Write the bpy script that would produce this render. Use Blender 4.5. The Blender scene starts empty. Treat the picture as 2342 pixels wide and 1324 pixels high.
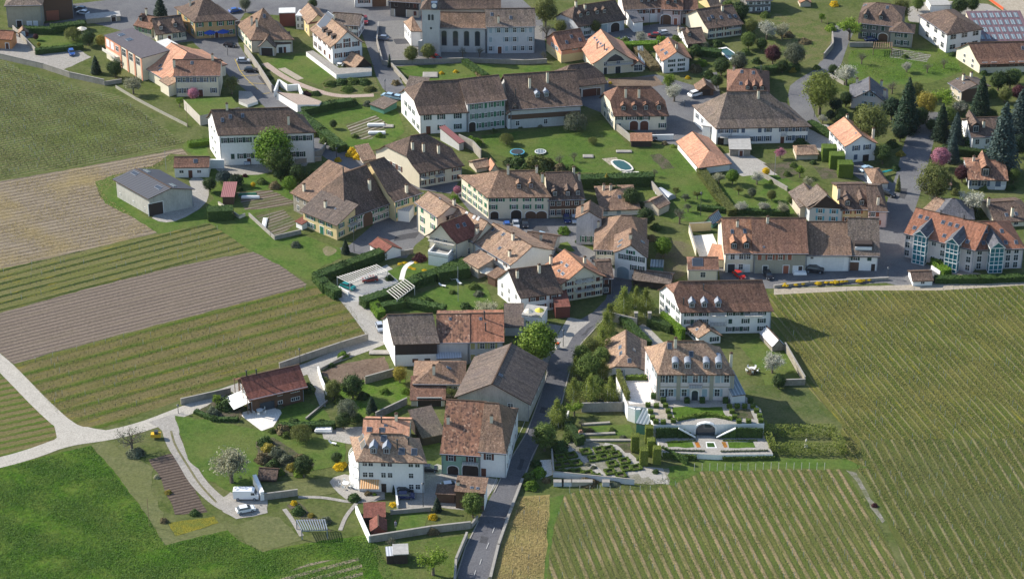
import bpy, math, random
import numpy as np
from mathutils import Vector, Matrix
from mathutils.geometry import tessellate_polygon
from mathutils.bvhtree import BVHTree
R = math.radians
random.seed(7); rng = np.random.default_rng(7)
SC = bpy.context.scene
COL = SC.collection
# ---------------------------------------------------------------- camera, sky, sun, exposure
PITCH = R(28.5); FPX = 5525.0; CAMH = 293.0
CAM = Vector((0.0, -CAMH/math.tan(PITCH), CAMH))
FWD = Vector((0, math.cos(PITCH), -math.sin(PITCH))); UP = Vector((0, math.sin(PITCH), math.cos(PITCH)))
cd = bpy.data.cameras.new('camera'); cam = bpy.data.objects.new('camera', cd); COL.objects.link(cam)
cam.location = CAM; cam.rotation_euler = (math.pi/2-PITCH, 0, 0)
cd.sensor_width = 36; cd.lens = 36*FPX/2342; cd.clip_start = 5; cd.clip_end = 8000
SC.camera = cam
SUN_EL, SUN_OFF = R(33), R(22)      # the sun stands left of the picture and a little beyond it
sdir = Vector((-math.cos(SUN_EL)*math.cos(SUN_OFF), math.cos(SUN_EL)*math.sin(SUN_OFF), math.sin(SUN_EL)))
w = bpy.data.worlds.new('World'); SC.world = w; w.use_nodes = True
nt = w.node_tree; bg = nt.nodes['Background']
sky = nt.nodes.new('ShaderNodeTexSky'); sky.sky_type = 'NISHITA'; sky.sun_disc = False
sky.sun_elevation = SUN_EL; sky.sun_rotation = math.atan2(sdir.x, sdir.y)
sky.air_density = 1.2; sky.dust_density = 1.0; sky.ozone_density = 3
nt.links.new(sky.outputs[0], bg.inputs[0]); bg.inputs[1].default_value = 0.13
sl = bpy.data.lights.new('sun', 'SUN'); sl.energy = 5.0; sl.angle = R(0.5); sl.color = (1, .93, .82)
so = bpy.data.objects.new('sun', sl); COL.objects.link(so); so.rotation_euler = sdir.to_track_quat('Z', 'Y').to_euler()
SC.view_settings.view_transform = 'Standard'; SC.view_settings.look = 'None'
SC.view_settings.exposure = 0.60; SC.view_settings.gamma = 1.0
# ---------------------------------------------------------------- pixel <-> place
OX = OY = 0.0; K = 1.0
def T(c, r):
    global OX, OY, K
    OX = (0, 580, 1160, 1742)[c]; OY = (0, 330, 660, 984)[r]; K = 3.893
def FULL():
    global OX, OY, K
    OX = OY = 0; K = 1.0
def px(p): return (OX+p[0]/K, OY+p[1]/K)
def ray(p):
    x, y = px(p)
    return (FWD + Vector((1, 0, 0))*((x-1171)/FPX) - UP*((y-662)/FPX))
def G(p, z=0.0):
    d = ray(p); t = (z-CAM.z)/d.z
    return CAM + d*t
def proj(P):
    v = P-CAM; d = v.dot(FWD)
    return (1171+FPX*v.x/d, 662-FPX*v.dot(UP)/d)
def bis(f, a, b, n=40):
    fa = f(a)
    for _ in range(n):
        m = (a+b)/2
        if (f(m) > 0) == (fa > 0): a = m
        else: b = m
    return (a+b)/2
# ---------------------------------------------------------------- materials
MATS = {}
def nodes(name):
    m = bpy.data.materials.new(name); m.use_nodes = True
    return m, m.node_tree.nodes, m.node_tree.links, m.node_tree.nodes['Principled BSDF']
def hexc(c):
    if isinstance(c, str):
        v = [int(c[i:i+2], 16)/255 for i in (0, 2, 4)]
        return tuple(((x+.055)/1.055)**2.4 if x > .04045 else x/12.92 for x in v)
    return c
def rgba(c): c = hexc(c); return (c[0], c[1], c[2], 1)
def noise(N, L, vec, scale, detail=3, rough=.6):
    n = N.new('ShaderNodeTexNoise'); n.inputs['Scale'].default_value = scale
    n.inputs['Detail'].default_value = detail; n.inputs['Roughness'].default_value = rough
    L.new(vec, n.inputs['Vector']); return n.outputs['Fac']
def ramp(N, L, fac, stops, const=False):
    r = N.new('ShaderNodeValToRGB'); L.new(fac, r.inputs[0]); e = r.color_ramp.elements
    if const: r.color_ramp.interpolation = 'CONSTANT'
    while len(e) < len(stops): e.new(.5)
    for i, (p, c) in enumerate(stops): e[i].position = p; e[i].color = rgba(c)
    return r.outputs[0]
def mixc(N, L, fac, a, b, mode='MIX'):
    m = N.new('ShaderNodeMix'); m.data_type = 'RGBA'; m.blend_type = mode
    for i, v in ((0, fac), (6, a), (7, b)):
        if hasattr(v, 'links') or hasattr(v, 'is_linked'): L.new(v, m.inputs[i])
        elif i == 0: m.inputs[0].default_value = v
        else: m.inputs[i].default_value = rgba(v)
    return m.outputs[2]
def bump(N, L, B, h, strength=.4, dist=.1):
    b = N.new('ShaderNodeBump'); b.inputs['Strength'].default_value = strength; b.inputs['Distance'].default_value = dist
    L.new(h, b.inputs['Height']); L.new(b.outputs[0], B.inputs['Normal'])
def sc(c, k): return tuple(min(1, x*k) for x in hexc(c))
def plain(name, c, rough=.7, metal=0, var=.18, scale=1.2, spec=.3):
    if name in MATS: return MATS[name]
    m, N, L, B = nodes(name)
    tc = N.new('ShaderNodeTexCoord').outputs['Object']
    f = noise(N, L, tc, scale, 4)
    L.new(ramp(N, L, f, [(.3, sc(c, 1-var)), (.7, sc(c, 1+var*.6))]), B.inputs['Base Color'])
    B.inputs['Roughness'].default_value = rough; B.inputs['Metallic'].default_value = metal
    B.inputs['Specular IOR Level'].default_value = spec
    MATS[name] = m; return m
def plaster(name, c, dirt=.25):
    if name in MATS: return MATS[name]
    m, N, L, B = nodes(name)
    co = N.new('ShaderNodeTexCoord').outputs['Object']
    mp = N.new('ShaderNodeMapping'); mp.inputs['Scale'].default_value = (1, 1, .35); L.new(co, mp.inputs[0])
    f1 = noise(N, L, mp.outputs[0], .5, 5, .7); f2 = noise(N, L, mp.outputs[0], 3.0, 3)
    a = ramp(N, L, f1, [(.35, sc(c, 1-dirt)), (.55, c)])
    L.new(mixc(N, L, .5, a, ramp(N, L, f2, [(.3, sc(c, 1-dirt*.8)), (.6, sc(c, 1.03))])), B.inputs['Base Color'])
    B.inputs['Roughness'].default_value = .9; B.inputs['Specular IOR Level'].default_value = .1
    MATS[name] = m; return m
def stone(name, c1, c2, size=.5):
    if name in MATS: return MATS[name]
    m, N, L, B = nodes(name)
    co = N.new('ShaderNodeTexCoord').outputs['Object']
    v = N.new('ShaderNodeTexVoronoi'); v.inputs['Scale'].default_value = 1/size; L.new(co, v.inputs['Vector'])
    s = N.new('ShaderNodeSeparateColor'); L.new(v.outputs['Color'], s.inputs[0])
    a = ramp(N, L, s.outputs[0], [(0, c1), (1, c2)])
    L.new(mixc(N, L, noise(N, L, co, .6, 4), a, sc(c1, .75)), B.inputs['Base Color'])
    B.inputs['Roughness'].default_value = .95; bump(N, L, B, v.outputs['Distance'], .5, .06)
    MATS[name] = m; return m
def tiles(name, c1, c2, c3, cell=.23, patch=.3):
    """clay tiles: each tile its own shade, larger patches of weathering, courses across the slope"""
    if name in MATS: return MATS[name]
    m, N, L, B = nodes(name)
    uv = N.new('ShaderNodeTexCoord').outputs['UV']
    mp = N.new('ShaderNodeMapping'); mp.inputs['Scale'].default_value = (1/cell, 1/(cell*1.15), 1); L.new(uv, mp.inputs[0])
    v = N.new('ShaderNodeTexVoronoi'); v.inputs['Randomness'].default_value = .75; v.inputs['Scale'].default_value = 1
    L.new(mp.outputs[0], v.inputs['Vector'])
    s = N.new('ShaderNodeSeparateColor'); L.new(v.outputs['Color'], s.inputs[0])
    a = ramp(N, L, s.outputs[0], [(0, c1), (.45, c2), (.85, c2), (1, c3)])
    p = ramp(N, L, noise(N, L, uv, patch, 3, .55), [(.3, (.8, .8, .83)), (.7, (1.1, 1.06, 1.0))])
    q = ramp(N, L, noise(N, L, uv, 1.6, 2, .5), [(.35, (.82, .82, .84)), (.65, (1.12, 1.1, 1.08))])
    ms = N.new('ShaderNodeMapping'); ms.inputs['Scale'].default_value = (1.6, .16, 1); L.new(uv, ms.inputs[0])
    r_ = ramp(N, L, noise(N, L, ms.outputs[0], .8, 3, .6), [(.36, (.72, .74, .72)), (.56, (1.06, 1.05, 1.03))])
    a = mixc(N, L, 1, a, r_, 'MULTIPLY')
    L.new(mixc(N, L, 1, mixc(N, L, 1, a, p, 'MULTIPLY'), q, 'MULTIPLY'), B.inputs['Base Color'])
    B.inputs['Roughness'].default_value = .85; B.inputs['Specular IOR Level'].default_value = .2
    wv = N.new('ShaderNodeTexWave'); wv.bands_direction = 'Y'; wv.inputs['Scale'].default_value = 1.0
    L.new(uv, wv.inputs['Vector']); bump(N, L, B, wv.outputs['Fac'], .25, .06)
    MATS[name] = m; return m
def ribbed(name, c, period=.5, c2=None, rough=.5, along='X'):
    if name in MATS: return MATS[name]
    m, N, L, B = nodes(name)
    uv = N.new('ShaderNodeTexCoord').outputs['UV']
    wv = N.new('ShaderNodeTexWave'); wv.bands_direction = along; wv.inputs['Scale'].default_value = .314/period
    L.new(uv, wv.inputs['Vector'])
    a = ramp(N, L, wv.outputs['Fac'], [(.1, c2 or sc(c, .55)), (.5, c)])
    L.new(mixc(N, L, noise(N, L, uv, .5, 4), a, sc(c, .8)), B.inputs['Base Color'])
    B.inputs['Roughness'].default_value = rough; bump(N, L, B, wv.outputs['Fac'], .6, .08)
    MATS[name] = m; return m
def leafy(name, c1, c2, trans=.25):
    if name in MATS: return MATS[name]
    m, N, L, B = nodes(name)
    geo = N.new('ShaderNodeNewGeometry')
    oi = N.new('ShaderNodeObjectInfo')
    h = N.new('ShaderNodeHueSaturation')
    L.new(ramp(N, L, geo.outputs['Random Per Island'], [(.0, c1), (1, c2)]), h.inputs['Color'])
    mr = N.new('ShaderNodeMapRange'); L.new(oi.outputs['Random'], mr.inputs[0]); mr.inputs[3].default_value = .8; mr.inputs[4].default_value = 1.15
    L.new(mr.outputs[0], h.inputs['Value'])
    B.inputs['Roughness'].default_value = .6; B.inputs['Specular IOR Level'].default_value = .15
    L.new(h.outputs[0], B.inputs['Base Color'])
    t = N.new('ShaderNodeBsdfTranslucent'); L.new(h.outputs[0], t.inputs[0])
    mx = N.new('ShaderNodeMixShader'); mx.inputs[0].default_value = trans
    L.new(B.outputs[0], mx.inputs[1]); L.new(t.outputs[0], mx.inputs[2])
    L.new(mx.outputs[0], N['Material Output'].inputs[0])
    MATS[name] = m; return m
def turf(name, c1, c2, c3, s=.25, fine=1.5, b=.5, bd=.25):
    """grass or soil: three shades at three sizes of patch"""
    if name in MATS: return MATS[name]
    m, N, L, B = nodes(name)
    co = N.new('ShaderNodeTexCoord').outputs['Object']
    big = noise(N, L, co, s*.35, 5, .65); mid = noise(N, L, co, s*2.2, 5, .7); fi = noise(N, L, co, fine, 4, .75)
    a = ramp(N, L, mid, [(.35, c1), (.62, c2)])
    a = mixc(N, L, ramp(N, L, big, [(.42, (0, 0, 0)), (.62, (.8, .8, .8))]), a, c3)
    g = ramp(N, L, fi, [(.25, (.5, .5, .5)), (.75, (1.4, 1.4, 1.4))])
    L.new(mixc(N, L, .75, a, g, 'MULTIPLY'), B.inputs['Base Color'])
    B.inputs['Roughness'].default_value = 1; B.inputs['Specular IOR Level'].default_value = .05
    bump(N, L, B, fi, b, bd); MATS[name] = m; return m
def rows(name, p1, p2, period, ca, cb, width=.5, cc=None, wob=.5, fine=1.6, patchc=None, soft=.12, cd=None):
    """crop rows running from pixel p1 to p2: strips of ca on cb, ragged edges, patches of cc"""
    if name in MATS: return MATS[name]
    a, b = G(p1), G(p2); ang = math.atan2(b.y-a.y, b.x-a.x)
    m, N, L, B = nodes(name)
    co = N.new('ShaderNodeTexCoord').outputs['Object']
    mp = N.new('ShaderNodeMapping'); mp.vector_type = 'TEXTURE'; mp.inputs['Rotation'].default_value = (0, 0, ang); L.new(co, mp.inputs[0])
    sp = N.new('ShaderNodeSeparateXYZ'); L.new(mp.outputs[0], sp.inputs[0])
    n1 = noise(N, L, co, .9, 4, .7)
    ad = N.new('ShaderNodeMath'); ad.operation = 'MULTIPLY_ADD'; L.new(n1, ad.inputs[0]); ad.inputs[1].default_value = wob; L.new(sp.outputs[1], ad.inputs[2])
    dv = N.new('ShaderNodeMath'); dv.operation = 'MULTIPLY'; L.new(ad.outputs[0], dv.inputs[0]); dv.inputs[1].default_value = 2*math.pi/period
    sn = N.new('ShaderNodeMath'); sn.operation = 'SINE'; L.new(dv.outputs[0], sn.inputs[0])
    th = math.cos(math.pi*width)
    mr = N.new('ShaderNodeMapRange'); L.new(sn.outputs[0], mr.inputs[0]); mr.inputs[1].default_value = th-soft*2; mr.inputs[2].default_value = th+soft*2
    lo = N.new('ShaderNodeMapping'); lo.vector_type = 'TEXTURE'; lo.inputs['Rotation'].default_value = (0, 0, ang); lo.inputs['Scale'].default_value = (9, 1, 1)
    L.new(co, lo.inputs[0])
    st = noise(N, L, lo.outputs[0], .55, 4, .65)      # long streaks along the rows
    col = mixc(N, L, mr.outputs[0], cb, ca)
    if cc: col = mixc(N, L, ramp(N, L, st, [(.46, (0, 0, 0)), (.62, (.85, .85, .85))]), col, cc)
    if cd: col = mixc(N, L, ramp(N, L, noise(N, L, lo.outputs[0], 1.3, 3), [(.6, (0, 0, 0)), (.7, (.8, .8, .8))]), col, cd)
    if patchc: col = mixc(N, L, ramp(N, L, noise(N, L, co, .035, 4, .6), [(.5, (0, 0, 0)), (.66, (.8, .8, .8))]), col, patchc)
    fi = noise(N, L, co, fine, 4, .8)
    g = ramp(N, L, fi, [(.25, (.45, .45, .45)), (.75, (1.45, 1.45, 1.45))])
    L.new(mixc(N, L, .8, col, g, 'MULTIPLY'), B.inputs['Base Color'])
    B.inputs['Roughness'].default_value = 1; B.inputs['Specular IOR Level'].default_value = .05
    hh = N.new('ShaderNodeMath'); hh.operation = 'ADD'; L.new(mr.outputs[0], hh.inputs[0]); L.new(fi, hh.inputs[1])
    bump(N, L, B, hh.outputs[0], .5, .25); MATS[name] = m; return m
def glassy(name, c, rough=.08):
    if name in MATS: return MATS[name]
    m, N, L, B = nodes(name); B.inputs['Base Color'].default_value = rgba(c)
    B.inputs['Roughness'].default_value = rough; B.inputs['Specular IOR Level'].default_value = .7
    MATS[name] = m; return m
# ---------------------------------------------------------------- mesh helpers
class MB:
    def __init__(s): s.v = []; s.f = []; s.m = []; s.u = []
    def face(s, pts, mi=0, uv=None):
        i = len(s.v); s.v += [tuple(p) for p in pts]; s.f.append(tuple(range(i, i+len(pts)))); s.m.append(mi)
        s.u += uv if uv else [(p[0], p[1]+p[2]) for p in pts]
    def box(s, x0, y0, z0, x1, y1, z1, mi=0, M=None, taper=0):
        a = taper
        c = [(x0, y0, z0), (x1, y0, z0), (x1, y1, z0), (x0, y1, z0), (x0+a, y0+a, z1), (x1-a, y0+a, z1), (x1-a, y1-a, z1), (x0+a, y1-a, z1)]
        if M is not None: c = [tuple(M @ Vector(p)) for p in c]
        for q in ((0, 3, 2, 1), (4, 5, 6, 7), (0, 1, 5, 4), (1, 2, 6, 5), (2, 3, 7, 6), (3, 0, 4, 7)): s.face([c[i] for i in q], mi)
        return s
    def bar(s, a, b, w=.05, h=None, mi=0):
        a = Vector(a); b = Vector(b); d = b-a; l = d.length
        M = Matrix.Translation(a) @ d.to_track_quat('X', 'Z').to_matrix().to_4x4(); h = h or w
        return s.box(0, -w/2, -h/2, l, w/2, h/2, mi, M)
    def cyl(s, x, y, z0, z1, r0, r1=None, n=8, mi=0, M=None):
        r1 = r0 if r1 is None else r1
        A = [Vector((x+r0*math.cos(2*math.pi*i/n), y+r0*math.sin(2*math.pi*i/n), z0)) for i in range(n)]
        C = [Vector((x+r1*math.cos(2*math.pi*i/n), y+r1*math.sin(2*math.pi*i/n), z1)) for i in range(n)]
        if M is not None: A = [M @ p for p in A]; C = [M @ p for p in C]
        for i in range(n): j = (i+1) % n; s.face([A[i], A[j], C[j], C[i]], mi)
        if r1 > .001: s.face(C, mi)
        s.face(A[::-1], mi); return s
    def prism(s, pts, z0, z1, mt=0, ms=0, bottom=True):
        """pts ccw xy; top mt, sides ms"""
        n = len(pts); P = [Vector((p[0], p[1], 0)) for p in pts]
        ar = sum(P[i].x*P[(i+1) % n].y-P[(i+1) % n].x*P[i].y for i in range(n))
        if ar < 0: P = P[::-1]
        for t in tessellate_polygon([P]):
            q = [P[i] for i in t]
            if (q[1]-q[0]).cross(q[2]-q[0]).z < 0: q = q[::-1]
            s.face([(p.x, p.y, z1) for p in q], mt)
        for i in range(n):
            a, b = P[i], P[(i+1) % n]; l = (b-a).length
            s.face([(a.x, a.y, z0), (b.x, b.y, z0), (b.x, b.y, z1), (a.x, a.y, z1)], ms, [(0, z0), (l, z0), (l, z1), (0, z1)])
        return s
    def mesh(s, name, mats):
        me = bpy.data.meshes.new(name); me.from_pydata(s.v, [], s.f)
        for m in mats: me.materials.append(m)
        me.polygons.foreach_set('material_index', s.m)
        ul = me.uv_layers.new(name='UVMap'); ul.data.foreach_set('uv', [c for t in s.u for c in t])
        me.update(); return me
    def build(s, name, mats, parent=None, loc=None):
        if not isinstance(mats, (list, tuple)): mats = [mats]
        return link(name, s.mesh(name, mats), parent, loc)
def link(name, me, parent=None, loc=None, rz=0):
    o = bpy.data.objects.new(name, me); COL.objects.link(o)
    if parent: o.parent = parent
    if loc is not None: o.location = loc
    if rz: o.rotation_euler = (0, 0, rz)
    return o
def tag(o, label=None, cat=None, group=None, kind=None):
    if label: o['label'] = label
    if cat: o['category'] = cat
    if group: o['group'] = group
    if kind: o['kind'] = kind
    return o
def thing(name, label, cat, loc=(0, 0, 0), rz=0, group=None):
    return tag(link(name, None, None, loc, rz), label, cat, group)
def copy_tree(o, parent=None):
    c = o.copy(); COL.objects.link(c)
    if parent: c.parent = parent
    for ch in o.children: copy_tree(ch, c)
    return c
# ---------------------------------------------------------------- the palette
WALL = dict(
 white=plaster('white_plaster', (.80, .79, .76), .12), cream=plaster('cream_plaster', (.70, .64, .50), .15), grey=plaster('grey_plaster', (.50, .50, .49), .22),
 yellow=plaster('yellow_plaster', (.66, .52, .28), .15), ochre=plaster('ochre_plaster', (.48, .33, .16), .2), pink=plaster('pink_plaster', (.60, .47, .45), .15),
 beige=plaster('beige_plaster', (.55, .48, .38), .22), oldwall=plaster('old_garden_wall', (.33, .305, .265), .4), orange=plaster('orange_plaster', (.60, .27, .12), .12), salmon=plaster('salmon_plaster', (.62, .30, .20), .12),
 green=plaster('green_plaster', (.30, .45, .34), .12), lilac=plaster('worn_lilac_plaster', (.50, .50, .52), .45), blue=plaster('pale_grey_blue_plaster', (.52, .54, .56), .15),
 olive=plaster('grey_olive_plaster', (.36, .34, .27), .2), rose=plaster('pale_rose_plaster', (.66, .58, .56), .12), tan=plaster('weathered_tan_plaster', (.50, .46, .40), .35),
 stone=stone('stone_wall', (.26, .23, .18), (.44, .40, .33)), darkstone=stone('dark_stone_wall', (.17, .16, .15), (.30, .29, .27)), concrete=plaster('stained_concrete', (.46, .45, .41), .4),
 wood=ribbed('brown_boards', (.14, .075, .045), .3, rough=.8), dark=ribbed('dark_boards', (.045, .03, .025), .3, rough=.8), red=ribbed('red_boards', (.20, .055, .04), .3, rough=.8),
 teal=ribbed('green_boards', (.10, .28, .20), .3, rough=.7), blockwood=ribbed('larch_boards', (.38, .17, .07), .3, rough=.7), awn=ribbed('striped_awning_cloth', (.62, .30, .10), .5, (.75, .68, .5)))
ROOF = dict(
 brown=tiles('brown_clay_tiles', (.13, .083, .06), (.235, .155, .11), (.35, .25, .185)), dark=tiles('dark_brown_tiles', (.07, .05, .043), (.14, .10, .08), (.215, .16, .13)),
 red=tiles('red_brown_tiles', (.12, .065, .048), (.215, .12, .085), (.31, .19, .14)), lit=tiles('light_brown_tiles', (.19, .12, .085), (.33, .23, .165), (.46, .34, .25)),
 orange=tiles('orange_clay_tiles', (.27, .13, .08), (.38, .20, .125), (.46, .28, .19), patch=.2), salmon=tiles('salmon_clay_tiles', (.44, .22, .14), (.55, .30, .20), (.60, .36, .26), patch=.15),
 mottle=tiles('mottled_orange_tiles', (.10, .06, .05), (.28, .15, .10), (.46, .30, .21), .42), rust=tiles('rust_tiles', (.22, .095, .06), (.30, .14, .09), (.37, .19, .13), patch=.2),
 grey=tiles('grey_brown_tiles', (.10, .078, .066), (.18, .145, .122), (.28, .235, .20)), slate=tiles('dark_fibre_cement', (.08, .085, .10), (.12, .125, .145), (.17, .175, .20)),
 purple=tiles('purple_grey_slates', (.095, .075, .066), (.145, .117, .103), (.195, .165, .145)), maroon=tiles('maroon_tiles', (.16, .06, .045), (.215, .085, .065), (.26, .11, .09), patch=.12),
 metal=ribbed('pale_metal_sheet', (.55, .57, .60), .6, rough=.4), darkmetal=ribbed('dark_metal_ribs', (.10, .09, .10), .9, (.04, .04, .05), rough=.5),
 eternit=ribbed('blue_grey_corrugated_sheet', (.055, .06, .078), 1.1, (.03, .034, .046), rough=.7), flat=plain('roofing_felt', (.11, .10, .11), .9), white=plain('white_flat_roof', (.62, .62, .60), .7),
 gravelroof=plain('grey_flat_roof', (.36, .35, .33), .95), awnr=ribbed('red_and_white_cloth', (.6, .10, .05), 1.6, (.75, .72, .68)), darkred=ribbed('dark_red_roof_frames', (.16, .09, .10), 1.6, (.10, .07, .08)), redflat=ribbed('red_sheet_roof', (.33, .13, .12), .5), glassr=ribbed('ribbed_glass_roof', (.16, .20, .22), .8, (.42, .45, .46), rough=.15))
PANE = glassy('window_glass', (.035, .045, .055)); WHITE = plain('white_paint', (.78, .78, .76), .5, var=.05); TRIM = plain('brown_trim', (.09, .055, .035), .8)
ZINC = plain('zinc_sheet', (.26, .29, .34), .5, .2); STEEL = plain('dark_steel', (.08, .085, .09), .5, .5); CAP = plain('weathered_coping', (.30, .28, .25), .9, var=.2); CONC = plain('pale_concrete', (.62, .59, .53), .9, var=.12)
WOODM = plain('weathered_wood', (.22, .15, .10), .85); TEALG = glassy('teal_glass', (.02, .15, .19)); BARK = plain('bark', (.16, .13, .10), .95, var=.3)
SHUT = {k: plain(n, c, .6, var=.08) for k, n, c in (('green', 'green_shutter_paint', (.03, .16, .09)), ('dgreen', 'dark_green_shutter_paint', (.025, .07, .055)),
 ('brown', 'brown_shutter_paint', (.12, .045, .03)), ('blue', 'blue_grey_shutter_paint', (.30, .38, .42)), ('navy', 'slate_blue_shutter_paint', (.08, .12, .18)),
 ('sky', 'bright_blue_shutter_paint', (.08, .32, .45)), ('red', 'red_brown_shutter_paint', (.30, .10, .06)), ('white', 'white_shutter_paint', (.7, .7, .68)), ('yel', 'yellow_green_shutter_paint', (.35, .33, .14)))}
# ---------------------------------------------------------------- houses
WC = {}
def win_meshes(w, h, sh):
    k = (round(w, 2), round(h, 2), sh)
    if k in WC: return WC[k]
    f = MB()
    f.box(-w/2-.09, -.07, -h/2-.09, w/2+.09, .02, -h/2); f.box(-w/2-.09, -.07, h/2, w/2+.09, .02, h/2+.09)
    f.box(-w/2-.09, -.07, -h/2, -w/2, .02, h/2); f.box(w/2, -.07, -h/2, w/2+.09, .02, h/2)
    f.box(-.03, -.06, -h/2, .03, .02, h/2)
    if h > 1.1: f.box(-w/2, -.055, .12, -.03, .02, .17); f.box(.03, -.055, .12, w/2, .02, .17)
    p = MB(); p.box(-w/2, -.03, -h/2, w/2, -.005, h/2)
    s = MB(); s.box(-w*.25, -.05, -h/2-.06, w*.25, 0, h/2+.06)
    for i in range(6): z = -h/2+h*i/6; s.box(-w*.2, -.065, z+.04, w*.2, -.05, z+.1)
    WC[k] = (f.mesh('window', [WHITE]), p.mesh('pane', [PANE]), s.mesh('shutter', [SHUT[sh]]) if sh else None)
    return WC[k]
def add_window(root, M, w, h, sh, closed=False):
    """M: local matrix, +X along wall, -Y outwards"""
    fm, pm, sm = win_meshes(w, h, sh)
    o = link('window', fm, root); o.matrix_local = M
    link('pane', pm, o)
    if sm:
        for s in (-1, 1):
            q = link('shutter', sm, o); q.location = (s*(w/2+.09+w*.25), 0, 0) if not closed else (s*w*.25, -.075, 0)
def arch_pts(w, h, n=8):
    r = w/2; pts = [(-r, 0), (r, 0), (r, h-r*.7)]
    for i in range(1, n): a = math.pi*i/n; pts.append((r*math.cos(a), h-r*.7+r*.7*math.sin(a)))
    pts.append((-r, h-r*.7)); return pts
def flatpoly(pts, y0, y1, M=None):
    """pts in xz plane extruded from y0 to y1 (y0<y1)"""
    m = MB(); n = len(pts)
    T_ = (lambda p: tuple(M @ Vector(p))) if M is not None else (lambda p: p)
    m.face([T_((p[0], y0, p[1])) for p in pts]); m.face([T_((p[0], y1, p[1])) for p in pts[::-1]])
    for i in range(n):
        a, b = pts[i], pts[(i+1) % n]
        m.face([T_((a[0], y1, a[1])), T_((b[0], y1, b[1])), T_((b[0], y0, b[1])), T_((a[0], y0, a[1]))])
    return m
class House: pass
ALLH = []
def H(name, label, F1, F2, yb, r1=None, r2=None, ends='gg', D=None, X=None, back=None, slope=.62, roof='brown', wall='white',
      f=None, l=None, r=None, sh=None, ch=(), dm=(), sk=(), doors=(), ov=.6, fl=.25, z0=0, kind='gable', hw=None, hip=None, th=.55,
      flz=None, cat='house', clad=None, dt='gable', chh=1.8, dsz=1.3, rise=None, chc='cream', blank=(), par=.0, group=None, bl=None, shear=None, balc=(), dark_ch=False, inset=None):
    if cat == 'house': cat = name.replace('_', ' ')
    yb_ = OY+yb/K if yb is not None else None
    # eave height so that the wall foot under F1 falls at yb
    if hw is None:
        ze = bis(lambda z: proj(Vector((*G(F1, z).xy, z0)))[1]-yb_, z0+.3, z0+40)
    else: ze = z0+hw
    A = G(F1, ze); B = G(F2, ze); A.z = B.z = z0
    e = (B-A).normalized(); n = Vector((-e.y, e.x, 0)); W = (B-A).length; hw = ze-z0
    skew = 0
    if bl:
        q_ = G(bl, ze)-A; D = q_.dot(n); skew = max(-.4, min(.4, q_.dot(e)/D))
    if shear is not None: skew = shear
    if X is not None or (back is not None and kind == 'gable'):     # gable faces the front edge
        mid = (A+B)/2
        if X is not None and rise is None:
            ya = px(X)[1]; hr = bis(lambda z: proj(Vector((mid.x, mid.y, z)))[1]-ya, ze+.05, ze+25)-z0
        else: hr = hw+(rise if rise else slope*W/2)
        if D is None:
            q_ = G(back, z0+hr)-mid; D = q_.dot(n); skew = max(-.45, min(.45, q_.dot(e)/D)) if shear is None else shear
        org, rz, LW, LD, isX = B, math.atan2(n.y, n.x), D, W, True
    else:
        isX = False
        if kind in ('flat', 'mono'):
            if D is None:
                bx, by = px(back) if back else px(r1)
                D = min(((proj(Vector((*(A+n*(d/4)).xy, ze)))[0]-bx)**2+(proj(Vector((*(A+n*(d/4)).xy, ze)))[1]-by)**2, d/4) for d in range(4, 260))[1]
            hr = hw+(rise or 0)
        elif r1 is None: hr = hw+(rise or slope*D/2)
        else:
            rx, ry = px(r1)
            def sd(D_, z):
                p = proj(Vector((*(A+n*D_/2).xy, z))); q = proj(Vector((*(B+n*D_/2).xy, z)))
                t = (rx-p[0])/(q[0]-p[0]+1e-9); return p[1]+(q[1]-p[1])*t-ry
            if D is None:
                if rise: D = bis(lambda d: sd(d, ze+rise), 1, 80); hr = hw+rise
                else: D = bis(lambda d: sd(d, ze+slope*d/2), 1, 80); hr = hw+slope*D/2
            elif rise: hr = hw+rise
            else:
                hr = bis(lambda z: sd(D, z), ze+.1, ze+30)-z0
                if not .33 < (hr-hw)/(D/2) < 1.15:
                    if bl: hr = hw+slope*D/2
                    else: D = bis(lambda d: sd(d, ze+slope*d/2), 1, 80); hr = hw+slope*D/2
        org, rz, LW, LD = A, math.atan2(e.y, e.x), W, D
    h = House(); h.W, h.D, h.hw, h.hr, h.z0 = LW, LD, hw, hr, z0
    root = thing(name, label, cat, (org.x, org.y, z0), rz, group); h.root = root
    Mw = Matrix.Translation((org.x, org.y, z0)) @ Matrix.Rotation(rz, 4, 'Z'); h.M = Mw
    wm = WALL[wall]; rm = ROOF[roof]
    # hip insets
    ins = []
    for i, en in enumerate(ends):
        if en == 'g': ins.append(0)
        else:
            v = (LD/2*.95) if en == 'h' else LD/2*(1-th)*.9
            rp = (r1, r2)[i]
            if inset: v = inset[i]
            elif not isX and rp is not None and en == 'h' and kind == 'gable':
                zz = z0+hr; p = proj(Vector((*(A+n*D/2).xy, zz))); q = proj(Vector((*(B+n*D/2).xy, zz)))
                t = (px(rp)[0]-p[0])/(q[0]-p[0]); v = (t*LW if i == 0 else (1-t)*LW)
            ins.append(max(.3, min(v, LW*.49)))
    mb = MB(); wb = MB()
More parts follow.
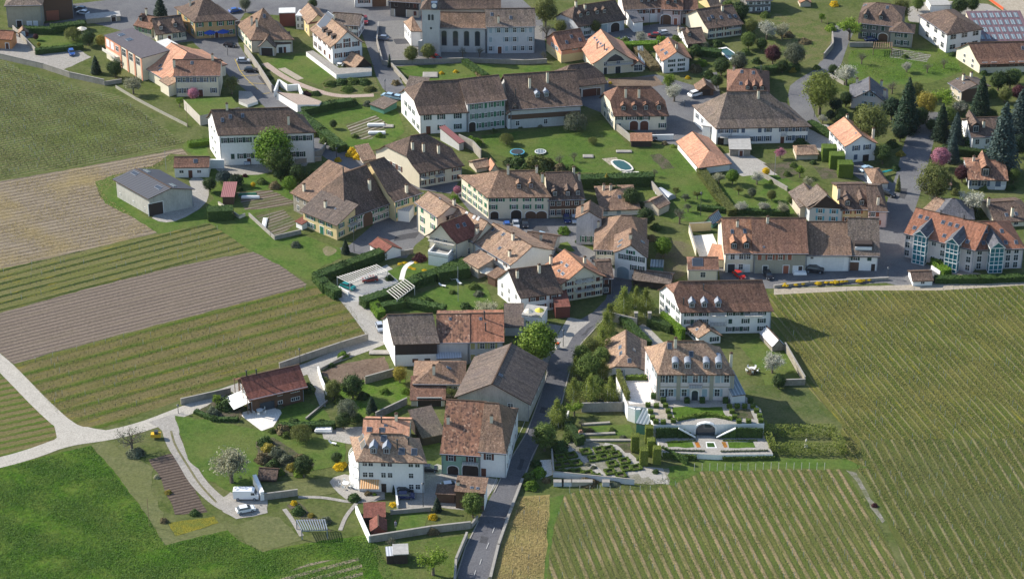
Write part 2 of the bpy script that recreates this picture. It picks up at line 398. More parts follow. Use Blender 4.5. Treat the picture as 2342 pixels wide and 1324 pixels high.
    if kind == 'gable':
        Rr = hr-hw; k = .25
        def prof(t): return t*(1-fl) if t < k else k*(1-fl)+(t-k)*(1-k*(1-fl))/(1-k)
        ths = [1 if en == 'g' else (0 if en == 'h' else th) for en in ends]
        ts = sorted({-ov/(LD/2), 0, k, 1} | {t for t in ths if 0 < t < 1})
        def xe(i, t):
            en = ends[i]
            if en == 'g': return -ov*.8
            if en == 'h': return ins[i]*t
            return -ov*.8 if t <= th else -ov*.8+(ins[i]+ov*.8)*(t-th)/(1-th)
        rings = []
        for t in ts:
            z = hw+Rr*prof(t)+.06; rings.append((xe(0, t), LW-xe(1, t), t*LD/2, LD-t*LD/2, z))
        for a, b in zip(rings[:-1], rings[1:]):
            TH = .24
            q = lambda r_, i: [(r_[0], r_[2], r_[4]), (r_[1], r_[2], r_[4]), (r_[1], r_[3], r_[4]), (r_[0], r_[3], r_[4])][i]
            sf = math.hypot(1, Rr/(LD/2))
            for i in range(4):
                j = (i+1) % 4
                if i in (1, 3) and abs(q(a, i)[0]-q(b, i)[0]) < 1e-4: continue
                pts = [q(a, i), q(a, j), q(b, j), q(b, i)]
                if (Vector(pts[2])-Vector(pts[3])).length < 1e-4: pts = pts[:3]
                uvs = [((p[0] if i % 2 == 0 else p[1]), (p[2]*1.75)) for p in pts]
                mb.face(pts, 0, uvs); mb.face([(p[0], p[1], p[2]-TH) for p in pts[::-1]], 1)
        # rim: fascia round the outside
        r0 = rings[0]; TH = .24
        cs = [(r0[0], r0[2]), (r0[1], r0[2]), (r0[1], r0[3]), (r0[0], r0[3])]
        for i in range(4):
            if i in (1, 3) and ends[0 if i == 3 else 1] != 'h': continue
            a, b = cs[i], cs[(i+1) % 4]; mb.face([(a[0], a[1], r0[4]-TH), (b[0], b[1], r0[4]-TH), (b[0], b[1], r0[4]), (a[0], a[1], r0[4])], 1)
        for sd_, en in enumerate(ends):
            if en == 'h': continue
            for a, b in zip(rings[:-1], rings[1:]):
                if en == 'p' and b[4] > hw+Rr*prof(th)+.07: continue
                for yy in (2, 3):
                    pa = (a[sd_], a[yy], a[4]); pb = (b[sd_], b[yy], b[4])
                    qd = [pa, pb, (pb[0], pb[1], pb[2]-TH), (pa[0], pa[1], pa[2]-TH)]
                    mb.face(qd if (yy == 2) == (sd_ == 0) else qd[::-1], 1)
        # ridge cap
        rg = rings[-1]
        mb.box(rg[0], LD/2-.15, rg[4]-.05, rg[1], LD/2+.15, rg[4]+.1, 1)
        zt = lambda t: hw+Rr*prof(t)-.12
        for sd_, en in enumerate(ends):
            x = 0 if sd_ == 0 else LW; tm = ths[sd_]
            tt = [t for t in ts if 0 <= t <= tm]
            if tm == 0: pts = [(x, 0, 0), (x, LD, 0), (x, LD, hw), (x, 0, hw)]
            else: pts = [(x, 0, 0), (x, LD, 0)]+[(x, LD-t*LD/2, max(zt(t), 0)) for t in tt]+[(x, t*LD/2, max(zt(t), 0)) for t in tt[::-1] if t < 1]
            if sd_ == 0: pts = pts[::-1]
            wb.face(pts, 0, [(p[1], p[2]) for p in pts])
        wb.face([(0, 0, 0), (LW, 0, 0), (LW, 0, hw), (0, 0, hw)], 0, [(0, 0), (LW, 0), (LW, hw), (0, hw)])
        wb.face([(LW, LD, 0), (0, LD, 0), (0, LD, hw), (LW, LD, hw)], 0, [(0, 0), (LW, 0), (LW, hw), (0, hw)])
    elif kind == 'flat':
        wb.box(0, 0, 0, LW, LD, hw)
        mb.box(-ov, -ov, hw, LW+ov, LD+ov, hw+.22, 0)
        if par:
            for b_ in ((-ov, -ov, LW+ov, -ov+.3), (-ov, LD+ov-.3, LW+ov, LD+ov), (-ov, -ov+.3, -ov+.3, LD+ov-.3), (LW+ov-.3, -ov+.3, LW+ov, LD+ov-.3)):
                mb.box(b_[0], b_[1], hw+.22, b_[2], b_[3], hw+.22+par, 1)
    else:   # mono: rises towards the back by rise (negative: falls)
        hb = hr
        P = [(0, 0, hw), (LW, 0, hw), (LW, LD, hb), (0, LD, hb)]
        wb.face([(0, 0, 0), (LW, 0, 0), P[1], P[0]]); wb.face([(LW, 0, 0), (LW, LD, 0), P[2], P[1]], 0, [(0, 0), (LD, 0), (LD, hb), (0, hw)])
        wb.face([(LW, LD, 0), (0, LD, 0), P[3], P[2]]); wb.face([(0, LD, 0), (0, 0, 0), P[0], P[3]], 0, [(0, 0), (LD, 0), (LD, hw), (0, hb)])
        g = (hb-hw)/LD; o_ = ov
        Q = [(-o_, -o_, hw-g*o_), (LW+o_, -o_, hw-g*o_), (LW+o_, LD+o_, hb+g*o_), (-o_, LD+o_, hb+g*o_)]
        U = [(p[0], p[1], p[2]+.22) for p in Q]; Dn = [(p[0], p[1], p[2]+.02) for p in Q]
        mb.face(U, 0, [(p[0], p[1]) for p in U]); mb.face(Dn[::-1], 1)
        for i in range(4): j = (i+1) % 4; mb.face([Dn[i], Dn[j], U[j], U[i]], 1)
    if skew:
        sh_ = (lambda v: (v[0], v[1]-skew*v[0], v[2])) if isX else (lambda v: (v[0]+skew*v[1], v[1], v[2]))
        mb.v = [sh_(v) for v in mb.v]; wb.v = [sh_(v) for v in wb.v]
    wo = wb.build('wall', [wm], root); ro = mb.build('roof', [rm, TRIM if not par else wm], root)
    h.roof = ro; h.bvh = BVHTree.FromPolygons([tuple(Mw @ Vector(v)) for v in mb.v], mb.f)
    if kind == 'gable' and hw > 3.6:
        g_ = MB()
        if not isX: g_.box(-ov*.7, -ov-.1, hw-.22, LW+ov*.7, -ov+.02, hw-.1, 0)
        else: g_.box(-ov*.5, -ov-.1, hw-.22, LW+ov*.5, -ov+.02, hw-.1, 0)
        if not skew: g_.build('gutter', [ZINC], ro)
        for x_ in ((.12, LW-.12) if not isX else (.12,)): MB().box(x_-.06, -.14, 0, x_+.06, -.02, hw-.05).build('downpipe', [ZINC], root)
    # facade frames, seen from the camera side
    def frame(sd_):
        q1 = math.hypot(1, skew); s1 = 1/q1; s2 = skew/q1
        if not isX:
            if skew and sd_ != 'f': return ((skew*LD, LD), (-s2, -s1), LD*q1) if sd_ == 'l' else ((LW, 0), (s2, s1), LD*q1)
            return {'f': ((0, 0), (1, 0), LW), 'l': ((0, LD), (0, -1), LD), 'r': ((LW, 0), (0, 1), LD)}[sd_]
        if skew and sd_ != 'f': return ((0, 0), (s1, -s2), LW*q1) if sd_ == 'r' else ((LW, LD-skew*LW), (-s1, s2), LW*q1)
        return {'f': ((0, LD), (0, -1), LD), 'r': ((0, 0), (1, 0), LW), 'l': ((LW, LD), (-1, 0), LW)}[sd_]
    def fm(sd_, u, z, out=0):
        (ox, oy), (dx, dy), L_ = frame(sd_)
        nx, ny = dy, -dx
        return Matrix(((dx, -nx, 0, ox+dx*u+nx*out), (dy, -ny, 0, oy+dy*u+ny*out), (0, 0, 1, z), (0, 0, 0, 1)))
    h.frame, h.fm = frame, fm
    for sd_, spec in (('f', f), ('l', l), ('r', r)):
        if not spec: continue
        cols, nr = spec[0], spec[1]; kw = spec[2] if len(spec) > 2 else {}
        L_ = frame(sd_)[2]; s_ = kw.get('sh', sh); top = kw.get('top', hw); bot = kw.get('bot', 0)
        us = [(i+.5)/cols for i in range(cols)] if isinstance(cols, int) else cols
        hs = (top-bot)/nr
        ww = kw.get('w', min(1.05, L_/max(1, len(us))*.42)); wh = kw.get('h', min(1.45, hs*.52))
        dd = [d for d in doors if d[0] == sd_]
        for ri in range(nr):
            for u in us:
                if any(abs(u-d[1])*L_ < (d[2]/2+ww) and bot+(ri+.55)*hs-wh/2 < d[3]-.2 for d in dd): continue
                z = bot+(ri+.55)*hs
                if (ri, round(u, 2)) in blank or (len(us) > 3 and random.random() < .07): continue
                add_window(root, fm(sd_, u*L_, z, 0), ww, wh, s_, closed=random.random() < .12)
    for d in doors:   # (side, u, width, height, material, arch)
        L_ = frame(d[0])[2]; m_ = fm(d[0], d[1]*L_, (d[6] if len(d) > 6 else 0), 0)
        pts = arch_pts(d[2], d[3]) if len(d) > 5 and d[5] else [(-d[2]/2, 0), (d[2]/2, 0), (d[2]/2, d[3]), (-d[2]/2, d[3])]
        dd = flatpoly(pts, -.06, .05).build('door', SHUT.get(d[4]) or WALL.get(d[4]) or (PANE if d[4] == 'glass' else STEEL), root); dd.matrix_local = m_
        k2 = [(x*(1+.36/d[2]), z if z == 0 else z+.18) for x, z in pts]
        fr = flatpoly(k2, -.035, .04).build('door_frame', WHITE if wall not in ('wood', 'dark') else TRIM, dd)
    if clad:   # (material, z from, z to, sides)
        for sd_ in clad[3]:
            L_ = frame(sd_)[2]; m_ = MB(); m_.box(.0, -.07, clad[1], L_, -.004, clad[2] if clad[2] else hw-.02)
            c_ = m_.build('cladding', WALL[clad[0]], root); c_.matrix_local = fm(sd_, 0, 0, 0)
    for b_ in balc:   # (side, u0, u1, z)
        L_ = frame(b_[0])[2]; u0, u1 = b_[1]*L_, b_[2]*L_; m_ = MB(); m_.box(u0, -1.3, b_[3]-.15, u1, -.08, b_[3])
        n_ = max(2, int((u1-u0)/.35))
        for i in range(n_+1):
            x = u0+.03+(u1-u0-.06)*i/n_; m_.box(x-.025, -1.3, b_[3], x+.025, -1.25, b_[3]+.95, 1)
        m_.box(u0, -1.32, b_[3]+.95, u1, -1.23, b_[3]+1.02, 1)
        for x in (u0, u1-.05): m_.box(x, -1.23, b_[3]+.95, x+.05, -.08, b_[3]+1.02, 1)
        o_ = m_.build('balcony', [CONC if len(b_) < 5 else WOODM, STEEL if len(b_) < 5 else WOODM], root); o_.matrix_local = fm(b_[0], 0, 0, 0)
    def hit(p):
        for k_ in range(14):
            d = ray((p[0], p[1]+k_*6*K/3.9)).normalized(); r_ = h.bvh.ray_cast(CAM, d)
            if r_[0] is not None: break
        if r_[0] is None: print('MISS', label, p); return None, None
        L_ = Mw.inverted() @ r_[0]; nn = (Mw.to_3x3().inverted() @ r_[1])
        if nn.z < 0: nn = -nn
        return L_, nn
    h.hit = hit
    for c in ch:
        L_, nn = hit(c)
        if L_ is None: continue
        hh = c[2] if len(c) > 2 else chh; m_ = MB(); a = .33
        dk = dark_ch or (len(c) > 3)
        if dk and len(c) > 3: m_.cyl(L_.x, L_.y, L_.z-.5, L_.z+hh, .16, n=8, mi=0); m_.cyl(L_.x, L_.y, L_.z+hh, L_.z+hh+.12, .24, n=8, mi=1)
        else:
            m_.box(L_.x-a, L_.y-a, L_.z-.8, L_.x+a, L_.y+a, L_.z+hh, 0); m_.box(L_.x-a-.08, L_.y-a-.08, L_.z+hh, L_.x+a+.08, L_.y+a+.08, L_.z+hh+.1, 1)
            m_.box(L_.x-.2, L_.y-.2, L_.z+hh+.1, L_.x+.2, L_.y+.2, L_.z+hh+.35, 1, taper=.06)
        m_.build('chimney', [STEEL if dk else WALL[chc], TRIM if not dk else STEEL], ro)
    for s in sk:
        L_, nn = hit(s)
        if L_ is None: continue
        up = Vector((0, 0, 1)); side = up.cross(nn).normalized() if abs(nn.z) < .99 else Vector((1, 0, 0)); v_ = nn.cross(side).normalized()
        M_ = Matrix((side, v_, nn)).transposed().to_4x4(); M_.translation = L_
        a, b = (s[2]/2, s[3]/2) if len(s) > 3 else (.42, .62)
        m_ = MB(); m_.box(-a, -b, -.05, a, b, .1, 0); m_.box(-a+.09, -b+.09, .1, a-.09, b-.09, .13, 1)
        o_ = m_.build('skylight', [ZINC, MATS.get('skylight_glass') or glassy('skylight_glass', (.045, .055, .07), .1)], ro); o_.matrix_local = M_
    for d_ in dm:
        L_, nn = hit(d_)
        if L_ is None: continue
        ou = Vector((nn.x, nn.y, 0)).normalized(); sl_ = math.hypot(nn.x, nn.y)/nn.z
        side = Vector((0, 0, 1)).cross(ou)
        M_ = Matrix((side, -ou, Vector((0, 0, 1)))).transposed().to_4x4(); M_.translation = L_
        ds = d_[2] if len(d_) > 2 else dsz; w_, hh = ds*.5, ds; sl_ = max(sl_, .35); Lb = (hh+.2)/sl_+.2
        m_ = MB(); m_.box(-w_, 0, -.5, w_, Lb, hh)
        rf = MB()
        if dt == 'gable' or dt == 'zincg':
            ri = w_*.8; Lr = (hh+ri)/sl_+.2; o2 = .22
            tri = [(-w_, 0, hh), (w_, 0, hh), (0, 0, hh+ri)]; m_.face(tri); m_.face([(-w_, Lb, hh), (0, Lb, hh+ri), (w_, Lb, hh)])
            for s_ in (-1, 1):
                P_ = [(s_*(w_+o2), -o2, hh-ri*o2/w_), (s_*(w_+o2), Lb+.3, hh-ri*o2/w_), (0, Lr+.2, hh+ri+.02), (0, -o2, hh+ri+.02)]
                Q_ = [(p[0], p[1], p[2]+.13) for p in P_]
                if s_ == -1: P_, Q_ = P_[::-1], Q_[::-1]
                rf.face(Q_, 0, [(p[1], p[0]*1.2) for p in Q_]); rf.face(P_[::-1], 0)
                for i in range(4): j = (i+1) % 4; rf.face([P_[i], P_[j], Q_[j], Q_[i]], 1 if dt == 'gable' else 0)
        elif dt == 'arc':
            n_ = 8; pr = [(w_*1.12*math.cos(math.pi*i/n_), hh-.05+w_*.75*math.sin(math.pi*i/n_)) for i in range(n_+1)]
            for a, b in zip(pr[:-1], pr[1:]): rf.face([(a[0], -.2, a[1]), (a[0], Lb+1.2, a[1]), (b[0], Lb+1.2, b[1]), (b[0], -.2, b[1])][::-1])
            rf.face([(p[0], -.2, p[1]) for p in pr])
        else:
            rf.box(-w_-.2, -.25, hh, w_+.2, Lb+.4, hh+.14)
        do = m_.build('dormer', [ZINC if dt in ('arc', 'zincg') else (WALL['dark'] if dt != 'cream' else WALL['cream'])], root); do.matrix_local = M_
        rf.build('dormer_roof', [ZINC if dt in ('arc', 'zincg') else rm if dt == 'gable' else ROOF['dark'], TRIM], do)
        g_ = MB(); a = w_*.62
        g_.box(-a-.07, -.05, .12, a+.07, -.005, hh*.92, 0); g_.box(-a, -.075, .2, -.03, -.05, hh*.86, 1); g_.box(.03, -.075, .2, a, -.05, hh*.86, 1)
        g_.build('dormer_window', [WHITE, PANE], do)
    ALLH.append(h); return h
# ---------------------------------------------------------------- plants
LEAF = dict(
 fresh=leafy('fresh_green_leaves', (.07, .14, .012), (.17, .28, .03)), bright=leafy('bright_spring_leaves', (.12, .20, .02), (.26, .36, .05)),
 dark=leafy('dark_leaves', (.025, .05, .014), (.07, .11, .03), .15), olive=leafy('olive_buds', (.10, .12, .03), (.21, .23, .07), .35),
 conifer=leafy('conifer_needles', (.010, .026, .014), (.028, .055, .026), .05), bluecon=leafy('blue_needles', (.022, .045, .040), (.06, .09, .08), .05),
 white=leafy('white_blossom', (.26, .28, .20), (.58, .56, .48)), pale=leafy('cream_blossom', (.26, .27, .15), (.50, .48, .34)),
 pink=leafy('pink_blossom', (.40, .14, .20), (.62, .30, .38)), purple=leafy('purple_leaves', (.05, .018, .025), (.13, .045, .05)),
 yellow=leafy('yellow_forsythia', (.50, .33, .01), (.80, .60, .03)), gold=leafy('golden_leaves', (.22, .19, .03), (.42, .34, .06)),
 birch=leafy('birch_leaves', (.15, .20, .035), (.32, .36, .09), .45), hedge=leafy('hedge_leaves', (.028, .062, .015), (.085, .14, .035), .15),
 boxhedge=leafy('clipped_box_leaves', (.07, .115, .018), (.15, .21, .035), .15), mid=leafy('mid_green_leaves', (.065, .11, .022), (.18, .24, .06), .35), tan=leafy('dry_hedge_leaves', (.13, .10, .05), (.22, .18, .09), .1), grey=leafy('grey_green_leaves', (.08, .10, .06), (.18, .20, .13)))
def quads(C, Nn, S, rs):
    """leaf quads: centres C (n,3), normals, sizes"""
    n = len(C); a = rs.normal(size=(n, 3)); u = np.cross(Nn, a); u /= np.linalg.norm(u, axis=1)[:, None]+1e-9
    v = np.cross(Nn, u); v /= np.linalg.norm(v, axis=1)[:, None]+1e-9
    s = S[:, None]; V = np.stack([C-u*s-v*s*.7, C+u*s-v*s*.7, C+u*s+v*s*.7, C-u*s+v*s*.7], 1).reshape(-1, 3)
    return V
def qmesh(name, V, mat):
    n = len(V)//4; me = bpy.data.meshes.new(name)
    me.vertices.add(len(V)); me.vertices.foreach_set('co', V.astype(np.float32).ravel())
    me.loops.add(n*4); me.loops.foreach_set('vertex_index', np.arange(n*4, dtype=np.int32))
    me.polygons.add(n); me.polygons.foreach_set('loop_start', np.arange(0, n*4, 4, dtype=np.int32))
    me.materials.append(mat); me.update(calc_edges=True); return me
def branches(rs, h, spread, first=.3, n=9, levels=2, r0=.16, droop=0):
    """trunk and limbs as tapered prisms; returns MB and twig tips. unit: crown radius 1 at height h"""
    m = MB(); tips = []
    def limb(a, d, L_, r_, lev):
        segs = 3; p = Vector(a); d = Vector(d).normalized(); rr = r_
        for i in range(segs):
            d = (d+Vector(rs.normal(size=3)*.16)+Vector((0, 0, -droop if lev else .05))).normalized()
            q = p+d*(L_/segs); r2 = rr*.72
            M = Matrix.Translation(p) @ d.to_track_quat('Z', 'Y').to_matrix().to_4x4()
            m.cyl(0, 0, 0, (q-p).length, rr, r2, n=5 if lev < 2 else 3, M=M)
            if lev < levels:
                for k in range(2 if lev else 3):
                    ang = rs.uniform(0, 6.28); side = Vector((math.cos(ang), math.sin(ang), rs.uniform(.1, .6)))
                    if lev > 0 or i > 0: limb(q, (d*.6+side).normalized(), L_*rs.uniform(.45, .7), r2*.55, lev+1)
            if lev >= 1: tips.append(np.array(q))
            p, rr = q, r2
    z = 0; r_ = r0
    trunk_h = h*first
    m.cyl(0, 0, -.05, trunk_h, r0*1.25, r0, n=7)
    for i in range(n):
        a = i*2.4+rs.uniform(-.3, .3); el = rs.uniform(.35, 1.2) if i else 1.5
        limb((0, 0, trunk_h*rs.uniform(.85, 1.1)), (math.cos(a)*math.cos(el), math.sin(a)*math.cos(el), math.sin(el)), spread*rs.uniform(.75, 1.0), r0*.55, 0)
    return m, tips
PROTO = {}
def proto(kind, var):
    """unit plants: crown radius 1, foot at z=0; returns (crown mesh, trunk mesh, height of crown centre)"""
    if (kind, var) in PROTO: return PROTO[(kind, var)]
    rs = np.random.default_rng(abs(hash(kind)) % 1000*0+sum(map(ord, kind))*7+var)
    shape, leaf, nc, k, ls, zc, fz = SHAPES[kind]
    C = []; N_ = []
    trunk = None
    if shape == 'ball':        # clumped round crown
        for i in range(nc):
            d = rs.normal(size=3); d /= np.linalg.norm(d); rr = rs.uniform(.45, .88)*(1-.1*rs.random()); c = d*rr; c[2] *= fz
            cs = rs.uniform(.13, .25); P = rs.normal(size=(k, 3))*cs*.55; C.append(c+P); q = P/(.001+np.linalg.norm(P, axis=1)[:, None]); N_.append(q+d*.8+rs.normal(size=(k, 3))*.5)
        C = np.vstack(C); N_ = np.vstack(N_); C[:, 2] += zc
        tm, _ = branches(rs, zc, .8*1.0, .55, 7, 1, .07); trunk = tm
    elif shape == 'twigs':     # open crown on visible limbs
        tm, tips = branches(rs, zc, .62, .42, 9, 2, .07); trunk = tm
        tips = np.array(tips); c0 = tips.mean(0); tips = (tips-np.array([0, 0, zc]))
        sc_ = 1/np.percentile(np.linalg.norm(tips, axis=1), 93)
        idx = rs.integers(0, len(tips), nc)
        for i in idx: P = rs.normal(size=(k, 3))*.085; C.append(tips[i]+np.array([0, 0, zc])+P); N_.append(rs.normal(size=(k, 3)))
        C = np.vstack(C); N_ = np.vstack(N_)
    elif shape == 'cone':
        for i in range(nc):
            t = (i/nc)**.8; z = .12+t*2*fz; rad = (1-t)**.7*(.7+.4*rs.random()); m_ = max(4, int(k*(1-t)+4))
            a = rs.uniform(0, 6.28, m_); r_ = rad*np.sqrt(rs.uniform(.25, 1, m_))
            P = np.stack([np.cos(a)*r_, np.sin(a)*r_, z+rs.normal(size=m_)*.04-.18*r_], 1); C.append(P)
            N_.append(np.stack([np.cos(a)*.5, np.sin(a)*.5, np.ones(m_)], 1)+rs.normal(size=(m_, 3))*.45)
        C = np.vstack(C); N_ = np.vstack(N_); trunk = MB(); trunk.cyl(0, 0, -.03, 1.8*fz, .09, .01, n=6)
    elif shape == 'weep':
        for i in range(nc):
            a = rs.uniform(0, 6.28); r_ = math.sqrt(rs.uniform(.02, 1)); top = zc+fz*(1-r_*r_*.6)*rs.uniform(.6, 1); n_ = k
            t = np.linspace(0, 1, n_); z = top-t*rs.uniform(.3, .9)*top*.9
            P = np.stack([math.cos(a)*r_*(1+.12*t), math.sin(a)*r_*(1+.12*t), z], 1)+rs.normal(size=(n_, 3))*.025
            C.append(P); N_.append(rs.normal(size=(n_, 3))*.6+np.array([math.cos(a), math.sin(a), .4]))
        C = np.vstack(C); N_ = np.vstack(N_); C[:, 2] = np.maximum(C[:, 2], .04); tm, _ = branches(rs, zc, .8, .6, 7, 1, .07); trunk = tm
    elif shape == 'birch':
        for i in range(nc):
            t = rs.random(); z = .5+t*2*fz; rad = (math.sin(min(1, t*1.15+.12)*math.pi)**.7)*.95; a = rs.uniform(0, 6.28); r_ = rad*math.sqrt(rs.random())
            P = rs.normal(size=(k, 3))*np.array([.12, .12, .2])+np.array([math.cos(a)*r_, math.sin(a)*r_, z]); C.append(P); N_.append(rs.normal(size=(k, 3)))
        C = np.vstack(C); N_ = np.vstack(N_); trunk = MB()
        for dx in (0, .3, -.25): trunk.cyl(dx, dx*.5, -.03, 1.9*fz, .035, .01, n=5)
    elif shape == 'bush':
        n_ = nc*k; d = rs.normal(size=(n_, 3)); d /= np.linalg.norm(d, axis=1)[:, None]; d[:, 2] = np.abs(d[:, 2])
        lump = 1+.18*np.sin(d[:, 0]*5+var)*np.cos(d[:, 1]*4+1)+.1*np.sin(d[:, 2]*9)
        C = d*(lump*rs.uniform(.72, 1, n_))[:, None]; C[:, 2] *= fz; N_ = d+rs.normal(size=(n_, 3))*.5
        trunk = MB(); trunk.cyl(0, 0, -.02, fz*.7, .07, .03, n=6)
    N_ /= np.linalg.norm(N_, axis=1)[:, None]
    S = ls*rs.uniform(.6, 1.2, len(C)); V = quads(C, N_, S, rs)
    tmesh = trunk.mesh('trunk', [WHITE if shape == 'birch' else BARK])
    PROTO[(kind, var)] = (V, tmesh, zc); PROTO[(kind, var, 'm')] = {}
    return PROTO[(kind, var)]
#          shape  leaf     clumps leaves size zc  fz
SHAPES = dict(
 round=('ball', 'fresh', 260, 34, .04, 1.25, .95), roundd=('ball', 'dark', 230, 30, .042, 1.2, .95), olive=('ball', 'olive', 260, 26, .034, 1.35, 1.0),
 loose=('twigs', 'bright', 330, 7, .035, 1.25, 1), blossom=('twigs', 'white', 520, 8, .03, 1.15, 1), bare=('twigs', 'grey', 120, 4, .025, 1.2, 1),
 cone=('cone', 'conifer', 50, 150, .055, 1.2, 1.3), tallcone=('cone', 'conifer', 70, 170, .05, 1.8, 1.75), cypress=('cone', 'conifer', 40, 40, .14, 2.5, 2.6),
 weep=('weep', 'olive', 300, 18, .034, .95, .75), birch=('birch', 'birch', 300, 16, .038, 1.6, 1.15), bush=('bush', 'hedge', 60, 22, .075, .5, .95), lowbush=('bush', 'hedge', 60, 22, .08, .4, .6), pine=('ball', 'mid', 240, 28, .042, 1.3, 1.1))
CM = {}; TREES = 0
def TR(kind, x, y, d, label, leaf=None, cat=None, name=None, group=None, z0=0, var=None, hs=1):
    """a plant whose crown centre shows at pixel (x,y) with crown width d pixels (of the photograph)"""
    global TREES
    TREES += 1; var = TREES % (3 if kind not in ('bush', 'lowbush') else 2) if var is None else var
    V, tm, zc = proto(kind, var); shape = SHAPES[kind][0]; leaf = leaf or SHAPES[kind][1]
    key = (kind, var, leaf)
    if key not in CM: CM[key] = qmesh('crown', V, LEAF[leaf])
    g = G((x, y), 3); s = FPX/(g-CAM).dot(FWD); rad = d/s/2*{'twigs': 1.12, 'cone': 1.0}.get(shape, 1.06)
    mid = {'bush': .35, 'cone': 1.1}.get(shape, 1)*(SHAPES[kind][6] if shape in ('cone', 'bush', 'birch') else zc)*hs
    if shape == 'weep': mid = .85
    P = G((x, y), z0+rad*mid); P.z = z0
    nm = name or {'bush': 'bush', 'cone': 'conifer_tree', 'birch': 'birch_tree', 'weep': 'weeping_tree'}.get(shape, 'tree')
    if kind == 'blossom': nm = name or 'blossom_tree'
    t = thing(nm, label, cat or ('bush' if shape == 'bush' else 'tree'), P, random.uniform(0, 6.28), group)
    t.scale = (rad, rad, rad*hs)
    link('crown', CM[key], t); link('trunk', tm, t)
    return t
def HG(pts, wd, ht, label, leaf='hedge', name='hedge', dens=14, z0=0, ls=.16, group=None, close=False, core=True):
    """a clipped hedge along pixel points (foot line)"""
    P = [G(p, z0) for p in pts]
    if close: P.append(P[0])
    rs = np.random.default_rng(len(label)+len(P)); C = []; N_ = []; m = MB()
    for a, b in zip(P[:-1], P[1:]):
        d = (b-a); L_ = d.length; d.normalize(); n = Vector((-d.y, d.x, 0))
        M = Matrix((d, n, Vector((0, 0, 1)))).transposed().to_4x4(); M.translation = Vector((a.x, a.y, z0))
        m.box(-wd*.35, -wd/2+.08, 0, L_+wd*.35, wd/2-.08, ht-.1, 0, M)
        for (area, f) in ((L_*wd, 0), (L_*ht, 1), (L_*ht, 2), (wd*ht, 3), (wd*ht, 4)):
            k = int(area*dens)+2; u = rs.uniform(-wd*.4, L_+wd*.4, k); v = rs.uniform(-wd/2, wd/2, k); zz = rs.uniform(0, ht, k); j = rs.normal(size=k)*.05
            if f == 0: q = np.stack([u, v, np.full(k, ht)+j-.05], 1); nn = np.tile([0, 0, 1.], (k, 1))
            elif f == 1: q = np.stack([u, np.full(k, -wd/2)+j, zz], 1); nn = np.tile([0, -1., 0], (k, 1))
            elif f == 2: q = np.stack([u, np.full(k, wd/2)+j, zz], 1); nn = np.tile([0, 1., 0], (k, 1))
            elif f == 3: q = np.stack([np.full(k, -wd*.4)+j, v, zz], 1); nn = np.tile([-1., 0, 0], (k, 1))
            else: q = np.stack([np.full(k, L_+wd*.4)+j, v, zz], 1); nn = np.tile([1., 0, 0], (k, 1))
            R3 = np.array(M.to_3x3()); C.append(q @ R3.T+np.array(M.translation)); N_.append(nn @ R3.T+rs.normal(size=(k, 3))*.45)
    C = np.vstack(C); N_ = np.vstack(N_); N_ /= np.linalg.norm(N_, axis=1)[:, None]
    o_ = P[0].copy(); o_.z = z0
    C -= np.array(o_); m.v = [(p[0]-o_.x, p[1]-o_.y, p[2]-o_.z) for p in m.v]
    V = quads(C, N_, ls*rs.uniform(.6, 1.2, len(C)), rs)
    t = thing(name, label, 'hedge', o_, 0, group)
    link('foliage', qmesh('foliage', V, LEAF[leaf]), t); m.build('core', [LEAF[leaf] if core else BARK], t) if core else None; return t
def BX(x, y, w_, d_, h_, leaf='boxhedge', z0=0, group=None, label='', name='box_bush', dens=40):
    """clipped box cube centred on the pixel"""
    P = G((x, y), z0); k = int((w_*d_+2*(w_+d_)*h_)*dens); rs = np.random.default_rng(int(x*7+y)); f = rs.random(k); C = np.zeros((k, 3)); N_ = np.zeros((k, 3))
    A = np.array([w_*d_, w_*h_, w_*h_, d_*h_, d_*h_]); ci = np.searchsorted(np.cumsum(A)/A.sum(), f)
    C[:] = rs.uniform(-.5, .5, (k, 3))*np.array([w_, d_, h_])+np.array([0, 0, h_/2])
    for i, (ax, s_, L_) in enumerate(((2, 1, h_), (1, -.5, d_), (1, .5, d_), (0, -.5, w_), (0, .5, w_))):
        q = ci == i; C[q, ax] = L_*s_; N_[q, ax] = np.sign(s_)
    N_ += rs.normal(size=(k, 3))*.35; N_ /= np.linalg.norm(N_, axis=1)[:, None]
    t = thing(name, label, 'bush', P, 0, group)
    link('foliage', qmesh('foliage', quads(C, N_, .09*rs.uniform(.6, 1.2, k), rs), LEAF[leaf]), t)
    MB().box(-w_/2+.06, -d_/2+.06, 0, w_/2-.06, d_/2-.06, h_-.06).build('core', [LEAF[leaf]], t); return t
# ---------------------------------------------------------------- the ground and what lies on it
GRASS = turf('village_grass', (.055, .080, .020), (.095, .115, .035), (.125, .13, .055), .3, 1.2)
LAWN = turf('mown_lawn', (.050, .096, .018), (.085, .14, .028), (.115, .135, .04), .25, 1.6, .35, .12)
MEADOW = turf('lush_meadow', (.025, .068, .007), (.064, .135, .013), (.105, .145, .028), .35, .9, .9, .5)
DRYG = turf('dry_mown_grass', (.095, .11, .045), (.14, .145, .065), (.12, .13, .05), .3, 1.5, .3, .1)
ROUGH = turf('rough_bank_grass', (.05, .085, .02), (.13, .15, .05), (.16, .14, .07), .8, 1.8, .8, .4)
TANG = turf('straw_grass', (.20, .16, .06), (.30, .235, .10), (.15, .15, .05), .3, 1.4, .6, .3)
SOIL = turf('dug_soil', (.11, .075, .055), (.17, .125, .095), (.20, .15, .11), .4, 2.0, .8, .25)
ASPH = turf('asphalt', (.115, .115, .125), (.145, .145, .15), (.17, .17, .172), .25, 2.5, .15, .03)
ROADM = turf('dark_road_asphalt', (.095, .095, .105), (.125, .125, .135), (.14, .14, .148), .2, 2.5, .15, .03)
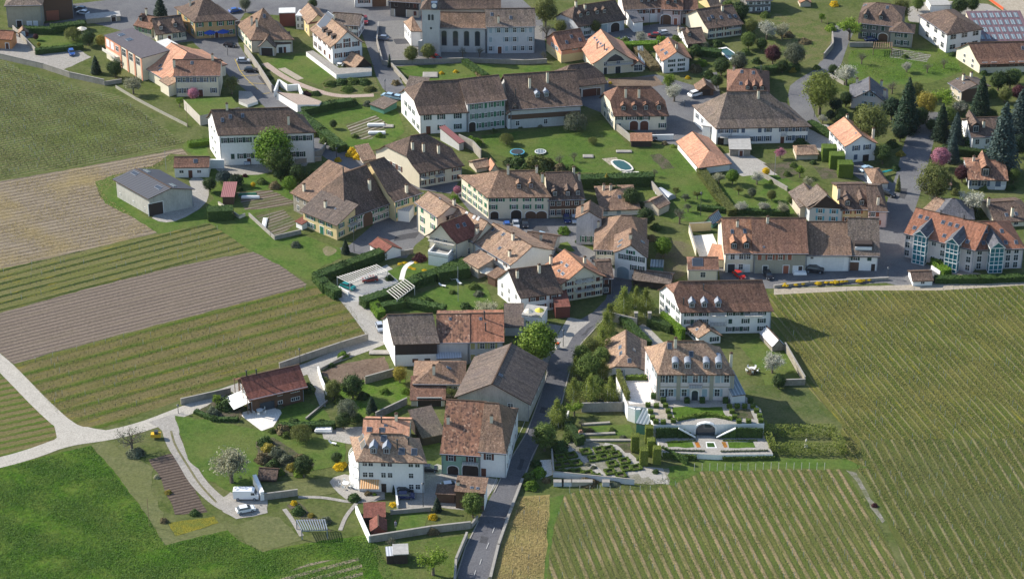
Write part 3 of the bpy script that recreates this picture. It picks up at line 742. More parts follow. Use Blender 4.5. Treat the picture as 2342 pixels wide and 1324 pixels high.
PALE = turf('pale_paving', (.30, .285, .26), (.38, .36, .325), (.33, .31, .28), .3, 2.5, .2, .04)
TRACK = turf('concrete_track', (.36, .335, .29), (.44, .41, .36), (.40, .375, .33), .25, 2.5, .15, .04)
GRAV = turf('gravel', (.25, .235, .21), (.36, .34, .31), (.30, .28, .25), .5, 3.5, .4, .05)
SAND = turf('sandy_earth', (.30, .26, .20), (.40, .35, .28), (.34, .30, .24), .3, 2.0, .3, .1)
PINKP = turf('pink_gravel_path', (.34, .26, .21), (.42, .33, .28), (.37, .30, .25), .4, 3, .2, .04)
WHITEP = turf('white_stone_paving', (.66, .62, .56), (.76, .72, .66), (.70, .66, .60), .4, 2.5, .1, .02)
BEDM = turf('planted_bed', (.03, .055, .02), (.10, .10, .05), (.14, .11, .09), 1.2, 3.0, .8, .3)
WATER = glassy('pool_water', (.02, .075, .06), .05); PAINTW = plain('road_paint', (.5, .5, .48), .7); PAINTY = plain('yellow_paint', (.6, .42, .05), .7)
LEV = []; HARD = [ASPH, ROADM, PALE, WHITEP, PAINTW, PAINTY, WATER, WHITE, SAND]
def level(P):
    b = (min(p.x for p in P), min(p.y for p in P), max(p.x for p in P), max(p.y for p in P))
    l = 1+max([q[4] for q in LEV if q[0] < b[2] and q[2] > b[0] and q[1] < b[3] and q[3] > b[1]], default=0)
    LEV.append((*b, l)); return .004*l
def GP(name, pts, mat, z=None, kind='structure', smooth=0, label=None, cat=None):
    """a sheet on the ground given by its outline in pixels"""
    z = level([G(p) for p in pts]) if z is None else z
    P = [G(p, z) for p in pts]
    for _ in range(smooth):
        Q = []
        for i in range(len(P)): a, b = P[i], P[(i+1) % len(P)]; Q += [a*.75+b*.25, a*.25+b*.75]
        P = Q
    if mat not in HARD:
        Q = []
        for i in range(len(P)):
            a, b = P[i], P[(i+1) % len(P)]; k = max(1, min(60, int((b-a).length/1.6)))
            Q += [a.lerp(b, j/k)+(Vector((random.gauss(0, .16), random.gauss(0, .16), 0)) if j or smooth else Vector()) for j in range(k)]
        P = Q
    m = MB(); V = [Vector((p.x, p.y, 0)) for p in P]
    for t in tessellate_polygon([V]):
        q = [V[i] for i in t]
        if (q[1]-q[0]).cross(q[2]-q[0]).z < 0: q = q[::-1]
        m.face([(p.x, p.y, z) for p in q], 0, [(p.x, p.y) for p in q])
    return tag(m.build(name, [mat]), label, cat, None, kind)
def ST(name, pts, wd, mat, z=None, kind='structure', sm=1, z0=0):
    """a strip of width wd metres along pixel points"""
    z = level([G(p) for p in pts]+[G(pts[0])+Vector((wd/2, wd/2, 0)), G(pts[-1])-Vector((wd/2, wd/2, 0))]) if z is None else z
    P = [G(p, z) for p in pts]
    for _ in range(sm):
        Q = [P[0]]
        for a, b in zip(P[:-1], P[1:]): Q += [a*.75+b*.25, a*.25+b*.75]
        P = Q+[P[-1]]
    m = MB(); L_ = []
    for i, p in enumerate(P):
        d = (P[min(i+1, len(P)-1)]-P[max(i-1, 0)]).normalized(); n = Vector((-d.y, d.x, 0))*wd/2; L_.append((p+n, p-n))
    for (a, b), (c, d) in zip(L_[:-1], L_[1:]): m.face([b, d, c, a])
    return tag(m.build(name, [mat]), None, None, None, kind)
def WL(pts, ht, label, mat='oldwall', th=.3, z0=0, name='garden_wall', cat='wall', cap=True, close=False):
    if mat == 'concrete': mat = 'oldwall'
    P = [G(p, z0) for p in pts]
    if close: P.append(P[0])
    o_ = P[0].copy(); m = MB()
    for a, b in zip(P[:-1], P[1:]):
        d = b-a; L_ = d.length; d.normalize(); n = Vector((-d.y, d.x, 0)); M = Matrix((d, n, Vector((0, 0, 1)))).transposed().to_4x4(); M.translation = a-o_
        m.box(0, -th/2, 0, L_+th*.3, th/2, ht, 0, M)
        if cap: m.box(-.05, -th/2-.04, ht+.003, L_+th*.3+.05, th/2+.04, ht+.1, 1, M)
    return tag(m.build(name, [WALL[mat], WHITE if mat == 'white' else CAP], None, o_), label, cat)
def TERR(pts, h, label, top, side='tan', z0=0, name='terrace', cat='terrace'):
    P = [G(p, z0+h) for p in pts]; o_ = Vector((P[0].x, P[0].y, z0)); m = MB()
    m.prism([(p.x-o_.x, p.y-o_.y) for p in P], 0, h, 0, 1)
    t = m.build(name, [top, WALL[side] if isinstance(side, str) else side], None, o_); return tag(t, label, cat)
FULL()
g = MB(); g.face([(-1500, -700, 0), (1500, -700, 0), (1500, 3000, 0), (-1500, 3000, 0)], 0)
tag(g.build('ground', [GRASS]), kind='structure')
# fields on the left
VINE1 = rows('vineyard_floor_west', (0, 270), (250, 222), 1.5, (.16, .145, .08), (.08, .115, .032), .4, (.115, .125, .045), .9, patchc=(.10, .125, .035), soft=.3)
VINE2 = rows('stubble_rows', (0, 460), (400, 385), 1.9, (.26, .215, .155), (.155, .125, .095), .5, (.20, .165, .12), .5, patchc=(.25, .195, .09))
VINE3 = rows('green_vine_rows', (0, 640), (490, 515), 3.3, (.038, .058, .015), (.14, .135, .055), .34, (.11, .12, .035), .9, cd=(.21, .17, .02))
VINE4 = rows('ploughed_rows', (0, 740), (580, 600), 1.6, (.20, .16, .125), (.125, .10, .085), .5, (.16, .13, .10), .35)
VINE5 = rows('grassy_vine_rows', (60, 860), (700, 690), 5.2, (.055, .095, .012), (.145, .122, .055), .33, (.115, .11, .035), 1.6, cd=(.20, .175, .02), soft=.25)
GP('vineyard_floor', [(-400, 60), (0, 135), (60, 165), (180, 200), (262, 215), (300, 235), (420, 325), (380, 345), (180, 380), (-400, 480)], VINE1)
GP('stubble_field', [(-400, 470), (0, 415), (200, 380), (415, 340), (430, 355), (390, 352), (350, 380), (260, 400), (218, 425), (232, 455), (290, 490), (330, 505), (362, 532), (300, 548), (100, 594), (-400, 700)], VINE2)
GP('vine_rows_field', [(-400, 700), (0, 615), (120, 592), (300, 546), (480, 512), (575, 570), (560, 578), (400, 608), (200, 660), (0, 714), (-400, 820)], VINE3)
GP('ploughed_field', [(-60, 735), (0, 716), (200, 660), (420, 605), (600, 572), (702, 650), (690, 658), (500, 706), (200, 785), (32, 832), (0, 806), (-60, 757)], VINE4)
GP('grassy_vineyard', [(32, 834), (200, 786), (500, 708), (700, 655), (760, 655), (800, 700), (845, 765), (690, 825), (410, 915), (240, 978), (170, 975), (130, 945)], VINE5)
GP('grassy_vineyard', [(-400, 700), (0, 860), (60, 900), (125, 965), (133, 1000), (110, 1022), (0, 1052), (-400, 1150)], rows('grassy_rows_corner', (0, 930), (120, 905), 2.6, (.075, .115, .02), (.15, .125, .06), .4, (.12, .12, .04), 1.4))
GP('meadow', [(-400, 1175), (0, 1068), (208, 1018), (260, 1075), (330, 1170), (378, 1245), (520, 1210), (545, 1235), (600, 1262), (700, 1240), (850, 1222), (870, 1280), (905, 1324), (880, 1420), (-400, 1500)], MEADOW)
GP('mown_strip', [(208, 1018), (240, 1005), (300, 1040), (352, 1070), (345, 1120), (390, 1210), (400, 1225), (510, 1195), (520, 1212), (378, 1246), (330, 1170), (260, 1075)], DRYG)
GP('grass_slope', [(545, 1200), (600, 1180), (640, 1182), (690, 1235), (600, 1262), (560, 1240)], DRYG)
GP('vegetable_plot', [(340, 1050), (400, 1035), (425, 1085), (475, 1170), (400, 1176), (365, 1090)], rows('furrows', (350, 1065), (420, 1050), 1.1, (.135, .105, .085), (.075, .058, .048), .5, None, .2))
GP('weedy_bed', [(385, 1195), (490, 1180), (500, 1195), (402, 1226)], turf('yellow_weeds', (.10, .11, .02), (.25, .21, .03), (.12, .14, .03), 1.2, 2.5, .8, .3))
VSE = rows('lower_vineyard_rows', (1300, 1125), (1383, 1324), 2.15, (.27, .205, .12), (.085, .115, .026), .38, (.125, .13, .04), .4, patchc=(.10, .11, .035), fine=2.2, soft=.2)
VNE = rows('upper_vineyard_rows', (1922, 700), (2166, 980), 1.9, (.21, .185, .095), (.088, .11, .024), .22, (.13, .125, .038), .5, patchc=(.148, .132, .042), cd=(.25, .22, .025), fine=2.4, soft=.15)
VSE2 = rows('right_vineyard_rows', (2030, 1120), (2141, 1324), 2.3, (.25, .21, .12), (.075, .098, .025), .22, (.11, .11, .035), .4, patchc=(.09, .10, .035), fine=2.2, soft=.2)
GP('upper_vineyard', [(1760, 672), (1960, 662), (2150, 660), (2342, 650), (2800, 630), (2900, 1500), (2200, 1500), (2100, 1324), (2010, 1140), (1960, 1070), (1930, 1050), (1925, 970), (1850, 890), (1790, 770), (1768, 760)], VNE)
GP('right_vineyard', [(1965, 1005), (2342, 1002), (2800, 998), (2900, 1500), (2140, 1500), (2085, 1324), (2020, 1170), (1968, 1075)], VSE2)
GP('lower_vineyard', [(1290, 1135), (1330, 1120), (1500, 1120), (1560, 1080), (1600, 1076), (1760, 1073), (1925, 1073), (1945, 1095), (2000, 1180), (2070, 1324), (2120, 1500), (1230, 1500), (1250, 1324), (1266, 1200)], VSE)
GP('grass_track', [(1250, 1140), (1290, 1130), (1268, 1200), (1250, 1324), (1235, 1500), (1215, 1500), (1235, 1324), (1250, 1230)], LAWN)
GP('straw_grass_bank', [(1185, 1135), (1258, 1130), (1245, 1324), (1220, 1500), (1100, 1500), (1124, 1324), (1150, 1225)], TANG)
GP('stony_patch', [(1935, 1075), (1958, 1080), (1975, 1110), (2008, 1165), (2024, 1190), (2018, 1196), (1990, 1160), (1965, 1110)], turf('stony_ground', (.16, .15, .12), (.30, .28, .25), (.12, .13, .06), .9, 2.5, .8, .3))
GP('lawn', [(1520, 1070), (1600, 1050), (1765, 1046), (1930, 1048), (1990, 1070), (1925, 1072), (1760, 1072), (1600, 1078), (1540, 1110), (1510, 1105)], LAWN)
# village hard ground
GP('village_paving', [(0, 70), (60, 68), (100, 55), (160, 45), (165, 10), (250, 0), (700, -40), (1150, -40), (1240, 40), (1250, 130), (905, 150), (930, 215), (915, 225), (880, 195), (870, 130), (840, 60), (700, 40), (560, 30), (540, 60), (545, 100), (600, 190), (640, 245), (720, 320), (800, 370), (850, 400), (820, 415), (700, 330), (600, 240), (530, 180), (440, 95), (390, 100), (180, 45), (160, 60), (60, 90), (85, 125), (180, 113), (208, 132), (140, 160), (60, 140), (0, 132)], ASPH)
GP('car_park', [(60, 92), (85, 127), (182, 115), (209, 131), (143, 161), (90, 150), (20, 134), (0, 128), (0, 70)], GRAV)
GP('village_square', [(855, 50), (960, 45), (1240, 60), (1250, 135), (905, 152), (880, 110)], turf('square_paving', (.17, .165, .155), (.21, .20, .19), (.19, .185, .175), .3, 2.5, .15, .03))
ST('street', [(470, 95), (520, 140), (560, 170), (630, 225), (700, 290), (770, 345), (850, 400), (960, 420), (1040, 430)], 7.5, ASPH)
ST('street', [(800, 0), (845, 60), (868, 120), (890, 190), (925, 225)], 6.5, ASPH)
GP('yard', [(1250, 190), (1400, 185), (1500, 170), (1600, 200), (1640, 260), (1600, 340), (1530, 330), (1420, 290), (1380, 260), (1330, 240), (1250, 235)], ASPH)
GP('yard', [(1610, 170), (1640, 165), (1650, 240), (1600, 245)], ASPH)
GP('yard', [(1330, 80), (1540, 50), (1590, 75), (1560, 90), (1400, 110), (1240, 90), (1240, 60)], ASPH)
GP('yard', [(800, 560), (870, 500), (960, 480), (1000, 520), (950, 560), (930, 590), (860, 590), (770, 570)], ASPH)
GP('yard', [(1040, 440), (1120, 400), (1180, 500), (1320, 500), (1330, 560), (1390, 590), (1430, 660), (1400, 680), (1370, 640), (1200, 560), (1080, 490)], ASPH)
GP('yard', [(1640, 590), (1720, 600), (2060, 580), (2160, 620), (2145, 640), (1780, 660), (1650, 660)], ASPH)
GP('road', [(1042, 1340), (1060, 1262), (1088, 1200), (1128, 1125), (1160, 1060), (1205, 985), (1235, 905), (1250, 850), (1262, 800), (1285, 755), (1380, 700), (1400, 640), (1440, 620), (1448, 665), (1404, 705), (1330, 782), (1303, 850), (1288, 920), (1250, 975), (1222, 1040), (1190, 1120), (1155, 1210), (1120, 1340)], ROADM, smooth=1)
GP('pavement', [(1250, 850), (1262, 800), (1285, 745), (1180, 725), (1160, 745), (1185, 760), (1225, 830)], turf('forecourt', (.19, .185, .17), (.25, .24, .225), (.22, .21, .2), .4, 3, .2, .04))
GP('pavement', [(1300, 725), (1350, 735), (1325, 755), (1310, 770), (1296, 795), (1268, 800), (1276, 765)], PALE)
ST('road', [(2125, 255), (2100, 330), (2078, 420), (2050, 500), (2040, 560), (2035, 640)], 8, ASPH)
GP('yard', [(1990, 560), (2090, 520), (2075, 600), (2150, 625), (2160, 655), (2060, 655), (2000, 640)], ASPH)
ST('road', [(1935, 60), (1915, 100), (1895, 160), (1850, 185), (1825, 205), (1835, 260), (1865, 300), (1905, 335), (1965, 390), (2060, 450)], 6.5, ASPH)
GP('yard', [(1850, 285), (1895, 285), (1930, 345), (1880, 350), (1840, 320)], PALE)
GP('lane', [(1640, 355), (1700, 345), (1780, 390), (1800, 410), (1740, 420), (1690, 400), (1650, 380)], PALE)
GP('sandy_site', [(2230, -60), (2600, -60), (2600, 80), (2342, 60), (2300, 30), (2260, 0)], SAND)
GP('yard', [(2130, 0), (2260, 10), (2342, 50), (2420, 90), (2342, 90), (2180, 60), (2080, 50), (2070, 20)], GRAV)
GP('gravel_strip', [(1770, 660), (2060, 652), (2160, 650), (2342, 643), (2600, 635), (2600, 655), (2342, 652), (2150, 664), (1960, 664), (1770, 674)], SAND)
# tracks bottom left
ST('track', [(-200, 660), (0, 828), (40, 868), (95, 925), (150, 975), (190, 990)], 4.2, TRACK)
ST('track', [(-200, 1100), (0, 1058), (80, 1035), (150, 1008), (250, 995), (330, 975), (420, 940), (520, 900)], 4.4, TRACK, sm=2)
GP('track', [(120, 960), (165, 972), (250, 985), (270, 1000), (160, 1020), (100, 1030), (130, 1000)], TRACK)
ST('lane', [(500, 905), (600, 870), (700, 845), (760, 818), (860, 782), (875, 770)], 5.0, PALE)
ST('lane', [(870, 775), (845, 740), (815, 700), (785, 665)], 5.2, PALE)
ST('gravel_drive', [(385, 965), (395, 1010), (425, 1055), (450, 1100), (490, 1140), (530, 1165), (605, 1160)], 3.6, GRAV, sm=2)
GP('gravel_drive', [(340, 965), (420, 940), (415, 985), (395, 1005), (380, 990)], GRAV)
GP('gravel_drive', [(500, 1140), (540, 1120), (612, 1140), (612, 1172), (540, 1186), (510, 1170)], GRAV)
GP('track', [(700, 848), (730, 845), (740, 880), (745, 930), (730, 925), (716, 890)], PALE)
GP('patio', [(545, 945), (600, 930), (650, 935), (625, 975), (598, 985)], WHITEP)
GP('patio', [(775, 655), (885, 605), (950, 650), (860, 690), (790, 690)], turf('car_port_floor', (.36, .35, .33), (.46, .45, .42), (.40, .39, .36), .4, 3))
# barn apron and lawn ring left
GP('lawn', [(218, 415), (262, 400), (275, 440), (340, 500), (400, 505), (470, 475), (490, 455), (440, 380), (500, 375), (560, 360), (700, 420), (660, 470), (580, 490), (640, 545), (700, 540), (780, 570), (780, 590), (735, 610), (720, 640), (700, 640), (560, 565), (480, 510), (362, 535), (300, 495), (240, 465)], LAWN)
GP('apron', [(340, 495), (400, 470), (440, 440), (430, 405), (470, 408), (480, 438), (470, 470), (410, 505), (370, 510)], PALE, smooth=1)
GP('lawn', [(430, 320), (475, 335), (480, 365), (440, 355), (415, 335)], LAWN)
GP('yard', [(480, 375), (545, 355), (600, 360), (720, 350), (700, 380), (590, 400), (510, 400)], GRAV)
# central lawns
GP('lawn', [(1100, 310), (1200, 300), (1380, 275), (1440, 335), (1540, 330), (1600, 400), (1690, 480), (1640, 500), (1540, 510), (1480, 480), (1420, 400), (1330, 395), (1200, 370), (1120, 350)], LAWN)
GP('lawn', [(1620, 405), (1780, 400), (1830, 420), (1815, 490), (1690, 490)], LAWN)
GP('lawn', [(905, 155), (1060, 145), (1130, 150), (1260, 150), (1260, 170), (1060, 185), (960, 185)], LAWN)
GP('lawn', [(700, 265), (800, 235), (905, 240), (925, 300), (880, 340), (800, 350), (730, 300)], LAWN)
GP('lawn', [(80, 75), (170, 68), (190, 100), (180, 110), (90, 118)], LAWN)
GP('lawn', [(1945, 115), (2180, 110), (2200, 165), (2130, 190), (1930, 200)], LAWN)
GP('rough_slope', [(1690, 40), (1790, 30), (1900, 60), (1905, 90), (1880, 140), (1780, 145), (1740, 90)], ROUGH)
GP('lawn', [(605, 140), (700, 120), (770, 165), (730, 195), (700, 185), (640, 175)], LAWN)
GP('rough_slope', [(735, 190), (830, 165), (860, 180), (872, 215), (800, 215), (740, 205)], ROUGH)
ST('path', [(605, 145), (650, 178), (700, 200), (770, 222), (855, 218)], 2.2, PINKP, sm=2)
GP('playing_court', [(635, 158), (652, 155), (695, 180), (680, 184)], SAND)
GP('vegetable_plot', [(790, 285), (860, 265), (895, 290), (850, 318), (810, 318)], rows('kitchen_rows', (800, 305), (870, 280), 1.6, (.30, .27, .22), (.10, .085, .05), .4, (.08, .11, .03), .4))
GP('vegetable_plot', [(540, 440), (620, 435), (680, 465), (620, 478), (560, 480)], rows('garden_rows', (560, 470), (640, 455), 1.5, (.20, .17, .14), (.11, .08, .06), .5, (.08, .10, .03), .4))
GP('vegetable_plot', [(585, 495), (650, 480), (680, 510), (630, 545)], rows('garden_rows_b', (590, 510), (650, 490), 1.5, (.20, .17, .14), (.10, .09, .05), .5, (.07, .10, .03), .4))
GP('vegetable_plot', [(1485, 355), (1510, 352), (1545, 385), (1515, 388)], BEDM)
GP('vegetable_plot', [(1745, 375), (1815, 370), (1830, 395), (1790, 410)], BEDM)
GP('vegetable_plot', [(1860, 380), (1900, 385), (1930, 405), (1880, 410)], BEDM)
GP('vegetable_plot', [(2040, 110), (2130, 125), (2120, 142), (2035, 132)], rows('garden_rows_c', (2040, 130), (2120, 140), 1.3, (.28, .27, .24), (.09, .09, .05), .5))
GP('dug_plot', [(735, 850), (790, 830), (880, 815), (895, 850), (820, 870), (750, 880)], SOIL)
GP('bare_patch', [(1500, 553), (1570, 548), (1600, 590), (1560, 640), (1500, 650)], smooth=2, mat=turf('worn_garden_soil', (.10, .085, .06), (.13, .12, .07), (.11, .12, .05), .5, 2))
GP('bare_patch', [(735, 568), (755, 560), (775, 575), (745, 590)], smooth=2, mat=turf('worn_grass', (.16, .15, .08), (.24, .20, .13), (.14, .15, .06), .8, 2))
GP('bare_patch', [(1390, 180), (1500, 175), (1520, 195), (1440, 205), (1390, 200)], SOIL)
GP('shaded_garden', [(750, 890), (830, 870), (925, 860), (935, 930), (900, 950), (840, 960), (790, 930)], turf('wild_lawn', (.055, .11, .015), (.10, .17, .025), (.12, .15, .04), .6, 2, .7, .3))
GP('lawn', [(885, 620), (960, 590), (1050, 610), (1060, 630), (960, 660), (930, 660)], LAWN)
GP('lawn', [(900, 695), (1040, 640), (1110, 650), (1140, 715), (1000, 715), (900, 712)], LAWN)
ST('path', [(945, 598), (925, 610), (918, 640)], 1.3, WHITEP, sm=2)
GP('lawn', [(400, 950), (480, 960), (600, 985), (700, 1000), (790, 1000), (790, 1060), (700, 1080), (600, 1090), (540, 1130), (480, 1100), (430, 1050)], LAWN)
GP('lawn', [(640, 935), (690, 915), (740, 935), (760, 965), (640, 975)], LAWN)
GP('lawn', [(600, 1104), (755, 1092), (770, 1125), (720, 1135), (615, 1138)], DRYG)
GP('patio', [(750, 1095), (800, 1080), (880, 1120), (880, 1145), (800, 1148), (765, 1120)], PALE, smooth=1)
ST('path', [(682, 1136), (740, 1136), (810, 1150), (880, 1138)], 1.0, GRAV, sm=2)
ST('path', [(815, 1150), (790, 1180), (778, 1212)], .9, GRAV, sm=2)
ST('path', [(650, 1163), (670, 1190), (690, 1225)], 1.0, GRAV)
GP('yard', [(905, 1120), (1000, 1060), (1140, 1095), (1128, 1120), (1090, 1170), (1010, 1160), (910, 1162)], GRAV)
GP('yard', [(735, 980), (830, 975), (830, 1010), (800, 1015), (740, 1003)], PALE)
GP('lawn', [(905, 1165), (980, 1160), (970, 1215), (880, 1220)], LAWN)
GP('lawn', [(980, 1170), (1075, 1165), (1060, 1205), (975, 1215)], GRASS)
GP('lawn', [(850, 1240), (1060, 1225), (1035, 1330), (1040, 1400), (900, 1400)], turf('orchard_grass', (.055, .09, .018), (.09, .13, .03), (.12, .13, .045), .4, 1.6, .6, .3))
GP('planted_bed', [(585, 1010), (625, 1000), (720, 1060), (690, 1090), (620, 1085), (590, 1050)], BEDM)
GP('planted_bed', [(655, 1155), (680, 1145), (740, 1200), (760, 1215), (700, 1195)], BEDM)
GP('planted_bed', [(450, 940), (530, 895), (560, 930), (545, 965), (470, 955)], BEDM)
GP('manor_lane', [(1455, 735), (1480, 745), (1525, 790), (1500, 800), (1470, 765)], PALE)
GP('birch_grove_floor', [(1300, 850), (1330, 790), (1400, 710), (1440, 700), (1470, 740), (1400, 780), (1385, 860), (1430, 920), (1430, 945), (1290, 945), (1290, 900)], turf('grove_floor', (.06, .075, .025), (.14, .13, .06), (.10, .11, .04), 1, 2, .6, .3))
GP('side_garden', [(1690, 790), (1760, 760), (1790, 790), (1838, 878), (1750, 880), (1740, 850)], LAWN)
GP('shady_lawn', [(1700, 880), (1840, 882), (1890, 950), (1910, 965), (1745, 965), (1740, 930)], turf('bank_lawn', (.05, .08, .02), (.09, .11, .04), (.13, .13, .06), .3, 1.8))
# strips of young vines: bare earth combs at the bottom
VINEB = rows('young_vine_rows', (640, 1324), (825, 1274), 2.6, (.24, .20, .14), (.09, .14, .025), .42, None, .3)
GP('young_vineyard', [(560, 1340), (700, 1290), (820, 1268), (835, 1324), (830, 1420), (500, 1420)], VINEB)
# markings and kerbs
for a, b in (((1112, 1254), (1118, 1240)), ((1097, 1290), (1101, 1278)), ((1084, 1316), (1088, 1303)), ((1126, 1218), (1131, 1205))): tag(ST('road_marking', [a, b], .11, PAINTW, .16), kind='structure')
for q in ([(537, 135), (552, 170), (590, 205)], [(548, 163), (575, 160)], [(552, 174), (590, 172)], [(568, 190), (605, 192)], [(600, 215), (617, 213)]): tag(ST('parking_line', q, .15, PAINTY, .16), kind='structure')
# ---------------------------------------------------------------- the buildings, tile by tile of the photograph
T(0, 0)
H('barn', 'old grey stone barn at the top left corner', (52, 46), (362, 40), 245, D=11, ends='hh', roof='grey', wall='olive', doors=[('f', .33, 1.6, 2.2, 'dark'), ('f', .62, 1.3, 1.8, 'white'), ('f', .8, 1.1, 1.8, 'white')], slope=.55)
H('barn', 'dark timber barn behind the stone barn at the top left', (372, -30), (640, -50), 190, D=12, roof='dark', wall='wood', doors=[('f', .3, 4, 3.4, 'red')])
H('shed', 'low stone outbuildings with pale flat roofs below the two parked cars', (770, 175), (1070, 148), 215, kind='flat', D=4, ov=.2, roof='gravelroof', wall='olive', doors=[('f', .8, 1.4, 2, 'dark')])
H('shed', 'bright orange shed at the left edge beside the car park', (-160, 330), (96, 345), 425, r1=(-60, 268), roof='rust', wall='orange', doors=[('f', .85, 1.0, 1.9, 'brown')])
H('shed', 'small red garden shed with glazed door behind the hedge', (165, 297), (250, 290), 332, X=(206, 262), D=2.6, roof='lit', wall='red', ov=.25, doors=[('f', .5, .8, 1.7, 'white')])
h7 = H('workshop', 'long pink workshop with flat dark roof and cream bays', (935, 322), (1262, 522), 520, kind='flat', D=9.5, ov=.25, roof='flat', wall='cream', sk=[(1080, 312, 2.0, 2.0), (1150, 355, 2.0, 2.0)])
for u, w_ in ((.415, .9), (.605, .8), (.8, .8), (.985, .7)):
    m_ = MB().box(-w_/2, -.18, 0, w_/2, -.005, h7.hw-.03).build('pilaster', [WALL['salmon']], h7.root); m_.matrix_local = h7.fm('f', u*h7.W, 0)
m_ = MB().box(0, -.12, 3.6, .4*h7.W, -.005, h7.hw-.03).build('cladding', [WALL['salmon']], h7.root); m_.matrix_local = h7.fm('f', 0, 0)
for u in (.08, .2): o_ = flatpoly([(-.9, 0), (.9, 0), (.9, 2.4), (-.9, 2.4)], -.17, -.12).build('shutter', WHITE, h7.root); o_.matrix_local = h7.fm('f', u*h7.W, 4.4)
add_window(h7.root, h7.fm('f', .33*h7.W, 5.6, .12), 1.5, 1.6, None)
for u in (.51, .7, .89): add_window(h7.root, h7.fm('f', u*h7.W, 5.6), 2.2, 2.3, None)
m_ = MB().box(.4, -1.6, 3.0, .36*h7.W, -.1, 3.15).box(.4, -1.6, 3.15, .36*h7.W, -1.5, 4.0, 0).build('balcony', [CONC], h7.root); m_.matrix_local = h7.fm('f', 0, 0)
H('annex', 'low annex with long white flat roof beside the pink workshop', (1320, 400), (1460, 478), 460, kind='flat', back=(1515, 445), ov=.1, roof='white', wall='white', sk=[(1370, 372, .8, .5), (1470, 440, .8, .5)])
h8 = H('house', 'cream house with dark roof, two dormers and green shutters above the pink workshop', (1395, 300), (1655, 268), 388, r1=(1372, 165), r2=(1612, 138), ends='gh', roof='dark', wall='cream', sh='dgreen', f=([.12, .32, .42, .62, .78, .92], 1), l=(2, 1), dm=[(1436, 268), (1562, 245)], doors=[('f', .42, 1.0, 2.1, 'brown')])
H('house', 'cream terrace wing with small dormers left of the dark roofed house', (1195, 215), (1345, 250), 300, r1=(1235, 118), roof='red', ends='hg', wall='cream', f=(3, 1), sh='green', dm=[(1255, 190)], ch=[(1305, 130)], D=7)
H('house', 'ochre inn with green shutters and tall hipped roof at the top', (1733, 188), (2095, 165), 350, bl=(1572, 62), slope=.85, ends='hh', roof='dark', wall='ochre', sh='green', f=(4, 2), l=(3, 2), fl=.35, ch=[(1695, 50)], doors=[('f', .52, 1.1, 2.1, 'brown')], inset=(7.5, 6))
H('barn', 'big barn with weathered orange roof behind the red roofed cream house', (1288, 590), (1500, 718), 692, D=20, rise=4.9, ends='gh', roof='salmon', wall='cream', f=([.05, .15], 1, dict(w=.6, h=.9)), sk=[(1425, 588), (1430, 620)], ch=[(1335, 560, 1.6, 1)], inset=(0, 5))
H('house', 'cream house with red brown roof and navy shutters above the west vineyard', (1560, 672), (1947, 668), 862, r1=(1535, 535), roof='red', ends='gg', wall='cream', sh='navy', f=([.08, .2, .36, .52, .68, .86], 2), l=([.6], 3), sk=[(1708, 562)], ch=[(1552, 590, 2), (1893, 525, 1.6)], doors=[('f', .56, 1.3, 2.2, 'brown')], slope=.5)
H('annex', 'small lean-to with light tiled roof on the gable of the red roofed cream house', (1425, 720), (1500, 768), 815, kind='mono', D=5.5, rise=1.0, roof='lit', wall='cream', ov=.25)
h14 = H('farmhouse', 'long white house with brown roof and green shutters behind the big chestnut', (1950, 1190), (2792, 1163), 1475, r1=(1895, 980), ends='gh', bl=(1852, 1045), roof='dark', wall='white', sh='dgreen', f=([.06, .13, .22, .3, .38, .47, .62, .7, .78, .86, .94], 2), l=([.3, .55], 3, dict(w=.7, h=.8)), sk=[(1980, 1070), (2050, 1040), (2160, 1030)], ch=[(2022, 965, 1.6), (2570, 1100, 2.3)], inset=(0, 5), doors=[('f', .3, 1.1, 2.1, 'brown'), ('f', .52, 3, 3, 'dark'), ('f', .66, 1.1, 2.1, 'brown')])
T(0, 1)
H('annex', 'white corner block with roof terrace in front of the long white house', (1978, 70), (2105, 72), 178, kind='flat', D=5, ov=.05, roof='gravelroof', wall='white', par=.9, f=([.7], 1, dict(w=.7)), sh=None)
H('barn', 'concrete barn with corrugated dark roof by the ploughed fields', (1327, 474), (1705, 395), 640, X=(1520, 386), back=(1215, 222), roof='eternit', wall='concrete', ov=.7, l=([.1, .5, .85], 1, dict(w=.5, h=.35, top=2.8)), doors=[('f', .14, 4.0, 3.6, 'dark')], sk=[(1200, 260, 2.4, 1.2), (1410, 385, 2.4, 1.2), (1310, 240, 2.4, 1.2), (1540, 365, 2.4, 1.2)], fl=0)
H('cottage', 'small white cottage with red brown roof beside the concrete barn', (1552, 203), (1855, 200), 298, r1=(1530, 114), roof='red', wall='white', ov=.3, f=([.2, .72], 1, dict(w=1.1, h=.8)), doors=[('f', .46, 1.1, 2.2, 'brown')], sk=[(1740, 150, 1.1, 1.2)])
H('shed', 'open garden shed with dull red sheet roof beside the cloches', (1980, 470), (2075, 470), 540, kind='mono', D=7.5, rise=.5, roof='redflat', wall='wood', ov=.4)
T(1, 0)
H('house', 'beige inn with steep hipped roof at the bend of the street', (-20, 345), (345, 340), 470, r1=(35, 78), r2=(80, 78), bl=(-148, 195), ends='hh', roof='brown', wall='cream', sh='green', l=(4, 2), f=([.75], 1), dm=[], ch=[(-15, 220, 2.4), (30, 230, 2.2)], sk=[(95, 145)], fl=.35, inset=(8, 8))
H('porch', 'stone porch with small gabled tile roof below the beige inn', (45, 415), (190, 420), 495, X=(105, 350), D=4, roof='grey', wall='beige', ov=.3, doors=[('f', .5, 3.6, 2.6, 'dark')])
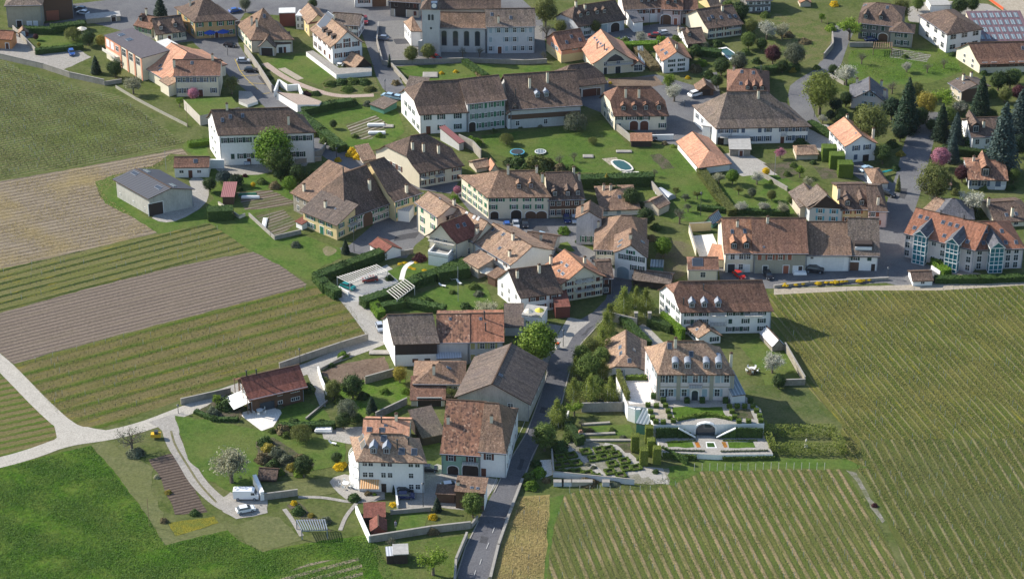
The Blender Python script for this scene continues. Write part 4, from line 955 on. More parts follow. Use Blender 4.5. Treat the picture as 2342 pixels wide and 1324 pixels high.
H('annex', 'small white wing with brown lean-to roof beside the porch', (200, 395), (325, 388), 475, kind='mono', D=5, rise=1.4, roof='dark', wall='white', ov=.4, doors=[('f', .3, 1.2, 1.9, 'glass'), ('f', .6, .8, 1.9, 'brown')])
H('pavilion', 'modern white framed box with dark front behind the beige inn', (228, 122), (368, 118), 240, kind='flat', D=4, ov=.15, roof='white', wall='red')
H('annex', 'glazed white stair tower beside the modern box', (375, 145), (448, 150), 262, kind='flat', D=5, ov=.1, roof='white', wall='white', f=(2, 2))
H('house', 'yellow house with pale tiled roof and red boarded gable by the street', (492, 205), (652, 175), 330, X=(572, 130), back=(490, 32), roof='lit', wall='yellow', l=([.3, .7], 2, dict(w=.8)), clad=('red', 4.2, None, 'f'), ov=.5)
H('house', 'grey white house with weathered grey roof next to the red van', (700, 208), (930, 225), 325, r1=(700, 112), roof='grey', wall='white', sh='brown', f=(4, 2), r=(2, 2), ch=[(715, 170), (815, 235, 2.6)], slope=.55)
h18 = H('house', 'large white house with three dormers on its pale roof above the terraced lawn', (700, 402), (962, 370), 575, X=(842, 277), back=(650, 130), roof='lit', wall='white', sh='brown', f=([.2, .5, .8], 2, dict(top=7.2, bot=1)), l=([.12, .35, .6, .85], 2), dm=[(615, 290), (655, 320), (695, 350)], dt='flat', sk=[(640, 185, 4.5, 5.5)], ch=[(862, 275, 1.4)], ov=.8)
add_window(h18.root, h18.fm('f', h18.frame('f')[2]*.5, h18.hw+.9), 1.0, 1.0, 'brown')
H('porch', 'dark timber veranda on the corner of the large white house', (700, 475), (790, 470), 560, kind='mono', D=3, rise=.6, roof='dark', wall='dark', ov=.3)
H('carport', 'open garden pavilion with light tiled roof on the white house terrace', (905, 595), (1050, 575), 640, X=(990, 515), back=(880, 465), roof='lit', wall='dark', ov=.5)
H('farmhouse', 'white farmhouse with dark barn door cut by the top edge', (900, -30), (1200, -40), 68, D=12, roof='dark', wall='white', sh='brown', f=([.2, .35], 1), doors=[('f', .72, 4.5, 3.5, 'wood')])
H('barn', 'dark boarded barn left of the church tower', (1215, 5), (1475, 22), 145, D=12, roof='dark', wall='beige', f=([.2, .6, .85], 2), clad=('dark', 2.6, None, 'f'), doors=[('f', .35, 3.6, 3, 'dark')], sh='brown')
H('building', 'long building with grey roof behind the church nave', (1660, 72), (2190, 68), 130, r1=(1665, 0), roof='dark', wall='beige', D=10)
H('market_hall', 'red and white striped awning roof behind the church', (1650, 50), (1905, 42), 100, kind='mono', D=5, rise=2.2, roof='awnr', wall='white', ov=.1) if 'awnr' in ROOF else None
# church: tower, nave, sacristy
hn = H('church', 'white village church with square tower and four tall arched windows', (1645, 243), (2066, 250), 465, r1=(1655, 108), roof='brown', ends='gg', wall='grey', cat='church', slope=.7, ov=.35)
for u in (.12, .36, .595, .825):
    L_ = hn.W; dd = flatpoly(arch_pts(1.5, 4.9), -.05, .05).build('window', PANE, hn.root); dd.matrix_local = hn.fm('f', u*L_, 2.2)
    flatpoly([(x*1.25, z*1.06-.1) for x, z in arch_pts(1.5, 4.9)], -.03, .04).build('window_frame', ROOF['gravelroof'], dd)
def tower():
    ze = G((1497, 82), 0); h = 15.4
    top = G((1497, 84), h); top2 = G((1650, 88), h); top2.z = h; Mi = hn.M.inverted()
    a = Mi @ Vector((top.x, top.y, 0)); W = (top2-top).length; d = 5.2; x0, y0 = a.x, a.y
    m = MB(); m.box(x0, y0, 0, x0+W, y0+d, h); m.box(x0-.15, y0-.15, h-.35, x0+W+.15, y0+d+.15, h-.1)
    m.box(x0-.25, y0-.25, 0, x0+W+.25, y0+d+.25, 1.2)
    t = m.build('tower', [WALL['grey']], hn.root)
    r = MB(); o = .45; c = (x0+W/2, y0+d/2, h+3.4)
    P = [(x0-o, y0-o, h), (x0+W+o, y0-o, h), (x0+W+o, y0+d+o, h), (x0-o, y0+d+o, h)]
    for i in range(4): r.face([P[i], P[(i+1) % 4], c])
    r.face(P[::-1]); r.build('tower_roof', [ROOF['dark']], t)
    cl = MB(); cl.box(x0+W*.55, y0-.3, h+.3, x0+W*.9, y0+1.4, h+2.2, 0); cl.cyl(0, 0, 0, .06, .75, n=16, mi=1, M=Matrix.Translation((x0+W*.725, y0-.3, h+1.3)) @ Matrix.Rotation(math.pi/2, 4, 'X'))
    cl.build('clock_dormer', [SHUT['navy'], WHITE], t)
    for u in (.42, .62):
        b = flatpoly(arch_pts(.7, 1.9), -.05, .04).build('bell_opening', PANE, t); b.location = (x0+W*u, y0, h-3.6)
    b = MB().box(-.3, -.05, 0, .3, .03, .7).build('window', PANE, t); b.location = (x0+W*.52, y0, h-6.6)
    b = flatpoly(arch_pts(1.5, 2.6), -.08, .04).build('door', SHUT['brown'], t); b.location = (x0+W*.55, y0-.25, 0)
    MB().box(x0-.08, y0+.05, 7.5, x0-.004, y0+d-.05, h-.4).build('tower_cladding', [WALL['salmon']], t)
    bt = MB(); bt.prism([(x0-1.3, y0-.1), (x0-.1, y0-.1), (x0-.1, y0+1.2)], 0, 5, 0, 0); bt.build('buttress', [WALL['grey']], t)
tower()
H('chapel', 'small white sacristy with pyramid roof left of the church tower', (1402, 270), (1494, 272), 412, r1=(1458, 148), bl=(1340, 192), roof='lit', ends='hh', wall='white', l=(4, 1), ov=.4, inset=(1.7, 1.7))
H('house', 'grey parsonage with blue grey shutters attached to the church', (2075, 238), (2503, 232), 480, r1=(2052, 82), roof='grey', ends='gg', wall='blue', sh='blue', f=(6, 3), doors=[('f', .27, 1.2, 2.3, 'brown')], ch=[(2180, 200, 2)], sk=[(2120, 130), (2290, 160)], ov=.4, slope=.6)
# long farmhouse
h25 = H('farmhouse', 'long farmhouse with bright white gable end, left section of the row', (1482, 1010), (1900, 987), 1197, r1=(1550, 727), bl=(1312, 822), ends='tg', th=.45, roof='dark', wall='white', sh='dgreen', f=([.16, .45, .8], 2), l=([.25, .45, .65, .88], 2, dict(top=6)), fl=.3, doors=[('f', .17, 1.3, 2.4, 'brown')])
H('farmhouse', 'recessed middle section of the long farmhouse with two rows of small windows', (1905, 920), (2240, 882), 1178, r1=(1905, 700), D=17, ends='gg', roof='dark', wall='grey', sh='green', f=([.15, .32, .48, .65, .8, .94], 3), fl=.3, doors=[('f', .12, 2.0, 3.0, 'dark', 1)])
H('shed', 'narrow roofed wall behind the bright gable of the long farmhouse', (1372, 775), (1520, 790), 805, kind='mono', D=3.5, rise=1.4, roof='grey', wall='beige')
H('shed', 'green boarded shed with grey roof in the kitchen garden', (1040, 932), (1158, 975), 975, kind='mono', D=5.6, rise=.5, roof='grey', wall='teal', ov=.3)
T(2, 0)
H('farmhouse', 'end section of the long farmhouse with timber gallery under the eaves', (30, 972), (655, 930), 1150, r1=(10, 665), r2=(345, 650), D=20, ends='gg', roof='dark', wall='grey', sh=None, f=([.1, .5, .9], 1, dict(top=3)), clad=('wood', 2.9, 4.4, 'f'), fl=.3, ch=[(75, 860, 2.2, 1), (200, 780, 3.0), (358, 730, 3.0)], dm=[(270, 870, 1.2), (350, 862, 1.2)], dt='zincg')
H('annex', 'small gabled wing with balcony in the corner of the long farmhouse', (8, 1003), (128, 985), 1150, X=(62, 930), D=6, roof='lit', wall='white', clad=('wood', 3.2, 4.4, 'f'), f=([.3, .7], 2), ov=.6)
H('house', 'long house with four tall dormers and salmon half hipped gable', (632, 224), (1045, 160), 335, r1=(545, 66), bl=(400, 155), ends='tg', th=.4, roof='dark', wall='blue', sh='dgreen', f=([.2, .7, .82], 2), dm=[(655, 158), (718, 140), (800, 130), (865, 120)], ch=[(692, 85, 1.6), (612, 40, 1.4)], doors=[('f', .55, 2.6, 3, 'blue'), ('f', .8, 3, 3, 'dark', 1)])
H('house', 'grey lilac row house with small dormers at the top, beside the white lean-to', (1050, 85), (1385, 66), 215, D=12, slope=.6, roof='dark', wall='rose', sh='brown', f=([.12, .42, .6, .75, .9], 2), dm=[(1195, 22, 1.1), (1260, 18, 1.1), (1320, 12, 1.1)], doors=[('f', .75, 2.4, 2.6, 'white')])
H('house', 'pink row house with dark arched gate and two dormers', (1385, 80), (1552, 84), 220, D=12, slope=.6, roof='red', wall='pink', sh='brown', f=([.72], 2), dm=[(1430, 40, 1.1), (1495, 32, 1.1)], doors=[('f', .18, 3.4, 3.4, 'wood', 1), ('f', .7, 1.1, 2.2, 'red')])
H('house', 'last pink row house right of the arched gate', (1555, 84), (1690, 82), 212, D=12, slope=.6, roof='red', wall='rose', sh='brown', f=([.2], 2), doors=[('f', .2, 1.1, 2.1, 'brown')])
H('annex', 'white lean-to with dark roof in front of the grey lilac row house', (1128, 205), (1208, 195), 290, kind='mono', D=8, rise=1.6, roof='slate', wall='white', ov=.2)
H('house', 'cream gabled house with five skylights near the top', (1790, 248), (2088, 208), 355, r1=(1697, 85), bl=(1592, 122), roof='dark', wall='cream', sh='brown', f=([.1, .35, .6, .88], 2), sk=[(1795, 172), (1825, 152), (1905, 158), (1980, 150), (2030, 145)], ch=[(1915, 95, 1.6), (1865, 215, 1.6, 1)], balc=[('f', .6, .95, 3)])
H('house', 'smaller dark roofed house in front of the cream gabled house', (1608, 385), (1760, 372), 432, r1=(1548, 262), D=11, roof='dark', wall='white', l=([.4, .6], 2), dm=[(1622, 325, 1.1)], ch=[(1530, 270, 1.2)], f=([.3, .7], 1), clad=('dark', 0, None, 'f'))
H('house', 'yellow gabled house cut by the top edge beside the conifer', (1830, 75), (1990, 45), 110, D=9, roof='grey', wall='yellow', slope=.6, ch=[(1900, 20, 1.4)])
H('house', 'pale stone house at the top edge behind the trees', (2135, 5), (2350, -5), 120, D=10, roof='dark', wall='darkstone', sh='white', f=(3, 2))
h35 = H('house', 'orange and yellow house with solar strip on its roof beside the lit gabled house', (483, 437), (706, 402), 562, r1=(428, 290), bl=(352, 332), roof='red', wall='salmon', sh='blue', l=([.42, .68], 2), f=([.55, .85], 1, dict(bot=3.2, w=.9)), sk=[(530, 378), (572, 328), (648, 355)], clad=('yellow', 0, 2.6, 'lf'))
h36 = H('house', 'large cream house with wide lit roof and dark glazed gable', (770, 555), (1122, 525), 672, X=(985, 425), back=(840, 268), roof='salmon', wall='cream', f=([.3, .62], 2), sk=[(778, 340, .9, .8), (797, 358, .9, .8), (812, 378, .9, .8), (832, 392, .9, .8), (850, 410, .9, .8), (885, 445, .9, .8)], ch=[(800, 435, 1.8, 1), (865, 445, 1.8, 1)], ov=.8, balc=[('f', .3, .98, 3.2)], doors=[('f', .3, 1.0, 2.2, 'glass'), ('f', .62, 1.6, 2.2, 'glass')])
gl = flatpoly([(-2.9, 0), (2.9, 0), (1.8, 1.3), (0, 2.3), (-1.8, 1.3)], -.06, .02).build('gable_glazing', PANE, h36.root); gl.matrix_local = h36.fm('f', h36.frame('f')[2]*.55, h36.hw-.3)
H('annex', 'right wing with narrow lit roof and glazed terrace front', (1120, 578), (1214, 572), 645, X=(1165, 538), back=(1030, 402), roof='salmon', wall='cream', f=([.3, .7], 1, dict(w=1.2, h=1.9)), ov=.5)
H('greenhouse', 'long low glass roof sloping down beside the right wing', (1180, 600), (1225, 600), 625, kind='mono', D=16, rise=.8, roof='glassr', wall='white', ov=.1)
H('house', 'compact white house with orange roof and solar panel on the slope', (1393, 532), (1620, 512), 655, X=(1518, 455), back=(1440, 340), roof='orange', wall='white', sh='dgreen', f=([.32, .7], 3), l=([.3, .6], 1), sk=[(1380, 448), (1415, 475, 1.8, 1.2), (1445, 382, .5, .5)], ch=[(1345, 405, 1.4, 1), (1507, 435, 1.5)], ov=.8)
H('barn', 'dark roofed barn with brown garage doors in the middle of the village', (537, 768), (872, 728), 882, r1=(470, 592), bl=(400, 650), ends='tt', th=.4, roof='dark', wall='beige', doors=[('f', .2, 3.8, 2.8, 'dark'), ('f', .5, 2.2, 2.4, 'brown'), ('f', .68, 2.2, 2.4, 'brown'), ('f', .83, 1.2, 2.3, 'wood')], f=([.72], 1, dict(bot=2.8, w=.8)))
h39 = H('house', 'cream gabled house with four lit dormers and two arched doors', (960, 1018), (1422, 1015), 1160, r1=(975, 772), r2=(1330, 770), bl=(838, 868), ends='tt', th=.5, roof='red', wall='cream', sh='dgreen', f=([.08, .28, .38, .5, .6, .92], 2), l=([.3, .55, .8], 2), dm=[(1035, 985, 1.4), (1135, 982, 1.4), (1235, 980, 1.4), (1350, 980, 1.4)], ch=[(1055, 860, 2.4), (1173, 862, 2.4)], doors=[('f', .37, 2.4, 2.9, 'brown', 1), ('f', .57, 2.4, 2.9, 'brown', 1)])
H('garage', 'small brown timber garage with light roof beside the white van', (1700, 800), (1838, 798), 855, X=(1775, 752), back=(1750, 702), roof='brown', wall='wood', ov=.6, doors=[('f', .5, 2.6, 2.0, 'dark')])
H('house', 'brown roofed house with three small dormers behind the big slate farm', (1965, 800), (2330, 812), 890, r1=(2040, 612), r2=(2290, 625), D=15, ends='hh', roof='red', wall='beige', dm=[(2140, 800, 1.2), (2205, 802, 1.2), (2270, 805, 1.2)], sk=[(2088, 640), (2192, 650), (2080, 745)], ch=[(2018, 620, 1.2), (2258, 650, 2.2, 1)], inset=(4, 4))
h42 = H('farmhouse', 'huge farmhouse with broad grey brown hipped roof and navy shutters', (1865, 1130), (2686, 1112), 1288, r1=(1918, 822), r2=(2480, 830), bl=(1665, 935), ends='hh', roof='grey', wall='white', sh='navy', f=([.06, .11, .2, .29, .38, .47, .56, .72, .8, .88, .95], 2), l=([.15, .4, .7], 1), fl=.35, ch=[(2235, 870, 2.2)], balc=[('f', .04, .16, 2.7), ('f', .7, .76, 2.7)], doors=[('f', .05, 1.8, 2.2, 'dark'), ('f', .72, 1.1, 2.2, 'brown')], inset=(6, 9))
H('porch', 'small white entrance porch with pale awning on the huge farmhouse', (1740, 1120), (1810, 1130), 1235, kind='mono', D=3, rise=.7, roof='white', wall='white', ov=.3)
H('garden_shelter', 'little orange tiled shelter against the white garden wall', (1105, 1258), (1285, 1258), 1310, kind='mono', D=3, rise=.8, roof='orange', wall='dark', ov=.3)
T(3, 0)
H('hut', 'small cream hut with red roof at the top of the slope', (345, 25), (438, 22), 65, X=(395, 2), D=4, roof='orange', wall='beige', ov=.3)
H('farmhouse', 'grey stone farmhouse with dark roof and brown arched gate on the right', (868, 200), (1225, 236), 345, r1=(862, 10), D=16, ends='tt', th=.45, roof='dark', wall='darkstone', sh='dgreen', f=([.15, .38, .6], 2), dm=[(925, 168, 1.3), (1060, 178, 1.3)], sk=[(920, 50), (1118, 68)], doors=[('f', .62, 3, 2.6, 'wood', 1)], slope=.7)
H('house', 'grey stone wing with hipped roof attached to the stone farmhouse', (1150, 275), (1345, 290), 412, r1=(1240, 195), D=12, ends='hh', roof='dark', wall='olive', sh='dgreen', f=([.38, .7], 2), inset=(4.5, 4.5), slope=.6)
h48 = H('school', 'white workshop building with brown hipped roof and red windows', (1412, 132), (1660, 300), None, hw=6.6, rise=2.6, D=12, ends='hh', roof='dark', wall='white', f=([.3, .58, .84], 2, dict(w=1.7, h=1.7)), r=(3, 2, dict(w=2.0, h=1.5)), inset=(5, 5), fl=0)
H('garage', 'white concrete cube with flat grey roof behind the workshop', (1510, 55), (1680, 50), 112, kind='flat', D=7, ov=.1, roof='gravelroof', wall='white')
T(3, 0)
hall = H('factory_hall', 'low hall with red framed rows of roof glazing', (1930, 375), (2420, 368), 420, kind='mono', D=20, rise=1.9, roof='darkred', wall='beige', ov=.1, fl=0)
for r_ in range(4):
    for c_ in range(11):
        m_ = MB(); x_ = 1.0+c_*1.95; y_ = 1+r_*4.8; gz = hall.hw+1.9*(y_/20); m_.face([(x_, y_, gz+.3), (x_+1.3, y_, gz+.3), (x_+1.3, y_+3.2, gz+.6), (x_, y_+3.2, gz+.6)])
        if x_+1.3 < hall.W: m_.build('roof_light', [ROOF['glassr']], hall.roof)
H('workshop', 'cream gabled workshop with long brown roof at the right edge', (1945, 562), (2430, 548), 655, r1=(1872, 385), bl=(1738, 430), roof='red', wall='cream', l=([.35, .7], 2, dict(w=1.0, h=1.0)), f=(6, 1, dict(bot=2.2, w=1.5, h=1.3)), sk=[(2325, 430)], clad=('wood', 1.9, 3.4, 'f'))
H('wall_building', 'long low concrete store beside the hall with glazed roof', (2120, 192), (2320, 188), 240, kind='flat', D=5, ov=.05, roof='gravelroof', wall='concrete')
H('house', 'pink house with blue grey slate roof below the green meadow', (800, 872), (1112, 908), 960, X=(966, 802), back=(960, 690), roof='slate', wall='rose', sh='blue', f=([.42, .56], 2, dict(top=6.5, bot=0)), ch=[(848, 745, 1.6), (1065, 770, 1.8), (1092, 860, 2.0)], ov=.6)
H('cottage', 'narrow brick cottage with low purple grey roof and two chimneys', (1682, 738), (1788, 808), 850, D=9, slope=.28, roof='purple', wall='beige', f=(2, 2, dict(w=.8)), ch=[(1795, 715, 1.8), (1865, 685, 1.4)], sk=[(1745, 705, .8, .5), (1800, 742, .8, .5)], ov=.7, fl=0, clad=('wood', 0, None, 'r'))
h54 = H('house', 'white house with bright orange roof and tall white chimney beside the lane', (752, 1292), (1015, 1268), 1452, X=(905, 1203), back=(742, 1047), roof='salmon', wall='white', sh='navy', f=([.35, .72], 2), l=([.15, .4, .65, .9], 2), ch=[(990, 1225, 3.0), (762, 1052, 1.2)], sk=[(840, 1188, .5, .5)], ov=.6, doors=[('f', .7, 1.8, 2, 'dark')])
H('house', 'dark roofed house half hidden by blue conifers on the right', (1880, 1215), (2150, 1205), 1330, r1=(1850, 1052), D=12, roof='dark', wall='white', f=(3, 1), ch=[(1975, 1130, 1.8)], l=([.3, .6], 1), dm=[(1905, 1180, 2.2)])
T(1, 1)
H('house', 'stone walled wing with light roof behind the yellow fronted house', (350, 432), (560, 530), 592, kind='mono', D=13, rise=4.6, roof='brown', wall='stone', f=([.2, .5], 2, dict(w=.8)), ch=[(450, 415, 2.0)], ov=.6)
h61 = H('farmhouse', 'great farmhouse with steep dark hipped roof and arched barn door', (812, 660), (1215, 515), 798, r1=(795, 262), r2=(1005, 208), ends='hh', roof='dark', wall='tan', slope=.95, fl=.42, f=([.3, .57, .68, .8, .92], 2, dict(sh='green')), ch=[(1033, 400, 2.8), (800, 275, 2.2, 1)], doors=[('f', .5, 3.2, 4.0, 'wood', 1), ('f', .12, 1.0, 2.1, 'dark')])
H('house', 'yellow fronted house with low grey brown roof and bright green shutters', (440, 592), (738, 712), None, hw=4.7, kind='mono', D=7.2, rise=2.5, roof='purple', wall='yellow', sh='green', f=([.16, .27, .55, .78], 2), r=([.25, .8], 2), ch=[(640, 560, 1.8)], sk=[(728, 575, .5, .5)], ov=.7, balc=[('r', .55, .95, 2.7)], doors=[('f', .55, 1.3, 2.2, 'green')])
H('porch', 'small glazed porch with red roof on the yellow fronted house', (378, 690), (430, 715), 740, kind='mono', D=4, rise=.5, roof='maroon', wall='white', ov=.3)
H('house', 'yellow rendered neighbour with dark roof right of the great farmhouse', (1258, 500), (1492, 425), 690, r1=(1052, 152), ends='gh', roof='dark', wall='yellow', sh='green', slope=.62, f=([.15, .4, .8], 2), ch=[(1362, 428, 2.2)], inset=(0, 4), fl=.35)
H('shed', 'white painted metal shed in the shade beside the yellow neighbour', (1265, 585), (1385, 600), 680, kind='flat', D=4, ov=.1, roof='metal', wall='white')
h63 = H('house', 'cream half hipped house with balconies and three chimneys beside the street', (1475, 245), (1852, 178), 390, r1=(1345, -62), ends='tt', th=.5, roof='dark', wall='cream', sh='brown', f=([.08, .3, .52, .76, .84, .92], 2), l=([.3, .42, .55], 1, dict(bot=1, top=4.5)), ch=[(1415, 40, 2.0), (1513, 60, 2.2), (1647, 75, 2.2)], balc=[('f', .03, .2, 3), ('f', .36, .56, 3)], slope=.6, bl=(1088, 52))
H('annex', 'little lit roofed outhouse on the street corner beside the half hipped house', (975, 150), (1085, 130), 175, kind='mono', D=6, rise=1.8, roof='lit', wall='beige', ov=.3)
H('annex', 'annex with dull red sheet roof behind the half hipped house', (1830, -5), (1870, -18), 60, kind='mono', D=9, rise=1.6, roof='redflat', wall='grey', ov=.3)
H('shed', 'low outhouse with salmon tiled roof against the lawn wall', (1985, 215), (2110, 190), 255, r1=(1975, 150), roof='lit', wall='beige', ov=.3, slope=.4)
H('shed', 'smallest salmon roofed shed behind the town house chimneys', (2110, 235), (2185, 225), 262, X=(2140, 175), D=4, roof='salmon', wall='beige', ov=.2)
H('house', 'tall cream house with dark green shutters at the head of the stepped row', (1455, 515), (1640, 640), 772, r1=(1525, 398), roof='lit', wall='cream', sh='green', f=([.25, .75], 3), sk=[(1658, 490, .7, .9)], D=9, slope=.5)
h64b = H('house', 'row house with bright orange roof, skylights and black dormers', (1640, 690), (1960, 860), 850, r1=(1800, 545), r2=(2110, 665), roof='lit', wall='cream', sk=[(1750, 545, .9, 1.1), (1805, 655, .9, 1.1), (1897, 615, .9, 1.1), (1965, 648, .9, 1.1), (2000, 662, .9, 1.1), (1945, 722, .9, 1.1)], ch=[(1993, 790, 1.4), (1785, 540, 1.6)], dm=[(1640, 650, 1.8), (1700, 690, 1.8)], dt='flat', slope=.5, D=9)
h64c = H('house', 'gabled house with stacked curved balconies and dark red roof facing the garden', (1565, 800), (1802, 850), 1000, X=(1690, 703), back=(1920, 638), roof='maroon', wall='cream', f=([.3, .6], 2), ov=.9, sk=[(1818, 730, .9, 1.1), (1876, 715, .9, 1.1)], balc=[('f', .02, .98, 2.6), ('f', .02, .98, 5.4)], r=([.6], 2, dict(w=.7, h=1.6)))
H('annex', 'white ground floor terrace block below the curved balconies', (1555, 985), (1730, 1015), 1075, kind='flat', D=6, ov=.05, roof='gravelroof', wall='white', par=.8)
h64d = H('house', 'white walled end of the stepped row with speckled lit roof', (1960, 862), (2290, 1062), 1008, r1=(2118, 692), roof='lit', wall='white', f=([.3, .62, .85], 2, dict(w=.7, h=1.2, sh='brown')), sk=[(2130, 762, .8, 1.0), (2223, 803, .8, 1.0), (2190, 925, .8, 1.0)], ch=[(2310, 850, 1.8), (2280, 995, 1.6)], D=8.5, slope=.45)
H('canopy', 'light tiled canopy roof on posts against the white row', (1878, 1030), (2000, 1105), 1120, kind='mono', D=4.6, rise=1.1, roof='lit', wall='beige', ov=.4)
H('garage', 'small garage with red brown roof beside the yard wall', (1160, 965), (1310, 925), 1035, X=(1212, 905), back=(1110, 828), roof='maroon', wall='white', ov=.3)
H('canopy', 'small brown canopy beside the white gable below the umbrella', (2085, 1165), (2150, 1195), 1240, kind='mono', D=3.5, rise=.6, roof='brown', wall='wood', ov=.3)
T(2, 1)
h73 = H('town_house', 'broad cream town house with arched ground floor and green shutters', (-168, 462), (372, 457), 665, r1=(-108, 238), ends='hg', roof='brown', wall='cream', sh='green', f=([.08, .2, .42, .64, .84], 3), l=(5, 3), D=13, shear=-.55, slope=.62, fl=.3, dm=[(105, 395, 1.3), (212, 390, 1.3)], ch=[(8, 260, 2.4), (262, 245, 1.6), (312, 250, 2.2)], doors=[('f', .1, 2.2, 2.2, 'dark', 1), ('f', .46, 2.8, 2.6, 'dark', 1), ('f', .7, 2.9, 2.2, 'wood', 1), ('f', .88, 2.9, 2.2, 'wood', 1)], inset=(6.5, 0))
h74 = H('house', 'house with brown timber balcony and three dormers beside the town house', (374, 490), (688, 480), 655, r1=(372, 252), ends='gh', roof='dark', wall='beige', sh='brown', f=([.1, .28, .52, .78], 2), dm=[(425, 462, 1.4), (540, 460, 1.4), (630, 455, 1.4)], ch=[(592, 245, 1.8), (640, 320, 2.0)], clad=('wood', 2.6, 3.6, 'f'), D=15, inset=(0, 3), slope=.62)
h69 = H('house', 'white house with swept hipped roof behind the tall blank gable', (845, 582), (1176, 568), 640, r1=(858, 408), r2=(1030, 402), ends='hh', roof='brown', wall='white', f=([.1, .45], 1), D=14, fl=.4, ch=[(860, 410, 1.8), (922, 408, 1.6)], sk=[(1000, 470)], inset=(5, 4.5), sh='blue')
h68 = H('house', 'tall narrow house with blank grey gable patched with stains', (618, 650), (836, 655), 890, X=(738, 592), back=(738, 505), roof='brown', wall='lilac', ch=[(668, 610, 2.0)], f=([.28, .5, .72], 1, dict(top=2.9, sh='green', w=.7, h=1.6)), ov=.4)
h70 = H('house', 'hip roofed house with hay coloured tiles in front of the blank gable', (782, 930), (1235, 942), 1072, r1=(945, 632), r2=(1110, 648), ends='hh', roof='brown', wall='cream', sh='dgreen', D=18, f=([.13, .28], 2), ch=[(812, 740, 1.8)], fl=.3, doors=[('f', .27, 1.2, 2.0, 'brown')], inset=(7, 4))
h71 = H('house', 'white gabled house with grey arched garage door and green shutters', (960, 952), (1238, 998), 1182, X=(1115, 892), back=(1110, 746), roof='brown', wall='white', sh='dgreen', f=([.22, .38, .6, .85], 2, dict(bot=2.2, w=.8)), sk=[(1010, 860), (1000, 905), (1205, 870)], ch=[(1097, 845, 1.4)], doors=[('f', .27, 3.2, 3.4, 'blue', 1), ('f', .66, 1.6, 1.6, 'dark')], ov=.5)
add_window(h71.root, h71.fm('f', h71.frame('f')[2]*.5, h71.hw+.4), 1.1, .95, 'green')
H('shed', 'long open fronted shed with grey brown roof behind the white apartment house', (1122, 1200), (1448, 1238), 1262, r1=(1150, 1120), roof='grey', wall='dark', ov=.4, D=8, slope=.4)
H('shed', 'small teal metal garden shed in the shaded garden', (1275, 1095), (1390, 1100), 1130, kind='flat', D=4, ov=.05, roof='glassr', wall='teal')
H('greenhouse', 'green glass greenhouse with white roof beside the lit row house', (1755, 690), (1830, 712), 725, X=(1800, 650), D=5, roof='glassr', wall='teal', ov=.1)
H('shed', 'brown roofed shed at the end of the orchard wall', (1350, 565), (1440, 520), 640, D=5, slope=.5, roof='lit', wall='beige', ov=.4)
H('house', 'dark roofed rear range between the stepped row and the sunny yard', (160, 880), (400, 915), 965, D=7, roof='dark', wall='grey', slope=.45, ch=[(300, 850, 1.6)])
h75a = H('row_house', 'lit orange brown row house with two dormers and swept eaves', (1945, 962), (2202, 958), 1142, r1=(1905, 657), roof='orange', wall='cream', sh='white', f=([.25, .55, .8], 2), D=17, slope=.5, dm=[(2020, 930, 1.6), (2130, 928, 1.6)], sk=[(2003, 778, .8, 1.2), (2115, 775, .8, 1.2)], ch=[(2050, 728, 1.6)], doors=[('f', .22, 1.8, 2.4, 'glass'), ('f', .78, 1.0, 2.1, 'white')], fl=.3)
H('row_house', 'grey brown row house with red door and brown roof, second of the row', (2204, 962), (2666, 962), 1150, r1=(2175, 657), roof='red', wall='olive', sh='red', f=([.1, .3, .5, .68], 2), D=17, slope=.5, ch=[(2318, 695, 1.6)], sk=[(2285, 915, .5, .5)], doors=[('f', .22, 1.2, 2.2, 'glass'), ('f', .62, 1.4, 2.3, 'red'), ('f', .8, 1.0, 2.1, 'white'), ('f', .9, 1.0, 2.1, 'dark')])
H('annex', 'small salmon roofed entrance lean-to beside the lit row house', (1790, 1010), (1940, 1032), 1080, kind='mono', D=5, rise=1.2, roof='salmon', wall='cream', ov=.3)
H('house', 'small cream house with dark solar panel on its red brown roof', (1615, 1110), (1876, 1112), 1222, r1=(1590, 1005), ends='tg', th=.5, roof='red', wall='cream', f=([.5], 1, dict(w=1.2, h=1.4, sh=None)), sk=[(1695, 1050, 2.8, 2.4)], ov=.35, slope=.5)
H('barn', 'long low barn with salmon roof and white wall beside the gravel lane', (1520, -25), (1712, 200), 45, r1=None, rise=2.3, D=9, ends='gh', roof='salmon', wall='white', slope=.45, ov=.5, inset=(0, 4.5), fl=.1)
H('hut', 'small stone hut with pale flat roof in the gravel lane', (1985, 48), (2165, 50), 105, kind='mono', D=7, rise=.6, roof='gravelroof', wall='stone', ov=.3, doors=[('f', .55, 1.0, 1.7, 'brown')])
T(3, 1)
H('row_house', 'white row house with big garage door, third of the row', (400, 977), (786, 978), 1128, r1=(385, 690), roof='brown', wall='white', D=17, slope=.5, doors=[('f', .63, 5.4, 4.2, 'white')], f=([.13], 2, dict(w=.7, h=.6)))
h75d = H('row_house', 'end row house with roof balcony and grey upper roof', (786, 980), (1038, 986), 1122, r1=(722, 655), roof='grey', wall='white', sh='dgreen', f=([.2, .7], 2), D=17, slope=.5, doors=[('f', .15, 2.8, 2.4, 'wood'), ('f', .85, 1.0, 2, 'dark')])
rb = MB(); rb.box(1.2, 1.5, h75d.hw-.5, h75d.W-1.5, 4.6, h75d.hw+2.3, 0); rb.box(1.3, 1.2, h75d.hw+.6, h75d.W-1.6, 1.5, h75d.hw+1.5, 1); rb.build('roof_balcony', [WALL['dark'], WALL['white']], h75d.root)
h79a = H('house', 'half timbered house with dark triangular gable and bright blue shutters', (430, 560), (716, 572), 690, X=(575, 442), back=(405, 358), roof='grey', wall='blue', sh='sky', f=([.33, .75], 2), ov=.6)
